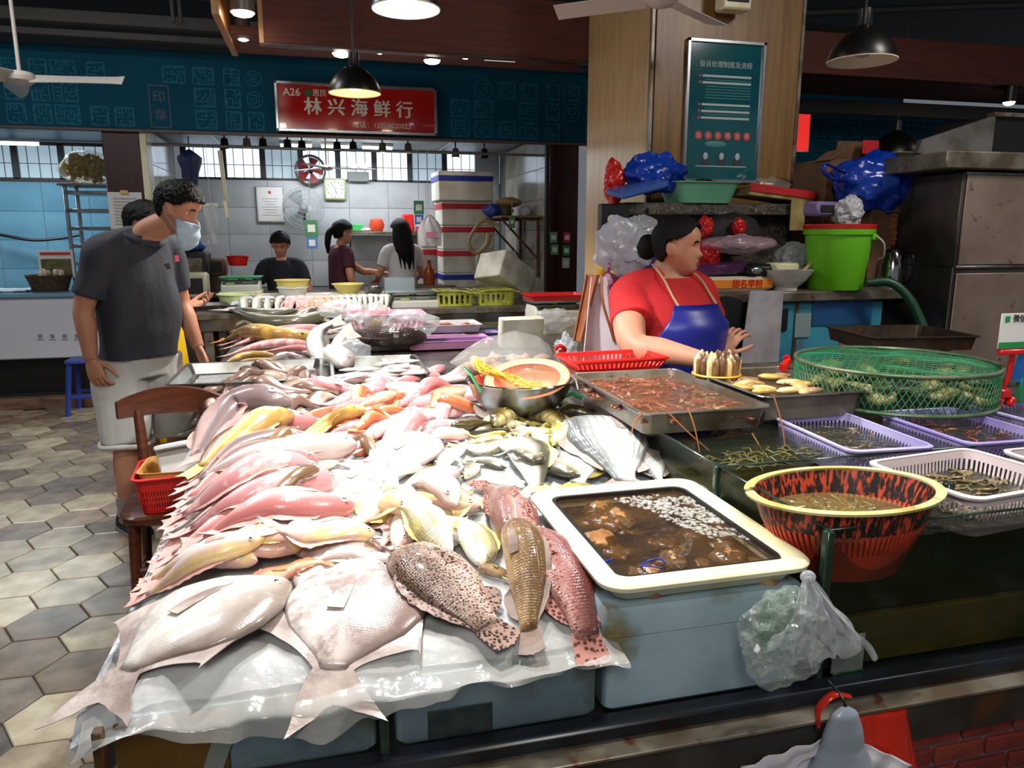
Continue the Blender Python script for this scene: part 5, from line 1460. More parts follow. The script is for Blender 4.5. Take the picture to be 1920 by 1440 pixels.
def headpt(a, z, off=0.0, fat=1.0):      # a: angle from straight ahead (+y), z: height
    yf, yb, w_ = smo(HF, z), smo(HB, z), smo(HW, z)
    if z < .03: w_ *= lerp(1, fat, min(1, (.03 - z) / .06))
    cy, ry = (yf + yb) / 2, (yf - yb) / 2
    c, s_ = math.cos(a), math.sin(a)
    e = .88
    x = w_ * math.copysign(abs(s_) ** e, s_); y = cy + ry * math.copysign(abs(c) ** e, c)
    if c > 0:
        y += itp(NOSE, z) * math.exp(-(x / .0115) ** 2) + itp(LIPS, z) * math.exp(-(x / .02) ** 2)
        for ex in (-.031, .031):
            y -= .009 * math.exp(-((x - ex) / .014) ** 2 - ((z - .002) / .01) ** 2)
            y += .004 * math.exp(-((x - ex) / .02) ** 2 - ((z + .03) / .018) ** 2)
    d = V((math.sin(a), math.cos(a), 0))
    q = V((x, y, z))
    if off:
        k = sst(.07, .115, z)
        q += (d * (1 - .75 * k) + V((0, 0, k))) * off
    return q
def headmb(fat=1.0, n=40, m=34):
    mb = MB(); rings = []
    for i in range(m + 1):
        z = -.118 + .233 * i / m
        rings.append([headpt(2 * PI * k / n, z, fat=fat) for k in range(n)])
    mb.loft(rings)
    for sx in (-1, 1):
        ex = abs(headpt(PI / 2, -.012, 0, fat).x)
        mb.ball((sx * (ex + .004), -.004, -.012), (.011, .019, .031), 10, 8)
        mb.ball((sx * (ex + .009), -.012, -.008), (.007, .015, .027), 10, 8)
    return mb
def patch(fn_z0, fn_z1, a0, a1, off, na=40, nzz=12, th=.004, fat=1.0, jit=0.0, seed=0):
    def f(u, v):
        a = lerp(a0, a1, u)
        z = lerp(fn_z0(a), fn_z1(a), v)
        o = off + (jit * nz(a * 11 + seed, z * 130) if jit else 0)
        return headpt(a, z, o, fat)
    return MB().sheet(na, nzz, f, th)
def hand(side=1, curl=(.3, .3, .3, .3), tcurl=.3, sc_=1.0, spread=1.0, opp=.0):
    """wrist at origin, fingers along +x, back of hand +z, thumb towards +y*side"""
    mb = MB()
    sec = [(-.02, .026, .019), (0, .028, .018), (.03, .038, .017), (.06, .043, .016), (.088, .042, .013)]
    mb.loft([[V((x, ry * math.cos(2 * PI * k / 14), rz * math.sin(2 * PI * k / 14))) for k in range(14)] for x, ry, rz in sec])
    for k, (y, ln) in enumerate(((.031, .072), (.0105, .08), (-.0105, .074), (-.031, .058))):
        p = V((.082, y * side, 0)); ang = 0; pts = [p.copy() - V((.015, 0, 0)), p.copy()]
        sp = y * 1.6 * spread
        for q, fr in enumerate((.42, .32, .26)):
            ang += curl[k] * (1.0 if q else .8)
            p = p + V((math.cos(ang) * ln * fr, sp * side * ln * fr * 2, -math.sin(ang) * ln * fr)); pts.append(p.copy())
        mb.tube(pts, [.0095, .0098, .0088, .008, .0062], 8)
        mb.ball(pts[-1], .0062, 8, 6)
    p = V((.018, .03 * side, -.004)); a = .75; pts = [p.copy() - V((.01, .012 * side, 0)), p.copy()]
    for q, ln in enumerate((.04, .032, .024)):
        p = p + V((math.cos(a) * ln, side * math.sin(a) * ln * (1 - opp * .5), -ln * (.25 + opp))); pts.append(p.copy()); a -= tcurl
    mb.tube(pts, [.013, .0135, .0105, .009, .007], 8)
    mb.ball(pts[-1], .007, 8, 6)
    mb.xf(MX.Scale(sc_, 4))
    return fuse(mb, .0028, 2)
def frame(o, xdir, zdir):                # matrix with x axis along xdir and z near zdir
    x = V(xdir).normalized(); z = V(zdir); z = (z - x * z.dot(x)).normalized(); y = z.cross(x)
    m = MX((x, y, z)).transposed().to_4x4(); m.translation = V(o)
    return m
def limb(mb, pts, radii, n=16, sm=None, flat=1.0):
    mb.tube(pts, radii, n, sm=sm or len(pts) * 5, flat=flat)
def torso(mb, levels, n=28, rot=0):
    """levels: (centre, half width, half depth) from bottom up"""
    rings = []
    C = cat([l[0] for l in levels], len(levels) * 4)
    N = len(C)
    for i, c in enumerate(C):
        u = i / (N - 1)
        w_ = itp([(k / (len(levels) - 1), l[1]) for k, l in enumerate(levels)], u)
        d = itp([(k / (len(levels) - 1), l[2]) for k, l in enumerate(levels)], u)
        ring = []
        for k in range(n):
            a = 2 * PI * k / n
            x, y = w_ * math.copysign(abs(math.cos(a)) ** .85, math.cos(a)), d * math.copysign(abs(math.sin(a)) ** .9, math.sin(a))
            ring.append(c + MX.Rotation(rot, 3, 'Z') @ V((x, y, 0)))
        rings.append(ring)
    mb.loft(rings)
def wrinkle(mb, amp, f=14, seed=0, zf=.6):
    vs = mb.v
    for i, q in enumerate(vs):
        d = V((nz(q.x * f + seed, q.y * f, q.z * f * zf), nz(q.x * f, q.y * f + seed, q.z * f * zf), 0))
        vs[i] = q + d * amp
    return mb
def cutz(mb, z0=None, z1=None):          # drop faces outside a height range
    keep = [f for f in mb.f if all((z0 is None or mb.v[i].z >= z0) and (z1 is None or mb.v[i].z <= z1) for i in f)]
    mb.f = keep
    return mb
def put_head(t, c, yaw, pitch, skin, fat=1.0, sc_=1.0, roll=0, eyes=True, hair=None, ear=True):
    m = MX.Translation(V(c)) @ MX.Rotation(yaw, 4, 'Z') @ MX.Rotation(roll, 4, 'Y') @ MX.Rotation(pitch, 4, 'X') @ MX.Scale(sc_, 4)
    if eyes:
        for ex in (-.031, .031):
            p = headpt(math.atan2(ex, .08) * 1.05, .002, 0, fat); p.x = ex
            e = MB().ball((ex, p.y - .0075, .001), (.0135, .0115, .0085), 14, 10).xf(m).build('eye', m_eyeball, t)
            MB().ball((ex, p.y + .0005, .001), (.0055, .004, .0055), 10, 8).xf(m).build('iris', m_iris, e)
            a0 = math.atan2(ex, .09)
            MB().sheet(10, 2, lambda u, v: headpt(a0 + (u - .5) * .36, .02 + (v - .5) * .006 + .004 * math.sin(u * PI), .0015, fat), .002).xf(m).build('eyebrow', m_hair, t)
    MB().sheet(14, 6, lambda u, v: headpt((u - .5) * .5, -.066 + (v - .5) * .016 * math.sin(PI * max(.05, min(.95, u))), .0012, fat), .001).xf(m).build('lips', m_lip, t)
    return m
def build_body(t, parts, heads, hands, mat, vox=.0075, it=6):
    mb = MB()
    for p in parts: mb.add(p.v, p.f)
    body = fuse(mb, vox, it)
    for h in heads: 
        hf = fuse(h, .0042, 2)
        body.add(hf.v, hf.f)
    for h in hands: body.add(h.v, h.f)
    return body.build('body', mat, t, ang=180)

# ---------------- man in grey T-shirt, looking at the fish
mx, my = -.885, 3.95
fx = V((math.cos(math.radians(-36)), math.sin(math.radians(-36)), 0))    # his facing direction
sd = V((-fx.y, fx.x, 0))                                                  # towards his left
t = thing('person', 'man in dark grey T-shirt, white shorts and face mask looking down at the fish', 'person', (mx, my, 0))
B = V((mx, my, 0))
def W(f, s_, z): return B + fx * f + sd * s_ + V((0, 0, z))
rotz = math.atan2(fx.y, fx.x) - PI / 2
pel, wai, che, nek = W(0, 0, .9), W(.03, 0, 1.06), W(.03, 0, 1.3), W(.12, 0, 1.46)
hd = W(.3, .03, 1.575)
shR, shL = W(.02, -.175, 1.375), W(.05, .175, 1.375)
elR, elL = W(-.05, -.235, 1.12), W(.06, .23, 1.12)
wrR, wrL = W(-.02, -.25, .885), W(.18, .2, .89)
hiR, hiL = W(-.02, -.1, .86), W(.02, .1, .86)
knR, knL = W(.0, -.12, .47), W(.06, .14, .47)
anR, anL = W(-.03, -.13, .085), W(.05, .17, .085)
P = MB()
torso(P, [(pel, .155, .12), (wai, .165, .135), (che, .165, .11), (W(.06, 0, 1.4), .07, .06)], rot=rotz)
limb(P, [nek - V((0, 0, .06)), nek, hd - fx * .05 - V((0, 0, .06))], [.07, .06, .058])
for sh, el, wr in ((shR, elR, wrR), (shL, elL, wrL)):
    limb(P, [sh, sh.lerp(el, .5), el, el.lerp(wr, .35), wr], [.062, .054, .045, .046, .03])
for hi, kn, an in ((hiR, knR, anR), (hiL, knL, anL)):
    limb(P, [hi, hi.lerp(kn, .5), kn, kn.lerp(an, .35), an.lerp(kn, .15), an - V((0, 0, .04))], [.1, .085, .062, .066, .042, .042])
hmx = put_head(t, hd, rotz + .25, -.42, m_skin)
hm = headmb().xf(hmx)
hR = hand(1, (.5, .55, .6, .65), .3).xf(frame(wrR, V((0, 0, -1)) + fx * .35, -sd + fx * .3))
hL = hand(-1, (.35, .4, .5, .5), .3).xf(frame(wrL, V((0, 0, -1)) + fx * .45, sd + fx * .4))
build_body(t, [P], [hm], [hR, hL], m_skin)
m_tee = M('grey_tshirt', (58, 60, 68), .85, c2=(46, 48, 56), scale=5, bump=.2, bscale=60)
P = MB()
torso(P, [(W(-.005, 0, .87), .19, .158), (W(.02, 0, 1.0), .186, .162), (W(.03, 0, 1.12), .185, .158), (W(.03, 0, 1.28), .19, .138), (W(.045, 0, 1.39), .165, .11), (W(.075, 0, 1.455), .085, .085)], rot=rotz)
for sh, el in ((shR, elR), (shL, elL)):
    limb(P, [W(.06, 0, 1.425), sh.lerp(W(.06, 0, 1.425), .4) + V((0, 0, .012)), sh, sh.lerp(el, .4), sh.lerp(el, .78)], [.07, .07, .074, .073, .072])
s_ = fuse(P, .008, 12)
wrinkle(s_, .02, 8, 2); cutz(s_, .875)
s_.build('t_shirt', m_tee, t, ang=180)
MB().tube([W(.1 + .082 * math.cos(a), .092 * math.sin(a), 1.445 - .035 * math.cos(a)) for a in [2 * PI * i / 30 for i in range(31)]], .013, 8).build('collar', m_tee, t)
MB().sheet(6, 3, lambda u, v: V((0, 0, 0)) + W(.178 - .02 * (u - .5), .09 + .045 * u, 1.325 + .03 * v), .002).build('chest_print', M('red_print', (150, 30, 60), .7), t)
m_short = M('white_shorts', (200, 196, 190), .85, c2=(184, 180, 172), scale=4, bump=.3, bscale=22)
P = MB()
torso(P, [(W(0, 0, .78), .17, .14), (pel, .178, .148), (W(.02, 0, .99), .17, .145)], rot=rotz)
for hi, kn in ((hiR, knR), (hiL, knL)):
    limb(P, [hi, hi.lerp(kn, .5), hi.lerp(kn, 1.0)], [.118, .116, .118])
s_ = fuse(P, .009, 4); wrinkle(s_, .022, 7, 5, .8); cutz(s_, .44)
s_.build('shorts', m_short, t, ang=180)
for kn in (knR, knL):
    MB().tube([kn + V((.118 * math.cos(a), .118 * math.sin(a), -.005 + .006 * math.sin(a * 3))) for a in [2 * PI * i / 28 for i in range(29)]], .012, 8).build('rolled_cuff', m_short, t)
m_shoe = M('black_shoe', (20, 20, 22), .6, bump=.3, bscale=90); m_sole = M('grey_sole', (130, 128, 126), .6); m_sock = M('grey_sock', (150, 146, 142), .9)
for an in (anR, anL):
    fdir = fx if an is anL else (fx * .94 - sd * .25).normalized()
    fz = frame(V((an.x, an.y, 0)), fdir, (0, 0, 1))
    sh = MB().loft([[fz @ V((x, w_ * math.cos(a), .028 + (h if math.sin(a) > 0 else .012) * math.sin(a))) for a in [2 * PI * k / 18 for k in range(18)]] for x, w_, h in ((-.085, .02, .05), (-.075, .034, .072), (-.03, .04, .078), (.03, .045, .06), (.09, .05, .042), (.14, .046, .03), (.175, .03, .02), (.185, .012, .01))])
    so = sh.build('shoe', m_shoe, t)
    MB().loft([[fz @ V((x, w_ * math.cos(a), .004 + .02 * k)) for a in [2 * PI * k2 / 3 for k2 in range(3)]] for k, x, w_ in ((0, 0, .01), (1, 0, .01))]).build('sole_core', m_sole, so)
    ol = [(x, w_ * 1.06) for x, w_ in ((-.09, .018), (-.08, .034), (-.03, .04), (.03, .046), (.09, .052), (.14, .048), (.178, .03), (.192, .01))]
    poly = ol + [(x, -y) for x, y in reversed(ol)]
    MB().prism(poly, .022, fz).build('sole', m_sole, so)
    MB().tube([fz @ V(q) for q in ((.05, -.01, .085), (.03, -.05, .1), (.005, -.06, .085))], .003, 6, sm=8).build('lace', m_shoe, so)
    MB().cyl(an + V((0, 0, -.02)), an + V((0, 0, .1)), .046, .05, 18).build('sock', m_sock, t)
# hair, mask
hl = lambda a: itp([(0, .062), (.5, .066), (.9, .055), (1.15, .034), (1.4, .02), (1.72, .02), (1.85, -.03), (2.4, -.06), (3.15, -.065)], abs(a))
patch(hl, lambda a: .1135, -PI, PI, .009, 96, 26, .009, jit=.009, seed=4).xf(hmx).build('hair', m_hair, t, ang=180)
m_mask = M('blue_mask', (178, 200, 214), .8, c2=(160, 186, 204), scale=3, bump=.25, bscale=30, stretch=(1, 1, 8))
MB().sheet(24, 14, lambda u, v: headpt((u - .5) * 2.3, lerp(-.118, -.034, v), .016 + .012 * math.sin(v * PI) + .002 * math.sin(v * 24), 1.0) + V((0, .03 * (1 - v) * math.cos((u - .5) * 2), -.05 * (1 - v))), .003).xf(hmx).build('face_mask', m_mask, t, ang=180)
for sx in (-1, 1):
    MB().tube([hmx @ q for q in (headpt(sx * 1.1, -.03, .016), headpt(sx * 1.4, -.015, .014), headpt(sx * 1.68, .012, .012), headpt(sx * 1.72, -.03, .014), headpt(sx * 1.3, -.075, .018), headpt(sx * 1.05, -.1, .02))], .0015, 6, sm=20).build('ear_loop', m_mask, t)

# ---------------- person behind him: hair, arm with phone, yellow apron
t = thing('person', 'person in yellow apron half hidden behind the man, holding a phone', 'person', (-1.0, 4.75, 0))
B = V((-1.0, 4.75, 0)); fx = V((.96, -.28, 0)).normalized(); sd = V((-fx.y, fx.x, 0)); rotz = math.atan2(fx.y, fx.x) - PI / 2
P = MB()
torso(P, [(W(0, 0, .85), .15, .12), (W(0, 0, 1.05), .15, .12), (W(0, 0, 1.28), .16, .11), (W(0, 0, 1.4), .07, .06)], rot=rotz)
limb(P, [W(0, 0, 1.36), W(.02, 0, 1.45)], [.055, .052], sm=6)
wr = ay(352, 573, 4.55)
limb(P, [W(.02, -.18, 1.33), W(.1, -.22, 1.14), W(.18, -.16, 1.06), (W(.18, -.16, 1.06) + wr) / 2, wr], [.055, .046, .042, .036, .026])
limb(P, [W(.02, .18, 1.33), W(.0, .22, 1.1), W(.1, .2, .9)], [.055, .045, .03])
for s2 in (-1, 1): limb(P, [W(0, .09 * s2, .85), W(.02, .1 * s2, .46), W(0, .1 * s2, .03)], [.095, .06, .045])
hmx = put_head(t, W(.03, 0, 1.515), rotz, -.35, m_skin)
hv = hand(-1, (.35, .5, .6, .7), .2).xf(frame(wr, V((1, -.1, .12)), V((.1, .35, -.9))))
build_body(t, [P], [headmb().xf(hmx)], [hv], m_skin)
patch(hl, lambda a: .1135, -PI, PI, .014, 60, 14, .01, jit=.01, seed=14).xf(hmx).build('hair', m_hair, t, ang=180)
P = MB()
torso(P, [(W(0, 0, .82), .165, .135), (W(0, 0, 1.05), .165, .135), (W(0, 0, 1.28), .18, .125), (W(0, 0, 1.38), .1, .08)], rot=rotz)
for s2, e in ((-1, W(.1, -.22, 1.14)), (1, W(.0, .22, 1.1))): limb(P, [W(.0, .0, 1.36), W(.02, .18 * s2, 1.33), W(.02, .18 * s2, 1.34).lerp(e, .7)], [.07, .075, .072], sm=9)
fuse(P, .01, 4).build('shirt', M('dark_shirt', (40, 40, 48), .85), t, ang=180)
m_apy = M('yellow_apron', (232, 190, 16), .4, c2=(216, 170, 10), scale=4, bump=.3, bscale=12)
MB().sheet(24, 20, lambda u, v: W(.15 * math.cos((u - .5) * 2.2) + .06 * (1 - v) * 1, .2 * math.sin((u - .5) * 2.2) * (1 + .3 * (1 - v)), lerp(.25, 1.2, v)) + fx * (.012 * math.sin(u * 20) * (1 - v)), .003).build('apron', m_apy, t, ang=180)
t = thing('mobile_phone', 'thin dark phone held in the hand at the second fish table', 'phone', ay(378, 577, 4.5))
ph = frame(ay(385, 578, 4.52), V((1, -.1, .08)), V((.0, .3, .9)))
MB().box((0, 0, 0), (.145, .07, .008), .003).xf(ph).build('case', m_black, t)
MB().box((0, 0, .0046), (.132, .064, .001), .0003).xf(ph).build('screen', M('phone_screen', (60, 66, 76), .1), t)

# ---------------- woman in red T-shirt and blue apron behind the trays
t = thing('person', 'woman in red T-shirt and blue apron with hair bun sorting prawns', 'person', (1.42, 2.95, 0))
B = V((1.42, 2.95, 0)); fx = V((math.cos(math.radians(-76)), math.sin(math.radians(-76)), 0)); sd = V((-fx.y, fx.x, 0)); rotz = math.atan2(fx.y, fx.x) - PI / 2
hd = ay(1272, 462, 2.93)
hd = V((hd.x, 2.93, hd.z))
P = MB()
torso(P, [(W(.02, 0, .8), .18, .15), (W(.05, 0, .98), .18, .17), (W(.06, 0, 1.1), .18, .165), (W(.03, 0, 1.2), .18, .14), (W(.0, 0, 1.28), .11, .085)], rot=rotz)
limb(P, [W(.0, 0, 1.2), W(.01, 0, 1.3), hd - V((0, 0, .07)) - fx * .03], [.075, .066, .064])
shR, shL = W(-.02, -.17, 1.2), W(.0, .17, 1.2)
elR, elL = ay(1190, 648, 2.66), W(.05, .27, .98)
wrR = ay(1318, 674, 2.48); wrL = ay(1352, 660, 2.75)
limb(P, [shR, shR.lerp(elR, .5) + V((-.015, 0, 0)), elR, elR.lerp(wrR, .4), wrR], [.07, .068, .056, .052, .031])
limb(P, [shL, shL.lerp(elL, .5), elL, elL.lerp(wrL, .4), wrL], [.07, .064, .052, .046, .03])
for s2 in (-1, 1): limb(P, [W(.0, .09 * s2, .85), W(.04, .1 * s2, .46), W(0, .1 * s2, .02)], [.11, .07, .05])
fat = 1.28
hmx = put_head(t, hd, rotz + math.radians(33), -.03, m_skinw, fat, 1.0)
hR = hand(1, (.3, .35, .4, .5), .3, .95).xf(frame(wrR, V((1, -.25, -.22)), V((.1, -.3, 1))))
hL = hand(-1, (.5, .5, .55, .6), .2, .95).xf(frame(wrL, V((.5, -.2, .8)), V((-.7, -.5, .3))))
build_body(t, [P], [headmb(fat).xf(hmx)], [hR, hL], m_skinw)
P = MB()
torso(P, [(W(.02, 0, .84), .195, .165), (W(.05, 0, .98), .195, .185), (W(.06, 0, 1.1), .195, .18), (W(.03, 0, 1.2), .19, .15), (W(.0, 0, 1.275), .12, .1)], rot=rotz)
for s2, (sh, el) in enumerate(((shR, elR), (shL, elL))): limb(P, [W(0, 0, 1.245), sh.lerp(W(0, 0, 1.245), .4) + V((0, 0, .012)), sh, sh.lerp(el, .3), sh.lerp(el, .58)], [.08, .082, .088, .086, .086])
s_ = fuse(P, .008, 5); wrinkle(s_, .01, 10, 8)
s_.build('t_shirt', M('red_tshirt', (196, 24, 28), .8, c2=(176, 16, 22), scale=5, bump=.2, bscale=50), t, ang=180)
m_apb = M('blue_apron', (28, 36, 132), .38, c2=(22, 28, 112), scale=4, bump=.15, bscale=10)
def apr(u, v):
    z = lerp(.55, 1.175, v)
    a = (u - .5) * itp([(0, 2.6), (.5, 2.5), (.75, 2.1), (1, 1.15)], v)
    f_ = itp([(.55, .225), (.8, .225), (.98, .235), (1.08, .23), (1.165, .19)], z)
    c_ = itp([(.55, .02), (.98, .05), (1.1, .06), (1.2, .03)], z)
    return W(c_ + f_ * math.cos(a), (.23 if z < 1.1 else .21) * math.sin(a), z)
MB().sheet(30, 24, apr, .004).build('apron', m_apb, t, ang=180)
for s2 in (-1, 1):
    MB().tube([W(.205, .1 * s2, 1.172), W(.165, .1 * s2, 1.21), W(.1, .095 * s2, 1.275), W(.0, .075 * s2, 1.33)], .005, 6, sm=14).build('apron_strap', M('strap_cord', (196, 160, 120), .6), t)
hlw = lambda a: itp([(0, .084), (.35, .083), (.7, .07), (1.0, .05), (1.3, .036), (1.55, .03), (1.75, .02), (1.82, -.04), (2.2, -.06), (3.15, -.07)], abs(a))
patch(hlw, lambda a: .1135, -PI, PI, .009, 72, 16, .01, fat, jit=.003, seed=24).xf(hmx).build('hair', m_hair, t, ang=180)
MB().ball((0, -.135, -.01), (.05, .045, .055), 18, 12, fn=lambda q: q * (1 + .05 * math.sin(q.z * 160 + q.x * 60))).xf(hmx).build('hair_bun', m_hair, t, ang=180)
# ================================================================ CHAIR, SECOND AND THIRD TABLES, THE SHOPS BEHIND
m_chair = wood('chair_wood', (92, 44, 20), (60, 26, 12), .3, (2, 2, 12), 5, .08)
t = thing('wooden_chair', 'reddish brown wooden chair left of the fish table', 'chair', (-.585, 2.93, 0), .1)
MB().loft([rrect(0, 0, .33, .34, .09, .43), rrect(0, 0, .35, .36, .1, .44), rrect(0, 0, .35, .36, .1, .458), rrect(0, 0, .335, .345, .095, .465)]).build('seat', m_chair, t, False)
for sx in (-1, 1):
    MB().tube([(sx * .125, -.135, .435), (sx * .145, -.155, 0)], [.022, .016], 10).build('leg', m_chair, t, False)
    MB().tube([(sx * .12, .13, .435), (sx * .14, .165, 0)], [.022, .016], 10).build('leg', m_chair, t, False)
    MB().tube([(sx * .1, .13, .46), (sx * .11, .165, .62), (sx * .12, .2, .78)], [.018, .016, .014], 10, flat=1.3).build('back_post', m_chair, t, False)
MB().sheet(20, 6, lambda u, v: V(((u - .5) * .37, .215 - .05 * (2 * u - 1) ** 2, .755 + v * (.105 - .04 * (2 * u - 1) ** 2))), .022).build('backrest', m_chair, t, False)
MB().tube([(-.136, -.145, .2), (-.131, .15, .2)], .011, 8).build('stretcher', m_chair, t, False)
MB().tube([(.136, -.145, .2), (.131, .15, .2)], .011, 8).build('stretcher', m_chair, t, False)
MB().tube([(-.135, -.145, .26), (.135, -.145, .26)], .011, 8).build('stretcher', m_chair, t, False)
basket('red_basket', 'red plastic basket with slotted sides on the wooden chair', rect(-.585, 2.90, .22, .27, .03, .1), .6, .13, m_red, .01, 90, (.35, .85), .82, c=(-.585, 2.90), bands=((.5, .55), (.66, .71)))
t = thing('yellow_inner_basket', 'amber plastic basket inside the red one', 'basket', (-.57, 2.9, .5))
MB().loft([rrect(-.575, 2.9, .15, .19, .03, .5), rrect(-.575, 2.9, .2, .23, .035, .615), rrect(-.575, 2.9, .21, .24, .035, .617), rrect(-.575, 2.9, .195, .225, .033, .617), rrect(-.575, 2.9, .145, .185, .028, .505)]).build('bowl', M('amber_plastic', (206, 150, 80), .4), t)
t = thing('white_box', 'white plastic box standing in the red basket', 'box', (-.555, 2.92, .53))
MB().box((-.555, 2.92, .615), (.13, .1, .15), .008, rz=.1, ry=-.12, rx=-.25).build('body', m_white, t)
MB().box((-.56, 2.90, .685), (.135, .105, .02), .006, rz=.1, ry=-.12, rx=-.25).build('lid', m_white, t)

# ---------------- second table
t = thing('steel_table', 'steel fish table behind the trays, second from the front', 'table', (.5, 4.5, 0))
MB().box((.5, 4.45, .775), (2.1, 2.4, .03), .004).build('table_top', m_steel, t)
MB().box((.5, 4.45, .72), (2.06, 2.36, .08), .004).build('apron', m_steeld, t)
for x in (-.5, 1.5):
    for y in (3.35, 5.6): MB().box((x, y, .34), (.05, .05, .68), .004).build('leg', m_steeld, t)
MB().box((.5, 3.35, .4), (1.9, .01, .5), .002).build('front_panel', wood('ply', (90, 66, 44), (60, 44, 30), .6), t)
P0 = (-.335, 3.56)
t = tray('empty wet steel tray at the left of the tray row', (-.335, 3.555, .79), .62, .54, .05, m_steel); wirerim(t, .62, .54, .05)
t = tray('steel tray of pale squid right of the empty tray', (.235, 3.555, .79), .42, .54, .05, m_steel); wirerim(t, .42, .54, .05)
m_wetp = M('wet_plastic', (190, 192, 190), .1, alpha=.6, bump=.6, bscale=18)
one(MB().sheet(24, 16, lambda u, v: V((lerp(-.58, -.1, u), lerp(3.36, 3.72, v), .797 + .006 * nz(u * 8, v * 8) + .004)), .001), 'wet_film', m_wetp, 'crumpled clear film lying in the empty tray', 'film')
sr2 = random.Random(31)
for k in range(16):
    x, y = sr2.uniform(.07, .4), sr2.uniform(3.36, 3.75); a = sr2.gauss(.3, .5); l = sr2.uniform(.1, .15)
    T = V((math.cos(a), math.sin(a), 0)); p = V((x, y, .805 + .003 * k))
    one(MB().tube([p - T * l / 2, p - T * l * .2, p + T * l * .2, p + T * l / 2], [.003, .017, .016, .004], 10, flat=.55, sm=12), 'squid', FM['white'] if k % 2 else FM['pomfret'], 'pale squid lying in the right steel tray at the back', 'squid', 'squid in the steel tray', ang=180)
one(MB().box(az(625, 712, .845), (.1, .035, .006), .002, rz=.3), 'price_tag', M('tag_teal', (170, 205, 190), .5), 'white and teal plastic tag on the corner between the trays', 'tag')
for px, sp, mat, fin, lab, kw in (
    ([(640, 592), (530, 598), (410, 615)], 'slim', 'silver', 'white', 'silver fish at the back of the second table, nearest the shop', dict(hs=1.4)),
    ([(630, 606), (540, 606), (430, 612)], 'slim', 'silver', 'yellow', 'silver fish with yellow tail on the second table', dict(hs=1.2)),
    ([(560, 598), (490, 602), (420, 612)], 'slim', 'silver', 'white', 'silver fish at the back left corner of the second table', dict(hs=1.6)),
    ([(600, 588), (540, 592), (470, 600)], 'slim', 'silver', 'white', 'silver fish half hidden at the far edge of the second table', dict(hs=1.8)),
    ([(620, 616), (520, 622), (408, 650)], 'croaker', 'pink', 'pink', 'pale pink fish on the second table, upper one', dict(hs=.8)),
    ([(600, 626), (520, 628), (415, 655)], 'croaker', 'rose', 'pink', 'reddish fish on the second table', dict(hs=.6)),
    ([(600, 636), (520, 640), (405, 640)], 'croaker', 'yellow', 'orange', 'golden fish with long tail sticking out left on the second table', dict(hs=.6)),
    ([(590, 645), (500, 646), (412, 668)], 'croaker', 'rose', 'pink', 'deep pink fish on the second table above the yellow ones', dict(hs=.7)),
    ([(595, 655), (545, 650), (480, 655)], 'croaker', 'pink', 'pink', 'pale pink fish on the second table beside the squid', dict(hs=.9)),
    ([(515, 662), (460, 664), (408, 682)], 'croaker', 'yellow', 'yellow', 'upper bright yellow fish at the tray edge of the second table', dict(hs=.9)),
    ([(520, 674), (465, 674), (415, 684)], 'croaker', 'yellow', 'yellow', 'lower bright yellow fish at the tray edge of the second table', dict(hs=.9)),
    ([(700, 600), (660, 610), (600, 606)], 'bream', 'white', 'white', 'white fish lying under bags on the second table', dict(hs=.7)),
):
    kw['hs'] = kw.get('hs', 1) * .55; kw['ths'] = .6
    pxfish(sp, mat, fin, px, lab, detail=1, **kw)
pile(9, [(530, 660), (600, 655), (605, 686), (545, 688)], [('slim', 'squid', 'white')], (.13, .18), (20, 40), 'small pinkish squid in the heap beside the large scaled fish', 'small squid on the second table', 33, hs=(1.4, 1.8), lift=.3, name='squid')
for pts, mat, lab in (([ay(606, 684, 4.05), ay(592, 648, 4.2), ay(600, 618, 4.3), ay(645, 598, 4.35)], 'bream', 'large white fish with dark scaled back on the second table'), ([az(640, 682, .84), ay(632, 655, 4.12), ay(640, 632, 4.2), ay(668, 618, 4.3)], 'white', 'white fish belly beside the large scaled fish')):
    add_fish('fish', lab, Fish('croaker', pts, conform=False, flip=-1, hs=1.2, N0=(.2, -.8, .5)), mat, 'white', detail=1)
tr_ = az(725, 640, .83)
t = tray('dark steel tray carrying the black grouper', (tr_.x, tr_.y, .80), .68, .36, .03, m_steeld); wirerim(t, .68, .36, .03)
f = Fish('grouper', [az(800, 632, .88), az(740, 632, .89), az(690, 630, .88), az(622, 620, .88)], conform=False, flip=1, hs=.6, ths=.7)
add_fish('grouper', 'large blackish grouper on the tray of the second table', f, 'black', 'brown')
basket('pink_basket', 'pink plastic basket behind the black grouper', rect(az(712, 590, .9).x, 4.75, .46, .3, .03), .97, .12, M('pink_plastic', (236, 150, 176), .4), .01, 40, (.3, .7), .85, c=(az(712, 590, .9).x, 4.75))
for (px, py, y, r_, mt, lab, sd_) in ((672, 610, 4.45, (.09, .07, .07), m_milky, 'clear bag with dark content left of the cone bag on the second table', 3), (705, 600, 4.35, (.07, .06, .1), m_milky, 'cone shaped clear bag with brownish liquid on the second table', 5), (765, 610, 4.3, (.16, .08, .08), m_milky, 'long clear bag lying over the black grouper', 8), (640, 580, 4.9, (.14, .08, .06), m_milky, 'clear bag with bluish sheen at the back of the second table', 11), (660, 660, 4.0, (.09, .06, .06), m_milky, 'clear bag collapsed beside the large scaled fish', 15)):
    c = ay(px, py, y); c.z = max(c.z, .80 + r_[2] * .75)
    one(crumple(c, r_, sd_, 32, 22, .35, 6), 'plastic_bag', mt, lab, 'plastic bag', ang=180)
c = ay(706, 612, 4.33)
one(MB().ball(c, (.045, .035, .05), 14, 10), 'liquid_bag', M('broth', (176, 140, 80), .2, alpha=.8), 'brownish liquid held in the cone shaped bag', 'liquid', ang=180)
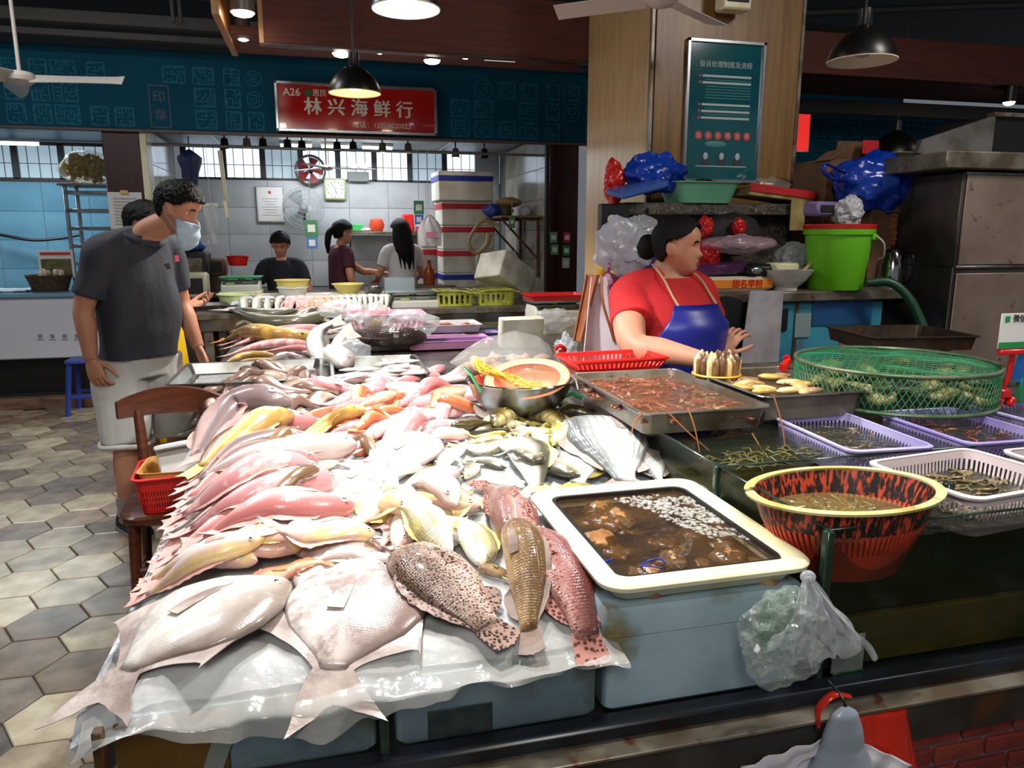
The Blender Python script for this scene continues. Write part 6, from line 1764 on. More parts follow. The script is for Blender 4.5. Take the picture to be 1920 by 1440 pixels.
# small trays at right of the second table
for k, (px, py, y, w_, col, lab) in enumerate(((800, 612, 4.75, .42, (200, 196, 200), 'white tray of snails on the second table'), (828, 618, 4.55, .5, (150, 130, 190), 'lilac tray under the snail tray'), (800, 632, 4.4, .5, (214, 150, 190), 'pink tray low in the stack of trays'), (870, 600, 4.7, .3, (44, 56, 60), 'dark tray right of the snail tray'))):
    c = ay(px, py, y); 
    t = tray(lab, (c.x + .12, y, .80 + (.0 if k != 0 else .05)), w_, .3, .045, M('tray_col_%d' % k, col, .4), name='plastic_tray')
for k in range(12):
    c = V((ay(812, 606, 4.72).x + sr2.uniform(-.05, .25), 4.72 + sr2.uniform(-.08, .08), .88))
    one(MB().ball(c, (.028, .016, .016), 10, 8, fn=lambda q: q * (1 + .2 * math.sin(q.x * 300))), 'snail', M('snail_%d' % k, (150, 90, 50), .4, c2=(100, 56, 30), scale=20), 'brown sea snail on the white tray', 'snail', 'sea snails on the tray', ang=180)
foam_box('white foam slab leaning on the second table', (ay(975, 605, 4.3).x, 4.3, .80), (.27, .08, .17), m_foam, .1, rx=.15)
foam_box('white foam box under the weighing scale by the column', (ay(1045, 585, 5.0).x, 5.0, .62), (.36, .3, .27), m_foam, .05)
one(crumple(ay(1040, 600, 4.78) + V((0, 0, 0)), (.13, .06, .07), 41, 30, 20, .4, 7), 'plastic_bag', m_milky, 'clear bluish bag before the foam box by the column', 'plastic bag', ang=180)
def scale_(label, c, rz=0, w_=.3, top=m_steel, panel=(60, 62, 60)):
    t = thing('weighing_scale', label, 'scale', c, rz)
    MB().loft([rrect(0, 0, w_, .26, .02, 0), rrect(0, 0, w_, .26, .02, .04), rrect(0, .03, w_ * .96, .18, .02, .085)]).build('housing', M('scale_body', (190, 190, 184), .4), t, False)
    MB().box((0, -.1, .06), (w_ * .9, .006, .045), .002, rx=-.55).build('display', M('scale_disp', panel, .3), t, False)
    mb = MB()
    for i in range(6):
        for j in range(3): mb.box((.02 + i * .018, -.106 + j * .006, .048 + j * .012), (.012, .004, .008), .001, rx=-.55)
    mb.build('keys', M('keys', (150, 190, 120), .5), t, False)
    MB().box((-.08, -.106, .062), (.07, .004, .026), .001, rx=-.55).build('screen', M('lcd', (120, 140, 80), .3), t, False)
    MB().cyl((0, .02, .08), (0, .02, .105), .03).build('stem', m_steel, t, False)
    MB().loft([rrect(0, .02, w_ * 1.05, .24, .02, .105), rrect(0, .02, w_ * 1.1, .26, .02, .12)]).build('pan', top, t, False)
    return t
p = ay(1040, 562, 5.0)
scale_('weighing scale with green keypad under the red tray by the column', (p.x, 5.0, .89), .05, .36)
p = ay(1040, 525, 5.0)
tray('bright red plastic tray on the weighing scale by the column', (p.x, 5.0, 1.012), .42, .28, .035, M('red_tray', (190, 24, 34), .35), name='red_tray')

# ---------------- third table with a row of fish
t = thing('steel_table', 'steel display table before the shop, third from the front', 'table', (.55, 6.4, 0))
MB().box((.55, 6.4, .85), (3.0, .9, .05), .006).build('table_top', m_steeld, t)
MB().box((.55, 5.97, .79), (2.9, .03, .1), .004).build('apron', m_steel, t)
for x in (-.85, 2.0):
    for y in (6.0, 6.8): MB().box((x, y, .41), (.06, .06, .82), .004).build('leg', m_steeld, t)
MB().box((.55, 6.3, .3), (2.8, .7, .03), .004).build('shelf', m_dark, t)
fr = random.Random(9)
def row(n, px0, px1, mat, fin, lab, grp, sp='slim', hs=1.7, hang=.0):
    for k in range(n):
        px = lerp(px0, px1, (k + .5) / n) + fr.uniform(-3, 3)
        xb = ay(px, 560, 6.0).x
        dx = fr.uniform(-.02, .06)
        hz_ = fr.uniform(-.03, .02) - hang
        pts = [V((xb + dx, 6.3 + fr.uniform(-.03, .03), .955)), V((xb + dx * .5, 6.1, .96)), V((xb, 5.985, .925)), V((xb - .01, 5.945, .845 + hz_))]
        f = Fish(sp, pts, conform=False, hs=hs * fr.uniform(.9, 1.1), N0=(0, -.5, 1))
        add_fish('fish', lab, f, mat, fin, grp, 1)
row(3, 448, 516, 'silver', 'white', 'large silver fish with tail hanging off the left end of the third table', 'large silver fish on the third table', hs=2.0, hang=.05)
row(5, 455, 525, 'silver', 'white', 'silver fish at the left end of the third table', 'silver fish at the left of the third table', hs=1.7)
row(13, 525, 640, 'rose', 'pink', 'small pink fish in the row on the third table', 'pink fish on the third table', hs=1.5)
row(10, 570, 640, 'orange', 'orange', 'small orange fish in the row on the third table', 'orange fish on the third table', hs=1.5)
row(9, 640, 730, 'silver', 'white', 'silver fish at the right end of the row on the third table', 'silver fish at the right of the third table', hs=1.7)
one(MB().sheet(30, 6, lambda u, v: V((lerp(-.7, .95, u), lerp(6.1, 6.45, v), .885 + .05 * math.sin(v * 2.6) + .01 * nz(u * 20, v * 5)))), 'ice_bed', m_ice, 'ice bed under the row of fish on the third table', 'ice')
def basin(label, px, py, y, r, h, mat, z=None, name='plastic_basin', sy=1.0, flare=.8, cat_='basin'):
    p = ay(px, py, y)
    if z is not None: p.z = z
    t = thing(name, label, cat_, p)
    MB().lathe([(0, 0), (r * flare * .95, 0), (r * flare, .006), (r * .96, h - .008), (r * 1.05, h - .004), (r * 1.05, h), (r * .95, h), (r * flare * .95, .01), (0, .008)], 36, sy=sy, cap=False).build('basin', mat, t, False)
    MB().tube([V((r * 1.04 * math.cos(2 * PI * i / 36), sy * r * 1.04 * math.sin(2 * PI * i / 36), h - .002)) for i in range(37)], .005, 6).build('rim', mat, t, False)
    return t
T3 = .876
one(MB().box((.2, 6.68, .915), (1.5, .36, .08), .01), 'foam_riser', m_foam, 'long white foam riser behind the row of fish on the third table', 'riser')
m_lgreen = M('pale_green_plastic', (206, 222, 160), .4); m_yel = M('yellow_plastic', (214, 200, 110), .4); m_tealb = M('teal_plastic', (130, 206, 196), .4)
basin('pale green basin at the left end of the third table', 440, 540, 6.55, .14, .1, m_lgreen, T3)
basin('red plastic basin behind the green topped scale', 446, 490, 7.5, .1, .09, m_red, 1.17)
basin('tilted yellow basket in the middle behind the row of fish', 548, 530, 6.7, .14, .12, m_yel, .956, sy=.8)
basin('whitish clear bowl before the tilted yellow basket', 548, 540, 6.5, .12, .07, M('clear_bowl', (214, 212, 200), .2, alpha=.7), .956)
basin('yellow basket right of the wine red woman', 652, 530, 6.7, .13, .08, m_yel, .956, flare=.65)
basin('small steel bowl right of the yellow basket', 700, 540, 6.6, .09, .06, m_steel, .956)
basin('small teal basket on the third table', 820, 535, 6.5, .09, .05, m_tealb, .93, flare=.65)
scale_('weighing scale with green top plate at the left of the third table', (ay(452, 520, 6.9).x, 6.9, .98), 0, .32, M('green_plate', (40, 150, 90), .4))
one(MB().box((ay(452, 530, 6.9).x, 6.9, .928), (.34, .28, .1), .004), 'support_box', m_cream, 'cream box under the green topped scale', 'box')
one(MB().lathe([(0, 0), (.05, 0), (.055, .04), (.05, .075), (0, .08)], 20, tuple(V((ay(590, 530, 6.4).x, 6.45, T3))), cap=False), 'small_tub', M('white_tub', (214, 220, 212), .5), 'small white tub before the yellow basket', 'tub')
tray('steel tray left of the silver fish on the third table', (ay(405, 548, 6.25).x, 6.3, T3), .3, .3, .04, m_steel)
t = foam_box('clear plastic box before the white shirt girl', (ay(748, 535, 6.6).x, 6.6, .956), (.26, .2, .13), M('clear_box', (180, 196, 200), .15, alpha=.5))
scale_('flat steel weighing scale at the right of the row of fish', (ay(775, 560, 6.2).x, 6.2, T3), 0, .4)
m_ygc = M('yellow_green_crate', (172, 176, 64), .5, c2=(130, 130, 40), scale=9)
for px, lab in ((853, 'left yellow green crate of shellfish'), (930, 'right yellow green crate of shellfish')):
    x = ay(px, 560, 6.1).x
    basket('crate', lab, rect(x, 6.2, .3, .3, .015), 1.0, .12, m_ygc, .012, 26, (.25, .85), .95, c=(x, 6.2))
one(crumple(V((ay(853, 545, 6.2).x, 6.2, .97)), (.13, .12, .04), 51, 26, 14, .5, 9), 'shellfish_heap', M('crate_heap', (120, 110, 70), .5, c2=(40, 40, 30), scale=24), 'dark shellfish heaped in the left crate', 'shellfish', ang=180)
foam_box('white foam box tilted upside on the crates by the shop post', (ay(938, 535, 6.5).x, 6.45, 1.0), (.42, .32, .24), m_foam, .5, ry=.5, rx=-.15)
one(MB().sheet(30, 4, lambda u, v: V((ay(lerp(820, 975, u), 560, 6.05).x, 6.03 + .02 * math.sin(u * 9), 1.0 + .012 * math.sin(u * 11) + v * .006)), .003), 'yellow_rope', m_rope, 'loose pale yellow rope over the crates', 'rope')

# ---------------- shop counter and people inside
m_counter = M('counter', (90, 70, 56), .6, c2=(60, 46, 38), scale=6)
t = thing('shop_counter', 'dark work counter inside the shop', 'counter', (.2, 7.5, 0))
MB().box((.2, 7.55, .9), (2.8, .35, .04), .004).build('worktop', m_counter, t)
for x in (-1.1, 1.5): MB().box((x, 7.55, .44), (.08, .3, .88), .004).build('leg', m_counter, t)
def small_person(label, px, py_top, y, shirt, hairfn, face_yaw, elbows, pitch=0, seat=False, hands_=True, head_sc=1.0, shmat=None):
    hp = ay(px, py_top, y)
    zc = hp.z - .115
    dz = zc - 1.50
    t = thing('person', label, 'person', (hp.x, y, 0))
    global B, fx, sd
    B = V((hp.x, y, dz)); fx = V((-math.sin(face_yaw), math.cos(face_yaw), 0)); sd = V((-fx.y, fx.x, 0))
    P = MB()
    torso(P, [(W(0, 0, .85), .14, .11), (W(0, 0, 1.05), .135, .11), (W(0, 0, 1.25), .15, .1), (W(0, 0, 1.36), .07, .06)], rot=face_yaw)
    limb(P, [W(0, 0, 1.32), W(.01, 0, 1.42)], [.05, .048], sm=6)
    hs_ = []
    for s2, (e, w2) in zip((-1, 1), elbows):
        sh = W(0, .16 * s2, 1.29); el, wr = W(*e), W(*w2)
        limb(P, [sh, sh.lerp(el, .5), el, el.lerp(wr, .4), wr], [.05, .044, .038, .036, .025])
        hs_.append(hand(s2, (.4, .5, .5, .5)).xf(frame(wr, wr - el, V((0, 0, 1)))))
    for s2 in (-1, 1): limb(P, [W(0, .08 * s2, .86), W(.02, .09 * s2, .46), V((W(0, .09 * s2, 0).x, W(0, .09 * s2, 0).y, .02))], [.09, .06, .045])
    hm_ = put_head(t, W(.03, 0, 1.5), face_yaw, pitch, m_skin)
    build_body(t, [P], [headmb().xf(hm_)], hs_, m_skin, .009)
    P = MB()
    torso(P, [(W(0, 0, .8), .155, .125), (W(0, 0, 1.05), .15, .125), (W(0, 0, 1.26), .165, .115), (W(0, 0, 1.345), .09, .075)], rot=face_yaw)
    for s2, (e, w2) in zip((-1, 1), elbows):
        sh = W(0, .16 * s2, 1.295); limb(P, [W(0, 0, 1.315), sh, sh.lerp(W(*e), .65)], [.062, .066, .064], sm=9)
    fuse(P, .01, 6).build('t_shirt', shmat, t, ang=180)
    hairfn(t, hm_)
    return t
def short_hair(t, m): patch(hl, lambda a: .1135, -PI, PI, .014, 60, 14, .01, jit=.008, seed=1).xf(m).build('hair', m_hair, t, ang=180)
def pony(t, m):
    patch(hlw, lambda a: .1135, -PI, PI, .01, 60, 14, .01).xf(m).build('hair', m_hair, t, ang=180)
    MB().tube([m @ V(q) for q in ((0, -.1, .02), (0, -.14, -.04), (0, -.14, -.14), (0, -.12, -.24))], [.03, .035, .03, .01], 10, sm=16).build('ponytail', m_hair, t)
def longhair(t, m):
    patch(hlw, lambda a: .1135, -PI, PI, .012, 60, 14, .01).xf(m).build('hair', m_hair, t, ang=180)
    mb = MB()
    for k in range(15):
        a = PI + (k - 7) * .17
        d = V((math.sin(a), math.cos(a), 0))
        mb.tube([m @ (V((0, -.01, .02)) + d * .085), m @ (V((0, -.02, -.1)) + d * .1), m @ (V((0, -.05, -.24)) + d * .09), m @ (V((0, -.06, -.36 - .05 * math.sin(k * 2))) + d * (.07 + .02 * math.sin(k)))], [.025, .026, .022, .004], 8, sm=14)
    mb.build('long_hair', m_hair, t)
small_person('man in black T-shirt sitting with bowed head inside the shop', 525, 436, 7.85, None, short_hair, PI * .98, (((.12, -.26, 1.05), (.22, -.2, .88)), ((.12, .26, 1.05), (.24, .18, .88))), -.45, shmat=M('black_tee', (24, 24, 36), .85))
small_person('woman in wine red T-shirt with ponytail reaching right inside the shop', 636, 414, 7.95, None, pony, -PI * .38, (((-.02, -.27, 1.06), (.06, -.24, .86)), ((.28, .12, 1.1), (.48, .08, 1.08))), -.2, shmat=M('wine_tee', (66, 22, 38), .85))
small_person('girl with long black hair in white T-shirt seen from behind', 752, 412, 8.0, None, longhair, .35, (((.05, -.24, 1.06), (.18, -.2, .95)), ((.05, .24, 1.06), (.2, .2, 1.0))), -.1, shmat=M('white_tee', (206, 206, 206), .85))
# ================================================================ SIGNS AND SHOP FITTINGS
p0, p1 = ay(513, 148, 6.94), ay(820, 258, 6.94)
cx, cz, w_, h_ = (p0.x + p1.x) / 2, 2.52, p1.x - p0.x, .405
t = thing('shop_sign', 'red shop sign A26 with white Chinese lettering in a silver frame', 'sign', (cx, 6.94, cz - h_ / 2))
MB().box((cx, 6.945, cz), (w_, .03, h_), .002).build('panel', M('sign_red', (190, 34, 30), .15, c2=(176, 24, 26), scale=1.5, coat=.5), t)
m_alum = M('aluminium', (170, 172, 176), .25, .8)
for s_ in (-1, 1):
    MB().box((cx, 6.925, cz + s_ * (h_ / 2 - .012)), (w_, .03, .026), .004).build('frame_bar', m_alum, t)
    MB().box((cx + s_ * (w_ / 2 - .012), 6.925, cz), (.026, .03, h_), .004).build('frame_bar', m_alum, t)
m_let = M('sign_letters', (232, 224, 206), .5)
fyy = 6.926
text('A26', .085, (cx - w_ / 2 + .14, fyy, cz + .115), m_let, t, bold=.002)
for i, ch in enumerate('惠民'): text(ch, .062, (cx - w_ / 2 + .34 + .06 * i, fyy, cz + .115), m_let, t, name='character')
MB().lathe([(0, 0), (.03, 0), (.03, .003), (0, .003)], 20, cap=False, fn=lambda q: V((cx - w_ / 2 + .275 + q.x, fyy - q.z, cz + .115 + q.y))).build('logo', M('logo_green', (20, 120, 50), .5), t)
for i, ch in enumerate('林兴海鲜行'):
    for dx in (-.004, -.001, .002, .005): text(ch, .15, (cx - .38 + .195 * i + dx, fyy - .001 - dx * .1, cz + dx * .4), m_let, t, name='character')
text('电话：13714020023', .06, (cx + .2, fyy, cz - .13), m_let, t)
# small red sign far right
t = thing('red_sign', 'small lit red sign beyond the right side of the column', 'sign', ay(1503, 285, 5.93))
q = ay(1503, 249, 5.93)
MB().box(q, (.15, .03, .33), .004).build('frame', m_alum, t)
MB().box(q - V((.0, .018, 0)), (.125, .004, .3), .002).build('panel', M('red_lit', (230, 40, 36), .5, emit=(235, 50, 44), es=.9), t)
# poster on the column
q = ay(1355, 212, 3.985)
pw_, ph_ = .46, .74
t = thing('notice_poster', 'teal framed notice poster on the wooden column', 'poster', (q.x, 3.985, q.z - ph_ / 2))
MB().box((q.x, 3.98, q.z), (pw_, .012, ph_), .002).build('print', M('poster_teal', (18, 92, 98), .12, c2=(14, 80, 92), scale=2, coat=.7), t)
for s_ in (-1, 1):
    MB().box((q.x, 3.972, q.z + s_ * ph_ / 2), (pw_ + .02, .02, .02), .003).build('frame_bar', m_alum, t)
    MB().box((q.x + s_ * pw_ / 2, 3.972, q.z), (.02, .02, ph_ + .02), .003).build('frame_bar', m_alum, t)
m_pl = M('poster_white', (176, 190, 188), .5); m_pr = M('poster_red', (196, 50, 44), .5); m_pdk = M('poster_figure', (40, 44, 60), .5)
text('投诉处理制度及流程', .036, (q.x, 3.972, q.z + .25), m_pl, t)
for k, (dz, n_) in enumerate(((.19, 1), (.155, 1), (.04, 1), (.005, 2), (-.03, 1))):
    MB().box((q.x + .01, 3.973, q.z + dz), (.3, .002, .012), .0003).build('text_line', m_pl, t)
    MB().box((q.x - .155, 3.972, q.z + dz), (.012, .002, .014), .0003).build('bullet', m_pr, t)
mb = MB()
for dz in (.17, .135, .12, .105, .09, .075, .022, -.012): mb.box((q.x + .02, 3.973, q.z + dz), (.28, .002, .004), .0003)
mb.build('fine_print', M('poster_fine', (70, 130, 132), .5), t)
for k, ch in enumerate('投诉处理流程'):
    x = q.x - .15 + k * .06
    MB().lathe([(0, 0), (.023, 0), (.023, .002), (0, .002)], 20, cap=False, fn=lambda v: V((x + v.x, 3.973 - v.z, q.z - .125 + v.y))).build('red_dot', m_pr, t)
    text(ch, .028, (x, 3.9705, q.z - .125), m_pl, t)
for dx in (-.1, .0, .1):
    MB().ball((q.x + dx, 3.972, q.z - .235), (.015, .002, .02), 10, 6).build('figure', m_pl, t)
    MB().box((q.x + dx, 3.973, q.z - .265), (.05, .002, .04), .0005).build('figure', m_pdk, t)
MB().box((q.x, 3.972, q.z - .29), (.32, .002, .006), .0005).build('text_line', m_pl, t)
MB().ball((q.x - .04, 3.973, q.z - .17), (.07, .002, .018), 14, 6).build('hand_print', M('poster_pale', (60, 130, 130), .5), t)

# ---------------- on and before the shop's back wall
BYF = BY - .004
q = ay(628, 355, BYF - .02)
t = thing('wall_clock', 'square wall clock with pale green frame on the shop wall', 'clock', (q.x, BYF - .02, q.z - .13))
MB().box((q.x, BYF - .02, q.z), (.25, .04, .25), .02).build('case', M('clock_frame', (170, 180, 130), .4), t)
MB().box((q.x, BYF - .042, q.z), (.2, .006, .2), .004).build('face', M('clock_face', (196, 208, 216), .4), t)
for ln, a, wd in ((.06, 2.8, .006), (.08, -.5, .004)):
    MB().box((q.x + ln / 2 * math.sin(a), BYF - .047, q.z + ln / 2 * math.cos(a)), (wd, .003, ln), .001, ry=a).build('hand', m_ink, t)
for k in range(12):
    a = k * PI / 6
    MB().box((q.x + .085 * math.sin(a), BYF - .046, q.z + .085 * math.cos(a)), (.008, .002, .014), .0005, ry=a).build('hour_mark', m_ink, t)
# wall fan
q = ay(569, 390, BY - .25)
t = thing('wall_fan', 'grey wall fan with wire guard on the shop wall', 'fan', (q.x, BY - .2, q.z - .22))
m_fg = M('fan_grey', (140, 144, 146), .4)
mb = MB()
for rr_ in (.225, .2, .15, .1, .05):
    mb.tube([V((q.x + rr_ * math.cos(2 * PI * i / 40), q.y - .03 * (1 - (rr_ / .225) ** 2), q.z + rr_ * math.sin(2 * PI * i / 40))) for i in range(41)], .0035 if rr_ < .22 else .006, 5)
for k in range(36):
    a = 2 * PI * k / 36
    mb.tube([V((q.x + r_ * math.cos(a), q.y - .03 * (1 - (r_ / .225) ** 2), q.z + r_ * math.sin(a))) for r_ in (.03, .12, .225)], .0016, 4)
mb.build('guard', m_fg, t)
for k in range(3):
    a0 = k * 2.094
    MB().sheet(8, 4, lambda u, v: V((q.x + (.03 + .17 * u) * math.cos(a0 + (v - .5) * .9), q.y + .02 + (v - .5) * .03, q.z + (.03 + .17 * u) * math.sin(a0 + (v - .5) * .9))), .003).build('blade', M('fan_blade_%d' % k, (150, 158, 160), .4), t)
MB().ball((q.x, q.y, q.z), (.045, .03, .045), 16, 10).build('hub', m_fg, t)
MB().ball((q.x, q.y + .09, q.z), (.06, .07, .06), 16, 10).build('motor', m_fg, t)
MB().tube([(q.x, q.y + .1, q.z), (q.x, BY - .03, q.z - .12)], .02, 10).build('bracket', m_dark, t)
# framed certificate
q = ay(507, 383, BYF - .01)
t = thing('certificate', 'framed certificate left of the wall fan', 'certificate', (q.x, BYF - .01, q.z - .2))
MB().box((q.x, BYF - .012, q.z), (.3, .02, .4), .003).build('frame', m_alum, t)
MB().box((q.x, BYF - .024, q.z), (.27, .004, .37), .001).build('sheet', m_paper, t)
MB().box((q.x + .0, BYF - .027, q.z + .13), (.03, .002, .03), .002).build('emblem', m_pr, t)
mb = MB()
for k in range(7): mb.box((q.x, BYF - .027, q.z + .06 - k * .03), (.18 - .03 * (k % 3), .002, .006), .0005)
mb.build('text_lines', M('grey_text', (150, 150, 150), .6), t)
# emergency light
q = ay(672, 330, BYF - .03)
t = thing('emergency_light', 'emergency light box with two round lamps under the window', 'lamp', (q.x, BYF - .03, q.z - .06))
MB().box((q.x, BYF - .03, q.z - .01), (.24, .05, .11), .006).build('box', M('em_grey', (110, 116, 114), .5), t)
for s_ in (-1, 1):
    MB().lathe([(0, 0), (.045, 0), (.05, .015), (.03, .05), (0, .055)], 24, cap=False, fn=lambda v: V((q.x + s_ * .06 + v.x, BYF - .085 + v.z, q.z + .1 + v.y))).build('lamp_head', m_alum, t)
# exhaust fan in the window
q = ay(582, 320, BY + .0)
t = thing('exhaust_fan', 'red bladed exhaust fan in the shop window', 'fan', (q.x, BY - .02, q.z - .17))
MB().lathe([(.15, -.03), (.175, -.03), (.175, .03), (.15, .03), (.15, -.03)], 36, cap=False, fn=lambda v: V((q.x + v.x, BY - .02 + v.z, q.z + v.y))).build('ring', m_black, t)
for k in range(5):
    a0 = k * 2 * PI / 5
    MB().sheet(6, 4, lambda u, v: V((q.x + (.03 + .115 * u) * math.cos(a0 + (v - .5) * .8), BY - .02 + (v - .5) * .03, q.z + (.03 + .115 * u) * math.sin(a0 + (v - .5) * .8))), .003).build('blade', M('exh_%d' % k, (120, 26, 30), .5), t)
MB().ball((q.x, BY - .03, q.z), .035, 14, 8).build('hub', m_black, t)
# hanging rail, track spots
m_rail2 = M('thin_rail', (130, 132, 128), .4, .5)
one(MB().cyl(ay(262, 270, 7.25), ay(1030, 292, 7.25), .012, n=10), 'hanging_rail', m_rail2, 'long thin rail across the shop opening', 'rail')
for px, py, lit, lab in ((421, 268, 0, 'leftmost black track spot in the shop'), (463, 268, 1, 'grey lit spot left in the shop'), (493, 268, 0, 'second black track spot in the shop'), (539, 270, 0, 'black spot above the exhaust fan'), (566, 272, 0, 'open black spot above the exhaust fan'), (632, 274, 0, 'open black spot above the clock'), (662, 274, 0, 'black spot above the emergency light'), (717, 276, 1, 'left of two grey lit spots in the shop'), (765, 277, 1, 'right of two grey lit spots in the shop'), (854, 286, 1, 'black spot with lit lens above the foam boxes'), (908, 287, 0, 'rightmost black spot in the shop')):
    q = ay(px, py, 7.7)
    t = thing('track_spot', lab, 'lamp', (q.x, q.y, q.z - .05))
    MB().lathe([(.036, 0), (.042, .005), (.036, .05), (.03, .09), (0, .095)], 18, cap=False).build('housing', m_alu if lit else m_black, t, False)
    MB().lathe([(.034, .004), (0, .012)], 18, cap=False).build('lens', m_spotlit if lit else m_dark, t, False)
    MB().cyl((0, 0, .09), (0, 0, 2.43 - q.z + .05), .008, n=8).build('stem', m_black, t, False)
# inner ceiling fan in the shop
q = ay(612, 315, 8.3)
t = thing('ceiling_fan', 'small ceiling fan with straight blades deep in the shop', 'fan', q)
MB().lathe([(0, -.03), (.06, -.02), (.07, .01), (.03, .03), (0, .03)], 20, cap=False).build('motor', m_fanw, t, False)
MB().cyl((0, 0, .02), (0, 0, 2.43 - q.z), .01, n=8).build('rod', m_fanw, t, False)
for k in range(3): MB().box((.28 * math.cos(.1 + k * 2.094), .28 * math.sin(.1 + k * 2.094), .0), (.45, .09, .006), .002, rz=.1 + k * 2.094).build('blade', m_fanw, t, False)
# things hanging from the rail
def card(label, px, py0, py1, y, cols, wpx):
    a, b = ay(px, py0, y), ay(px, py1, y)
    t = thing('payment_card', label, 'sign', b)
    n = len(cols); H = a.z - b.z; ww = wpx / 1400 * y * 1.03
    z = a.z
    for c, fr_ in cols:
        hh = H * fr_
        MB().box((a.x, y, z - hh / 2), (ww, .004, hh * .97), .001).build('card', M('card_%d_%d_%d' % c, c, .4), t)
        MB().box((a.x, y - .003, z - hh * .5), (ww * .6, .002, ww * .6), .0005).build('white_field', m_paper, t)
        z -= hh; ww *= .85
    rail = 2.22
    MB().cyl((a.x, y, a.z), (a.x, y, 2.285 if y < 7 else 1.78), .0025, n=6).build('string', m_white, t)
card('left pair of green and blue payment cards hanging before the fan', 583, 412, 466, 6.97, (((60, 130, 80), .6), ((60, 120, 190), .4)), 21)
card('right pair of green and blue payment cards hanging beside the bag', 785, 376, 421, 6.97, (((60, 140, 90), .58), ((50, 110, 190), .42)), 18)
card('single payment card hanging from the rusty wall shelf', 960, 404, 428, 7.28, (((90, 140, 90), 1.0),), 12)
q = ay(397, 420, 6.97)
t = thing('hanging_sleeve', 'white plastic sleeve hanging above the second table', 'sleeve', (q.x, 6.97, q.z - .17))
MB().sheet(6, 14, lambda u, v: V((q.x + (u - .5) * (.12 - .03 * (1 - v)), 6.97 + .008 * math.sin(u * 9 + v * 6), q.z - .165 + v * .33)), .002).build('sleeve', m_milky, t)
MB().box((q.x, 6.97, q.z + .16), (.125, .006, .03), .001).build('top_fold', m_paper, t)
MB().cyl((q.x, 6.97, q.z + .17), (q.x, 6.97, 2.29), .002, n=6).build('string', m_white, t)
one(MB().tube([ay(412, 283, 7.2), ay(418, 330, 7.15), ay(424, 378, 7.02)], [.02, .018, .016], 10), 'pole', m_cream, 'short cream pole hanging down from the rail', 'pole')
q = ay(424, 392, 7.02)
one(MB().box(q, (.035, .02, .15), .006, ry=-.1), 'plastic_hanger', m_cream, 'small cream plastic tag below the hanging pole', 'tag')
# umbrella
q = ay(356, 300, 7.3)
t = thing('umbrella', 'folded dark blue umbrella hanging in the shop', 'umbrella', (q.x, 7.3, q.z - .45))
MB().lathe([(.008, -.42), (.03, -.3), (.06, -.1), (.085, -.02), (.09, .02), (.06, .05), (.01, .09)], 16, (q.x, 7.3, q.z), fn=lambda v: V((q.x + (v.x - q.x) * (1 + .25 * math.sin(math.atan2(v.y - 7.3, v.x - q.x) * 6)), 7.3 + (v.y - 7.3) * (1 + .25 * math.sin(math.atan2(v.y - 7.3, v.x - q.x) * 6)), v.z))).build('canopy', M('umbrella_blue', (24, 36, 78), .6), t)
MB().cyl((q.x, 7.3, q.z + .05), (q.x, 7.3, 2.3), .005, n=8).build('shaft', m_black, t)
# plastic bag on a hook
q = ay(806, 432, 6.97)
t = thing('plastic_bag', 'white carrier bag with red print hanging from a string', 'plastic bag', (q.x, 6.97, q.z - .15))
MB().sheet(12, 14, lambda u, v: V((q.x + (u - .5) * itp([(0, .21), (.5, .22), (.75, .17), (1, .03)], v), 6.97 - .03 * math.sin(u * PI) * math.sin(v * PI) + .006 * math.sin(u * 16 + v * 5), q.z - .14 + v * .28)), .004).build('bag', M('white_bag', (222, 218, 222), .3, alpha=.85, bump=.4, bscale=14), t)
MB().box((q.x + .01, 6.932, q.z - .04), (.1, .002, .05), .001).build('print', M('bag_print', (206, 130, 160), .5), t)
MB().cyl((q.x - .01, 6.97, q.z + .13), (q.x - .01, 6.97, 2.285), .0025, n=6).build('string', m_white, t)
# wall shelf with pot, plate and bottles
q = ay(715, 437, 8.85)
t = thing('wall_shelf', 'dark steel wall shelf behind the women', 'shelf', (q.x, 8.9, q.z))
MB().box((q.x + .05, 8.98, q.z), (.85, .3, .03), .003).build('board', m_steeld, t)
for s_ in (-.35, .35): MB().tube([(q.x + s_, 8.86, q.z), (q.x + s_, 9.12, q.z - .22)], .01, 8).build('bracket', m_steeld, t)
for dx, nm, lab, mt, rr_, hh in ((-.26, 'box', 'green box on the wall shelf', M('grn', (60, 170, 90), .5), 0, .09), (-.04, 'pot', 'orange pot on the wall shelf', M('pot_or', (206, 70, 40), .4), .09, .14), (.32, 'bag', 'red packet on the wall shelf', m_red, 0, .2), (-.18, 'plate', 'pale dish on the wall shelf', m_paper, .08, .04)):
    b = V((q.x + dx, 8.97, q.z + .015))
    if rr_: one(MB().lathe([(0, 0), (rr_ * .7, 0), (rr_, hh * .5), (rr_ * .75, hh), (rr_ * .2, hh * 1.08), (0, hh * 1.08)], 20, tuple(b), cap=False), nm, mt, lab, nm)
    else: one(MB().box(b + V((0, 0, hh / 2)), (.13, .12, hh), .012), nm, mt, lab, nm)
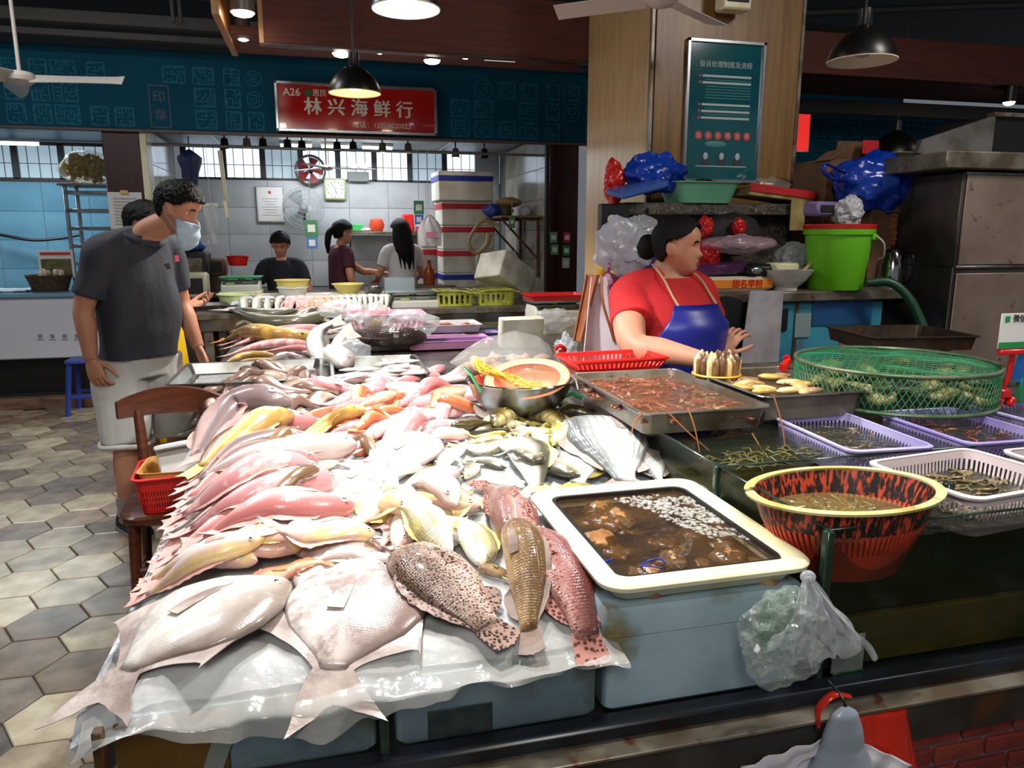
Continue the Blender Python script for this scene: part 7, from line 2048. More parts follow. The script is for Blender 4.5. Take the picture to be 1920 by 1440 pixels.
# stack of foam boxes in the right corner of the shop
bx = ay(868, 400, 8.1).x
m_f2 = M('foam_white', (214, 212, 204), .7, c2=(196, 190, 176), scale=5)
zz = [(.80, .25, 'lowest visible foam box of the corner stack, blue taped', m_blueband), (1.05, .25, 'foam box with red tape in the corner stack, third from top', m_redband), (1.3, .25, 'foam box with red tape in the corner stack, second from top', m_redband)]
foam_box('bottom foam box of the corner stack, near the floor', (bx + .04, 8.2, 0), (.55, .42, .4), m_f2, 0, lid=.06)
foam_box('second lowest foam box of the corner stack, mostly hidden', (bx + .04, 8.2, .402), (.55, .42, .395), m_f2, 0, lid=.06)
for z, hh, lab, bm in zz: foam_box(lab, (bx + .04, 8.2, z), (.56, .42, hh - .002), m_f2, 0, band=(hh - .07, hh - .015, bm))
foam_box('foam box with red tape and grey stains, just under the top one', (bx + .03, 8.2, 1.552), (.56, .42, .25), m_f2, .03, band=(.17, .225, m_redband), lid=.05)
foam_box('big foam box with blue tape and lid on top of the corner stack', (bx + .0, 8.15, 1.804), (.58, .44, .3), m_f2, .04, band=(.2, .255, m_blueband), lid=.05)
for k, (z, bm) in enumerate(((.8, m_blueband), (1.06, m_redband), (1.32, m_redband))):
    foam_box(['blue taped foam box behind the corner stack', 'red taped foam box behind the corner stack, middle', 'red taped foam box behind the corner stack, top'][k], (bx - .2, 8.75, z), (.4, .4, .255), m_f2, 0, band=(.17, .23, bm))
foam_box('tall crate carrying the boxes behind the corner stack', (bx - .2, 8.75, 0), (.42, .42, .798), m_counter)
# rusty wall shelf with clutter
m_rust = M('rust', (110, 70, 40), .7, c2=(70, 44, 28), scale=12)
q = ay(955, 408, 7.75)
t = thing('rusty_shelf', 'rusty bracket shelf on the right shop wall', 'shelf', (1.98, 7.7, q.z - .4))
MB().box((1.94, 7.75, q.z), (.42, .9, .02), .003).build('board', wood('old_board', (150, 124, 90), (110, 88, 60), .7), t)
for y in (7.4, 8.1):
    MB().tube([(1.76, y, q.z - .02), (2.14, y, q.z - .42)], .012, 8).build('brace', m_rust, t)
    MB().box((2.14, y, q.z - .3), (.03, .03, .6), .003).build('post', m_rust, t)
    MB().box((1.95, y, q.z - .02), (.4, .03, .02), .003).build('rail', m_rust, t)
for px, lab, mt, r_, nm in ((925, 'blue plastic bag on the rusty shelf', M('blue_bag2', (24, 60, 150), .35), (.1, .1, .07), 'plastic_bag'), (945, 'camouflage cloth bundle on the rusty shelf', M('camo', (104, 108, 74), .8, c2=(60, 66, 44), scale=16), (.09, .09, .07), 'cloth_bundle'), (985, 'dented white pot on the rusty shelf', m_white, (.06, .07, .06), 'pot'), (955, 'straw hat on the rusty shelf', M('straw', (156, 130, 84), .8), (.12, .12, .05), 'hat')):
    x = ay(px, 400, 7.75).x
    zc = q.z + .01 + r_[2] * (.8 if nm != 'hat' else 2.9)
    one(crumple(V((x, 7.75, zc)), r_, px, 24, 16, .3), nm, mt, lab, nm.replace('_', ' '), ang=180)
one(MB().tube([ay(940, 425, 7.3), ay(905, 415, 7.3), ay(880, 450, 7.25), ay(890, 475, 7.25), ay(912, 460, 7.25), ay(917, 440, 7.28)], [.016, .016, .016, .018, .022, .03], 10, sm=40), 'hose', M('hose', (176, 150, 100), .5, alpha=.95), 'brownish hose hanging in a loop from the rusty shelf', 'hose')
foam_box('white board with rim leaning against the right shop wall', (ay(930, 500, 7.6).x, 7.6, .95), (.42, .05, .34), m_foam)
one(MB().box(ay(1010, 460, 7.5) + V((.02, 0, 0)), (.03, .12, .09), .006), 'wall_socket', m_white, 'white wall socket in the shop', 'socket')
one(MB().lathe([(0, 0), (.06, 0), (.065, .1), (.06, .15), (.025, .2), (.022, .26), (0, .26)], 20, tuple(V((ay(805, 510, 8.0).x, 8.0, .93))), cap=False), 'oil_bottle', M('oil', (150, 70, 20), .15), 'brown oil bottle beside the girl', 'bottle')
one(MB().box((ay(805, 520, 8.0).x, 8.0, .89), (.5, .5, .08), .004), 'side_table', m_counter, 'dark side table in the shop corner', 'table')
# stickers on the brown post
for k, (px, py, c, lab) in enumerate(((1040, 468, (90, 150, 110), 'pale green payment sticker on the brown post, left'), (1063, 445, (180, 40, 70), 'pink payment sticker on the brown post, top right'), (1062, 470, (30, 130, 70), 'green payment sticker on the brown post, middle right'), (1061, 493, (150, 190, 170), 'white and green payment sticker on the brown post, lowest'), (1038, 445, (100, 160, 130), 'small green sticker on the brown post, top left'))):
    q = ay(px, py, 6.995)
    t = thing('payment_sticker', lab, 'sticker', q)
    MB().box(q, (.075, .004, .1), .001).build('sticker', M('stk_%d' % k, c, .5), t)
    MB().box(q + V((0, -.003, .0)), (.045, .002, .045), .0005).build('white_field', m_paper, t)
# cooker, boxes at the left inside the shop
for px, py, y, d, mt, lab, nm in ((362, 500, 7.6, (.3, .3, .28), m_dark, 'black oven box left inside the shop', 'oven'), (400, 500, 7.75, (.25, .2, .16), M('carton_b', (110, 80, 60), .8), 'brown carton left inside the shop', 'carton'), (366, 535, 7.0, (.22, .2, .22), M('cooker', (180, 176, 150), .4), 'cream rice cooker left of the pale green basin', 'rice_cooker')):
    q = ay(px, py, y)
    t = thing(nm, lab, nm.replace('_', ' '), (q.x, y, q.z - d[2] / 2))
    MB().box(q, d, .02).build('body', mt, t)
    MB().box(q + V((0, -d[1] / 2 - .004, 0)), (d[0] * .7, .008, d[2] * .6), .002).build('front', m_dark if mt is not m_dark else m_steeld, t)
    MB().box((q.x, y, (q.z - d[2] / 2) / 2), (d[0] * .9, d[1] * .9, q.z - d[2] / 2), .004).build('support', m_counter, t)
one(crumple(ay(365, 462, 7.6), (.1, .1, .05), 71, 20, 12, .3), 'blue_bag', M('blue_bag3', (30, 80, 150), .4), 'blue bundle on the black oven box', 'bag', ang=180)

# ---------------- blue shop at the left: freezer, rack, baskets
t = thing('chest_freezer', 'white chest freezer counter in the blue shop', 'freezer', (-2.85, 7.5, 0))
m_frz = M('freezer_white', (206, 208, 216), .35)
MB().box((-2.72, 7.35, .68), (1.95, .6, .52), .01).build('body', m_frz, t)
MB().box((-2.72, 7.35, .955), (2.0, .66, .035), .008).build('lid', M('freezer_top', (110, 150, 176), .25), t)
MB().box((-2.72, 7.4, .26), (1.9, .5, .32), .004).build('base', m_black, t)
MB().box((-2.72, 7.4, .06), (1.95, .55, .1), .004).build('plinth', m_dark, t)
for k in range(4):
    q = ay(75 + k * 23, 630, 7.045)
    MB().box(q, (.03, .004, .03), .004).build('symbol', M('frz_icon%d' % k, (130, 132, 150), .6), t)
    MB().box(q - V((0, 0, .03)), (.05, .003, .006), .001).build('symbol_text', bpy.data.materials['frz_icon0'], t)
q = ay(95, 545, 7.35)
t = thing('wicker_basket', 'brown wicker basket of eggs on the freezer', 'basket', (q.x, 7.35, .973))
m_wick = M('wicker', (84, 62, 40), .8, c2=(60, 42, 26), scale=30, bump=.6, bscale=60)
mb = MB()
for k in range(7): mb.tube([V(((.13 + .006 * k) * math.cos(2 * PI * i / 28), (.13 + .006 * k) * math.sin(2 * PI * i / 28), .01 + k * .02)) for i in range(29)], .011, 6)
mb.build('weave', m_wick, t, False)
for i in range(28): 
    a = 2 * PI * i / 28
    if i == 0: mb = MB()
    mb.tube([(.125 * math.cos(a), .125 * math.sin(a), 0), (.178 * math.cos(a), .178 * math.sin(a), .14)], .005, 5)
mb.build('stakes', m_wick, t, False)
MB().lathe([(0, .004), (.13, .004), (.13, .01), (0, .01)], 28, cap=False).build('bottom', m_wick, t, False)
er = random.Random(2)
for k in range(16):
    a, r_ = er.random() * 6.28, er.uniform(0, .11)
    one(MB().ball((q.x + r_ * math.cos(a), 7.35 + r_ * math.sin(a), 1.11 + er.uniform(0, .03)), (.022, .022, .028), 12, 8), 'egg', M('egg_%d' % k, (206, 190, 170), .5), 'pale egg in the wicker basket', 'egg', 'eggs in the wicker basket', ang=180)
t = thing('price_board', 'printed price board standing in the egg basket', 'sign', (q.x + .04, 7.45, 1.08))
MB().box((q.x + .04, 7.45, 1.2), (.28, .01, .24), .002).build('board', m_paper, t)
MB().box((q.x + .04, 7.443, 1.29), (.24, .003, .025), .001).build('red_heading', m_pr, t)
MB().box((q.x + .04, 7.443, 1.17), (.24, .003, .15), .001).build('picture', M('food_pic', (120, 96, 60), .5, c2=(60, 90, 40), scale=20), t)
one(MB().sheet(14, 8, lambda u, v: V((-3.0 + u * .55, 7.2 + v * .35, .975 + .015 + .012 * nz(u * 6, v * 6))), .01), 'white_cloth', M('cloth_w', (190, 204, 210), .8), 'white folded cloth on the freezer', 'cloth')
t = thing('metal_rack', 'steel shelf rack with trays behind the man', 'rack', (-2.0, 7.9, 0))
for x in (-2.22, -1.82):
    for y in (7.75, 8.1): MB().box((x, y, .95), (.03, .03, 1.9), .003).build('post', m_alum, t)
for k in range(9): MB().box((-2.02, 7.92, .55 + k * .16), (.42, .38, .03), .004).build('tray', m_steel, t)
MB().box((-2.02, 7.92, 1.9), (.5, .45, .02), .003).build('top_tray', m_steeld, t)
q = ay(160, 303, 7.85)
t = thing('snack_bag', 'big clear bag of yellow snacks on the rack', 'bag', (q.x, 7.9, 1.92))
crumple(V((q.x, 7.9, 2.06)), (.24, .16, .15), 81, 30, 20, .2).build('bag', M('snack_film', (220, 210, 170), .15, alpha=.25), t, ang=180)
sk = MB(); kr = random.Random(4)
for k in range(260):
    a = kr.random() * 6.28; d = V((kr.gauss(0, .09), kr.gauss(0, .05), kr.gauss(0, .055)))
    if abs(d.x) > .2 or abs(d.z) > .12: continue
    sk.tube([V((q.x, 7.88, 2.06)) + d, V((q.x, 7.88, 2.06)) + d + V((.04 * math.cos(a), .01, .03 * math.sin(a)))], .017, 6)
tag(sk.build('snacks', M('snack', (206, 170, 80), .6, c2=(170, 126, 46), scale=14), t), kind='stuff')
one(MB().tube([ay(0, 440, 9.0), ay(60, 450, 8.95), ay(110, 447, 8.95), ay(150, 440, 9.0)], .016, 8, sm=20), 'cable', m_black, 'thick black cable sagging along the blue wall', 'cable')
q = ay(236, 395, 6.98)
t = thing('paper_notice', 'white paper notice taped to the brown post', 'paper', (q.x, 6.99, q.z - .2))
MB().sheet(6, 6, lambda u, v: V((q.x - .13 + u * .26, 6.985 + .008 * math.sin(u * 3) , q.z - .15 + v * .3)), .002).build('paper', m_paper, t)
mb = MB()
for k in range(9): mb.box((q.x, 6.978, q.z + .1 - k * .026), (.18, .002, .005), .0005)
mb.build('text_lines', bpy.data.materials['grey_text'], t)
MB().box((q.x, 6.976, q.z + .15), (.06, .003, .03), .001).build('tape', m_gold, t)
q = az(178, 772, 0)
t = thing('plastic_stool', 'blue plastic stool by the freezer', 'stool', (q.x, q.y, 0))
m_stool = M('stool_blue', (44, 66, 150), .4)
MB().loft([rrect(0, 0, .3, .28, .03, .43), rrect(0, 0, .31, .29, .035, .44), rrect(0, 0, .3, .28, .03, .455)]).build('seat', m_stool, t, False)
for sx in (-1, 1):
    for sy in (-1, 1): MB().tube([(sx * .12, sy * .11, .43), (sx * .16, sy * .15, 0)], [.022, .02], 4).build('leg', m_stool, t, False)
for sy in (-1, 1): MB().box((0, sy * .135, .16), (.28, .015, .03), .003).build('brace', m_stool, t, False)
# ================================================================ CLUTTER BEHIND THE WOMAN AND AT THE RIGHT
def bagblob(label, px, py, y, r, mat, seed, name='plastic_bag', amp=.3, f=5, cat_='plastic bag'):
    return one(crumple(ay(px, py, y), r, seed, 56, 38, amp, f), name, mat, label, cat_, ang=28)
m_blueb = M('blue_bag', (16, 64, 176), .22, c2=(10, 44, 140), scale=6, bump=.5, bscale=14, spec=.6)
m_redb = M('red_bag', (190, 30, 24), .25, bump=.5, bscale=14)
m_granite = M('granite', (96, 90, 80), .35, c2=(60, 56, 50), scale=60, c3=(150, 140, 120), scale3=90, lo3=.6, hi3=.66)
gz = ay(1300, 382, 3.75).z
t = thing('granite_counter', 'speckled granite back counter behind the woman', 'counter', (2.0, 3.8, 0))
x0, x1 = ay(1160, 380, 3.75).x, ay(1515, 380, 3.75).x
MB().box(((x0 + x1) / 2, 3.82, gz - .03), (x1 - x0, .32, .06), .006).build('slab', m_granite, t)
MB().box(((x0 + x1) / 2, 3.9, (gz - .06) / 2), (x1 - x0, .12, gz - .06), .004).build('back_slab', m_granite, t)
# green basin, blue bags, blue lid, red bag, carton
q = ay(1312, 385, 3.72)
t = thing('green_basin', 'light green plastic basin on the granite counter', 'basin', (q.x, 3.75, gz))
MB().loft([rrect(0, 0, .3, .22, .05, 0), rrect(0, 0, .38, .26, .06, .1), rrect(0, 0, .41, .29, .07, .102), rrect(0, 0, .41, .29, .07, .108), rrect(0, 0, .365, .25, .058, .106), rrect(0, 0, .29, .21, .045, .006)]).build('basin', M('mint_plastic', (110, 176, 140), .35), t, False)
bagblob('blue plastic bag stuffed full on the granite counter, left of the poster', 1226, 325, 3.72, (.165, .12, .095), m_blueb, 101)
q = ay(1195, 372, 3.62)
t = thing('blue_tray', 'blue plastic tray tilted on the granite counter', 'tray', (q.x, 3.62, gz))
MB().loft([[MX.Translation(V((q.x, 3.62, gz + .05))) @ MX.Rotation(-.25, 4, 'Y') @ MX.Rotation(.15, 4, 'X') @ v for v in rrect(0, 0, .26 * k, .2 * k, .015, z)] for k, z in ((.9, 0), (1, .01), (1, .03), (.95, .034))]).build('pan', M('blue_tray', (60, 96, 170), .4), t)
bagblob('red plastic bag hanging at the column edge beside the blue bag', 1153, 345, 3.75, (.055, .05, .11), m_redb, 104)
q = ay(1450, 385, 3.72)
t = thing('flat_carton', 'flat carton with red edge lying on the granite counter', 'carton', (q.x, 3.75, gz))
MB().box((q.x, 3.76, gz + .05), (.4, .24, .05), .003, ry=.1).build('carton', M('stained_carton', (170, 150, 90), .7, c2=(130, 104, 50), scale=8), t)
MB().box((q.x, 3.635, gz + .065), (.4, .006, .04), .001, ry=.1).build('red_edge', m_redband, t)
MB().box((ay(1497, 410, 3.62).x, 3.63, gz - .06), (.09, .004, .16), .001).build('stained_strip', bpy.data.materials['stained_carton'], t)
one(crumple(ay(1440, 352, 3.78), (.12, .06, .05), 106, 26, 18, .4), 'plastic_bag', m_clear, 'clear wrinkled film on the flat carton', 'plastic bag', ang=180)
bagblob('small dark bundle in the green basin', 1320, 348, 3.74, (.1, .07, .03), m_dark, 107, 'dark_bundle', cat_='bundle')
# power box on the column
q = ay(1148, 417, 3.98)
x = 1.70
t = thing('power_box', 'black socket box with white plug beside the column', 'socket', (x, 3.98, q.z - .09))
q = ay(1150, 417, 3.6)
t.location = (q.x, 3.6, q.z - .09)
MB().box(q, (.15, .06, .18), .005).build('box', m_black, t)
MB().box(q + V((-.02, -.05, .0)), (.05, .05, .07), .01).build('plug', m_white, t)
MB().tube([q + V((-.02, -.06, -.03)), q + V((-.03, -.08, -.12)), q + V((-.01, -.05, -.22)), q + V((.02, 0, -.28))], .005, 6, sm=14).build('cord', m_white, t)
MB().box(q + V((.02, .05, 0)), (.02, .08, .02), .002).build('bracket', m_black, t)
# teal cold box behind the woman with steel top
tz = ay(1500, 545, 3.25).z
t = thing('teal_cold_box', 'old teal painted cold box with rust streaks', 'cold box', (2.15, 3.45, 0))
m_tb = M('teal_paint', (64, 150, 172), .4, c2=(46, 124, 150), scale=4, c3=(110, 70, 36), scale3=6, lo3=.66, hi3=.74)
xa, xb = ay(1310, 600, 3.25).x, ay(1655, 600, 3.25).x
MB().box(((xa + xb) / 2, 3.5, (tz - .05) / 2), (xb - xa, .5, tz - .05), .012).build('body', m_tb, t)
MB().box(((xa + xb) / 2 + .03, 3.48, tz - .025), (xb - xa + .12, .56, .05), .006).build('top', m_steeld, t)
q = ay(1467, 600, 3.24)
MB().box(q, (.06, .012, .11), .006).build('controller', m_black, t)
MB().box(ay(1505, 610, 3.243), (.09, .006, .12), .001).build('sticker', M('old_label', (130, 150, 150), .6), t)
MB().box(ay(1580, 580, 3.245), (.35, .006, .16), .002).build('blue_panel', M('panel_blue', (30, 80, 130), .4), t)
MB().box(ay(1490, 640, 3.244), (.018, .006, .5), .002).build('rust_seam', m_rust, t)
# towel
def towel(u, v):
    a, b = ay(lerp(1405, 1468, u), 545, 3.16), ay(lerp(1385, 1455, u), 700, 3.14)
    p = a.lerp(b, v)
    return p + V((0, -.012 * math.sin(u * 9) * v, 0))
one(MB().sheet(16, 20, towel, .006), 'towel', M('towel_grey', (176, 172, 176), .9, c2=(150, 146, 150), scale=6, c3=(150, 110, 60), scale3=8, lo3=.68, hi3=.74), 'grey white towel hanging from the cold box', 'towel')
one(MB().lathe([(0, 0), (.14, 0), (.14, .02), (0, .03)], 32, cap=False, fn=lambda v: ay(1355, 610, 3.2) + V((v.x, -v.z, v.y))), 'black_lid', m_black, 'round black lid standing behind the blue apron', 'pan')  # a round lid standing upright
# on the cold box
m_wb = M('bowl_white', (206, 204, 196), .3)
q = ay(1473, 538, 3.3)
t = thing('rice_bowl', 'white ribbed noodle bowl with chopsticks on the cold box', 'bowl', (q.x, 3.3, tz))
MB().lathe([(0, 0), (.055, 0), (.055, .015), (.06, .02), (.09, .045), (.094, .05), (.112, .075), (.116, .08), (.13, .102), (.125, .102), (.1, .07), (.06, .026), (0, .022)], 36, cap=False).build('bowl', m_wb, t, False)
for k in (0, 1): MB().tube([(.06, -.02 + k * .012, .07), (.15, .0 + k * .015, .145)], .004, 6).build('chopstick', M('bamboo_%d' % k, (190, 160, 100), .6), t, False)
q = ay(1372, 520, 3.35)
t = thing('rice_sack', 'orange and white printed sack lying on the cold box', 'sack', (q.x, 3.38, tz))
MB().loft([rrect(q.x, 3.38, .4 * k, .2 * k, .04, tz + z) for k, z in ((.9, 0), (1, .012), (1.02, .035), (.95, .06), (.8, .07))]).build('sack', M('sack_white', (206, 196, 176), .6), t)
MB().box((q.x, 3.272, tz + .036), (.36, .006, .042), .002).build('orange_band', M('sack_orange', (226, 130, 30), .5), t)
text('甜名早粉', .042, (q.x + .04, 3.266, tz + .036), m_redband, t)
q = ay(1345, 480, 3.4)
one(MB().box((q.x, 3.42, tz + .105), (.34, .2, .05), .008, ry=-.06), 'purple_packet', M('purple_pack', (86, 40, 84), .3, c2=(60, 26, 60), scale=8), 'shiny purple packet on the sack', 'packet')
q = ay(1400, 490, 3.42)
t = thing('black_scale', 'black device with oval badge on the sack', 'device', (q.x, 3.42, tz + .07))
MB().box((q.x + .06, 3.36, tz + .1), (.26, .16, .06), .02, ry=.05).build('body', m_black, t)
MB().ball((q.x - .03, 3.275, tz + .1), (.03, .006, .016), 14, 8).build('badge', m_alum, t)
MB().box((q.x + .12, 3.3, tz + .115), (.13, .12, .04), .01).build('cream_box', m_cream, t)
bagblob('clear film package lying on the black bag', 1385, 458, 3.48, (.2, .1, .045), M('film_pinkish', (190, 160, 170), .15, alpha=.5, bump=.5, bscale=14), 111, amp=.3)
bagblob('red bag knot left of the black bag', 1322, 425, 3.56, (.04, .04, .05), m_redb, 112)
bagblob('red bag knot at the middle of the black bag', 1385, 425, 3.56, (.035, .03, .04), m_redb, 113)
bagblob('red plastic bag behind the face of the woman', 1325, 480, 3.52, (.07, .06, .07), m_redb, 114)
bagblob('black cloth bag leaning on the granite wall', 1370, 440, 3.66, (.19, .07, .11), M('black_cloth', (22, 20, 22), .7), 115, 'black_bag', .12, 4, 'bag')
bagblob('clear bag with bluish glints left of the green bucket', 1485, 485, 3.45, (.09, .08, .08), m_milky, 116)
# items at the left of the woman
bagblob('white plastic bags hanging left of the hair bun', 1165, 470, 3.3, (.13, .05, .14), M('bag_white2', (190, 192, 204), .25, alpha=.75, bump=.6, bscale=14), 121)
bagblob('bluish clear bag hanging behind the hair bun', 1200, 435, 3.4, (.1, .06, .08), m_milky, 122)
def hang(label, name, pts, y, mat, bulge=.06, cat_='bag'):
    """closed cushion from a front outline; top y px first"""
    P = [ay(px, py, y) for px, py in pts]
    c = sum(P, V()) / len(P)
    mb = MB().loft([[c + (p - c) * k + V((0, d, 0)) for p in P] for k, d in ((.3, -bulge), (.75, -bulge * .8), (1, 0), (.75, bulge * .8), (.3, bulge))])
    return one(mb, name, mat, label, cat_)
m_polka = fishmat('polka', (140, 24, 70), (140, 24, 70), (140, 24, 70), spot=((206, 150, 170), 26, .42), scales=0, rough=.5)
hang('magenta polka dot bag hanging left of the woman', 'polka_bag', [(1122, 520), (1138, 508), (1165, 520), (1172, 560), (1165, 598), (1135, 600), (1120, 570)], 3.2, m_polka)
MB().tube([ay(1140, 512, 3.2), ay(1150, 455, 3.45), V((ay(1165, 420, 3.66).x, 3.67, gz - .03))], .008, 6, sm=12).build('strap', m_polka, bpy.data.objects['polka_bag'])
hang('yellow cloth hanging beside the polka dot bag', 'yellow_cloth', [(1120, 505), (1150, 500), (1160, 530), (1135, 560), (1120, 570)], 3.28, m_apy, .02, 'cloth')
hang('purple cloth bag behind the shoulder of the woman', 'purple_bag', [(1190, 490), (1230, 470), (1250, 520), (1230, 560), (1195, 560)], 3.35, M('purple_cloth', (60, 40, 110), .7), .04)
MB().tube([ay(1215, 480, 3.35), ay(1215, 430, 3.5), V((ay(1215, 410, 3.66).x, 3.67, gz - .03))], .008, 6, sm=12).build('strap', m_dark, bpy.data.objects['purple_bag'])
def slab(label, name, pts, y, th, mat, cat_):
    P = [ay(px, py, y) for px, py in pts]
    mb = MB().loft([[p + V((0, d, 0)) for p in P] for d in (-th / 2, th / 2)])
    return one(mb, name, mat, label, cat_)
m_brn = M('brown_board', (150, 84, 44), .5, c2=(120, 64, 32), scale=6); m_pkw = M('pinkish_apron', (196, 182, 184), .5, c2=(180, 166, 168), scale=5)
def apron_hang(u, v):
    a, b = ay(lerp(1098, 1128, u), 518, 3.12), ay(lerp(1070, 1165, u), 745, 3.05)
    p = a.lerp(b, v); return p + V((0, .05 * math.cos((u - .5) * 5) * (.4 + v) - .05, 0))
one(MB().sheet(20, 20, apron_hang, .004), 'hanging_apron', m_pkw, 'pinkish white rubber apron hanging left of the woman', 'apron')
def apron2(u, v):
    a, b = ay(lerp(1098, 1125, u), 515, 3.06), ay(lerp(1074, 1092, u), 640, 3.04)
    p = a.lerp(b, v); return p + V((0, .015 * math.sin(u * 7), 0))
one(MB().sheet(12, 16, apron2, .004), 'apron_flap', m_brn, 'orange brown apron flap with rolled edge beside the white apron', 'apron')
one(MB().tube([ay(1128, 520, 3.02), ay(1130, 565, 3.0), ay(1143, 610, 3.0), ay(1152, 640, 3.0)], .006, 8, sm=14), 'apron_edging', m_brn, 'orange edging strip of the hanging apron', 'edging')
# green bucket
q = ay(1577, 535, 3.25)
t = thing('bucket', 'bright lime green bucket with red rim on the cold box', 'bucket', (q.x, 3.3, tz))
MB().lathe([(0, 0), (.125, 0), (.13, .006), (.158, .27), (.168, .272), (.17, .298), (.163, .298), (.155, .275), (.126, .012), (0, .01)], 44, cap=False).build('pail', M('lime', (112, 196, 36), .3, sss=.05), t, False)
MB().lathe([(.15, .298), (.17, .3), (.172, .318), (.165, .322), (.15, .31)], 44, cap=False).build('red_rim', m_red, t, False)
MB().box((.1, -.135, .26), (.03, .015, .03), .004).build('lug', bpy.data.materials['lime'], t, False)
MB().tube([(.1, -.15, .265), (.14, -.155, .23), (.175, -.12, .17), (.18, -.08, .15)], .0045, 8, sm=14).build('handle', m_white, t, False)
bagblob('white plastic bag peeking out of the green bucket', 1590, 400, 3.28, (.07, .06, .08), M('bag_white3', (196, 196, 200), .3, alpha=.92, bump=.5, bscale=14), 131)
q = ay(1540, 392, 3.34)
t = thing('lilac_scale', 'lilac kitchen scale tilted above the green bucket', 'scale', (q.x, 3.38, q.z - .04))
MB().box(q, (.16, .1, .07), .012, rz=.2).build('housing', M('lilac', (130, 112, 160), .4), t)
MB().box(q + V((.0, -.054, .0)), (.1, .006, .035), .002, rz=.2).build('display', m_dark, t)
m_card = M('cardboard', (112, 82, 58), .8, c2=(92, 66, 46), scale=5)
q = ay(1560, 360, 3.62)
t = thing('carton', 'open brown carton behind the blue bag', 'carton', (q.x, 3.7, 0.0))
zc = ay(1560, 300, 3.62).z
MB().box((q.x + .12, 3.72, (tz + zc) / 2), (.4, .3, zc - tz), .004).build('box', m_card, t)
MB().box((q.x - .05, 3.6, zc + .02), (.1, .14, .006), .001, ry=-.6).build('flap', m_card, t)
MB().box((q.x + .16, 3.66, zc + .05), (.26, .006, .11), .001, rx=.3).build('flap', m_card, t)
MB().box((q.x + .2, 3.6, zc + .07), (.1, .006, .07), .001).build('red_print', m_redband, t)
q = ay(1655, 440, 3.42)
t = thing('printed_carton', 'brown carton with orange lettering right of the green bucket', 'carton', (q.x, 3.48, tz))
MB().box((q.x, 3.5, tz + .2), (.22, .24, .4), .004).build('box', m_card, t)
MB().box((q.x + .06, 3.4, tz + .42), (.2, .1, .006), .001, rx=.7).build('flap', m_card, t)
text('sa.Mento', .065, (q.x + .03, 3.376, tz + .24), M('card_print', (190, 110, 40), .7), t, rz=0).rotation_euler = (0, 0, 0)
t.children[-1].data.transform(MX.Translation(V((.03, 0, .24))) @ MX.Rotation(PI / 2, 4, 'Y') @ MX.Translation(V((-.03, 0, -.24))))
bb = bagblob('large blue plastic bag on top of the cartons by the steel cabinet', 1645, 345, 3.45, (.24, .14, .155), m_blueb, 141, amp=.25)
MB().tube([ay(1585, 325, 3.36), ay(1550, 308, 3.34), ay(1543, 318, 3.33), ay(1560, 335, 3.33), ay(1590, 340, 3.36)], .012, 8, sm=20, flat=.5).build('handle_loop', m_blueb, bb)
q = ay(1670, 525, 3.35)
t = thing('kettle', 'steel electric kettle with black handle behind the bucket', 'kettle', (q.x, 3.35, tz))
MB().lathe([(0, 0), (.075, 0), (.078, .01), (.07, .12), (.055, .17), (.05, .18), (0, .185)], 30, cap=False).build('pot', m_chrome, t, False)
MB().tube([(.03, -.06, .17), (.03, -.1, .16), (.04, -.11, .08), (.03, -.075, .03)], .014, 8, sm=14).build('handle', m_black, t, False)
MB().lathe([(0, .18), (.045, .18), (.04, .195), (.01, .2), (.012, .215), (0, .22)], 24, cap=False).build('lid', m_black, t, False)
one(MB().tube([ay(1625, 530, 3.15), ay(1670, 530, 3.1), ay(1705, 560, 3.05), ay(1730, 610, 3.0), ay(1745, 660, 2.95)], .022, 10, sm=30), 'green_hose', M('dark_green_hose', (20, 66, 40), .4), 'dark green hose arching down beside the cold box', 'hose')
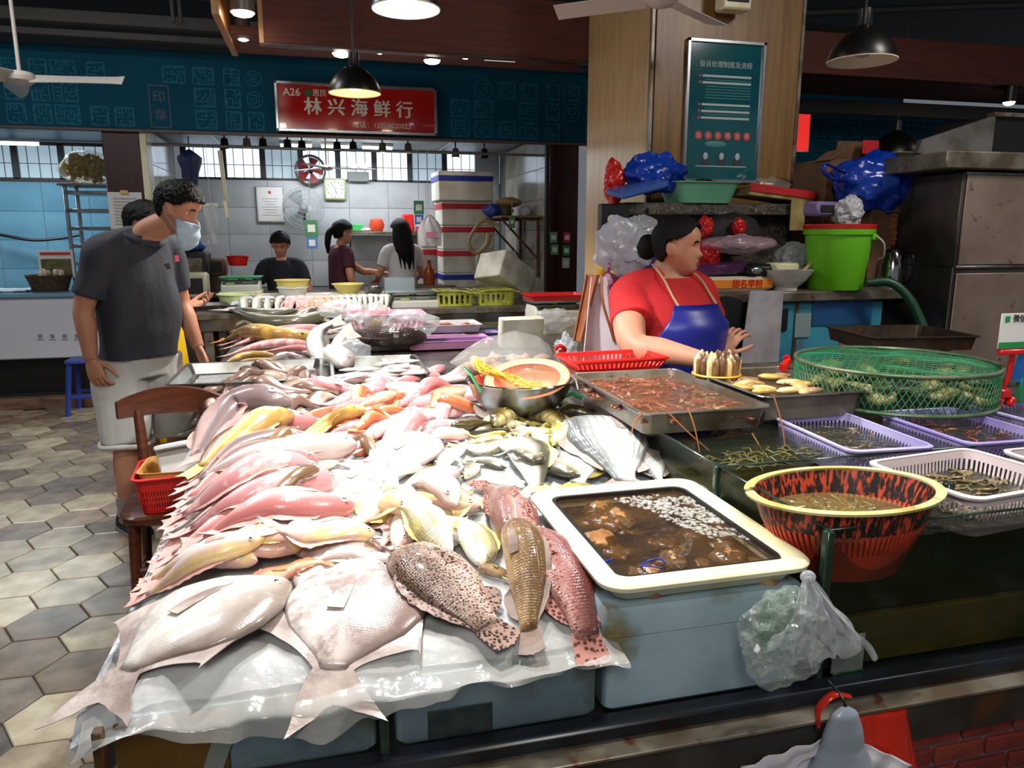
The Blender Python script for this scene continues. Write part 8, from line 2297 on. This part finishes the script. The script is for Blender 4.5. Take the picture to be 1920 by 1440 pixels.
# steel cabinet and hood
m_cab = M('rusty_steel_sheet', (150, 132, 122), .4, .35, c2=(128, 108, 98), scale=3, c3=(92, 54, 30), scale3=16, lo3=.64, hi3=.72)
m_cabd = M('greasy_steel', (92, 84, 78), .4, .5, c2=(60, 54, 50), scale=3)
cxx = 2.93
t = thing('steel_cabinet', 'big rust spotted steel stove cabinet at the right edge', 'cabinet', (3.4, 3.25, 0))
ctop = 1.75
MB().box((cxx + .75, 3.25, .65), (1.5, .52, 1.3), .004).build('body', m_cabd, t)
MB().box((cxx + .75, 3.25, 1.52), (1.5, .52, .44), .004).build('upper_body', m_cabd, t)
MB().box((cxx + .76, 2.985, .69), (1.48, .008, 1.16), .003).build('front_panel', m_cab, t)
MB().box((cxx + .76, 2.985, 1.52), (1.48, .008, .42), .003).build('front_panel', m_cab, t)
MB().box((cxx + .75, 2.984, 1.3), (1.48, .012, .012), .002).build('edge_strip', m_steel, t)
MB().box((cxx + .75, 2.984, 1.735), (1.48, .012, .012), .002).build('edge_strip', m_steel, t)
MB().box((cxx + .7, 3.25, 1.79), (1.7, .62, .08), .006).build('top_ledge', m_steeld, t)
t = thing('stove_hood', 'slanted steel hood with dark opening on the steel cabinet', 'hood', (3.4, 3.3, 1.83))
pa, pb, pc, pd = ay(1690, 300, 3.2), ay(1835, 222, 3.2), ay(1830, 300, 3.2), ay(1690, 305, 3.2)
zt = 1.832
poly = [V((pa.x, 0, zt)), V((pa.x + .02, 0, zt + .06)), V((pb.x, 0, pb.z)), V((pb.x, 0, zt))]
MB().loft([[V((p.x, y, p.z)) for p in poly] for y in (3.1, 3.13)]).build('side_sheet', M('hood_steel', (130, 128, 124), .35, .6, c2=(96, 90, 84), scale=5, c3=(80, 52, 34), scale3=18, lo3=.64, hi3=.72), t)
MB().box((pb.x + .6, 3.3, (zt + pb.z) / 2), (1.2, .36, pb.z - zt), .004).build('hood_body', m_black, t)
MB().box((pb.x + .6, 3.12, pb.z + .005), (1.22, .05, .02), .003).build('lip', m_steeld, t)
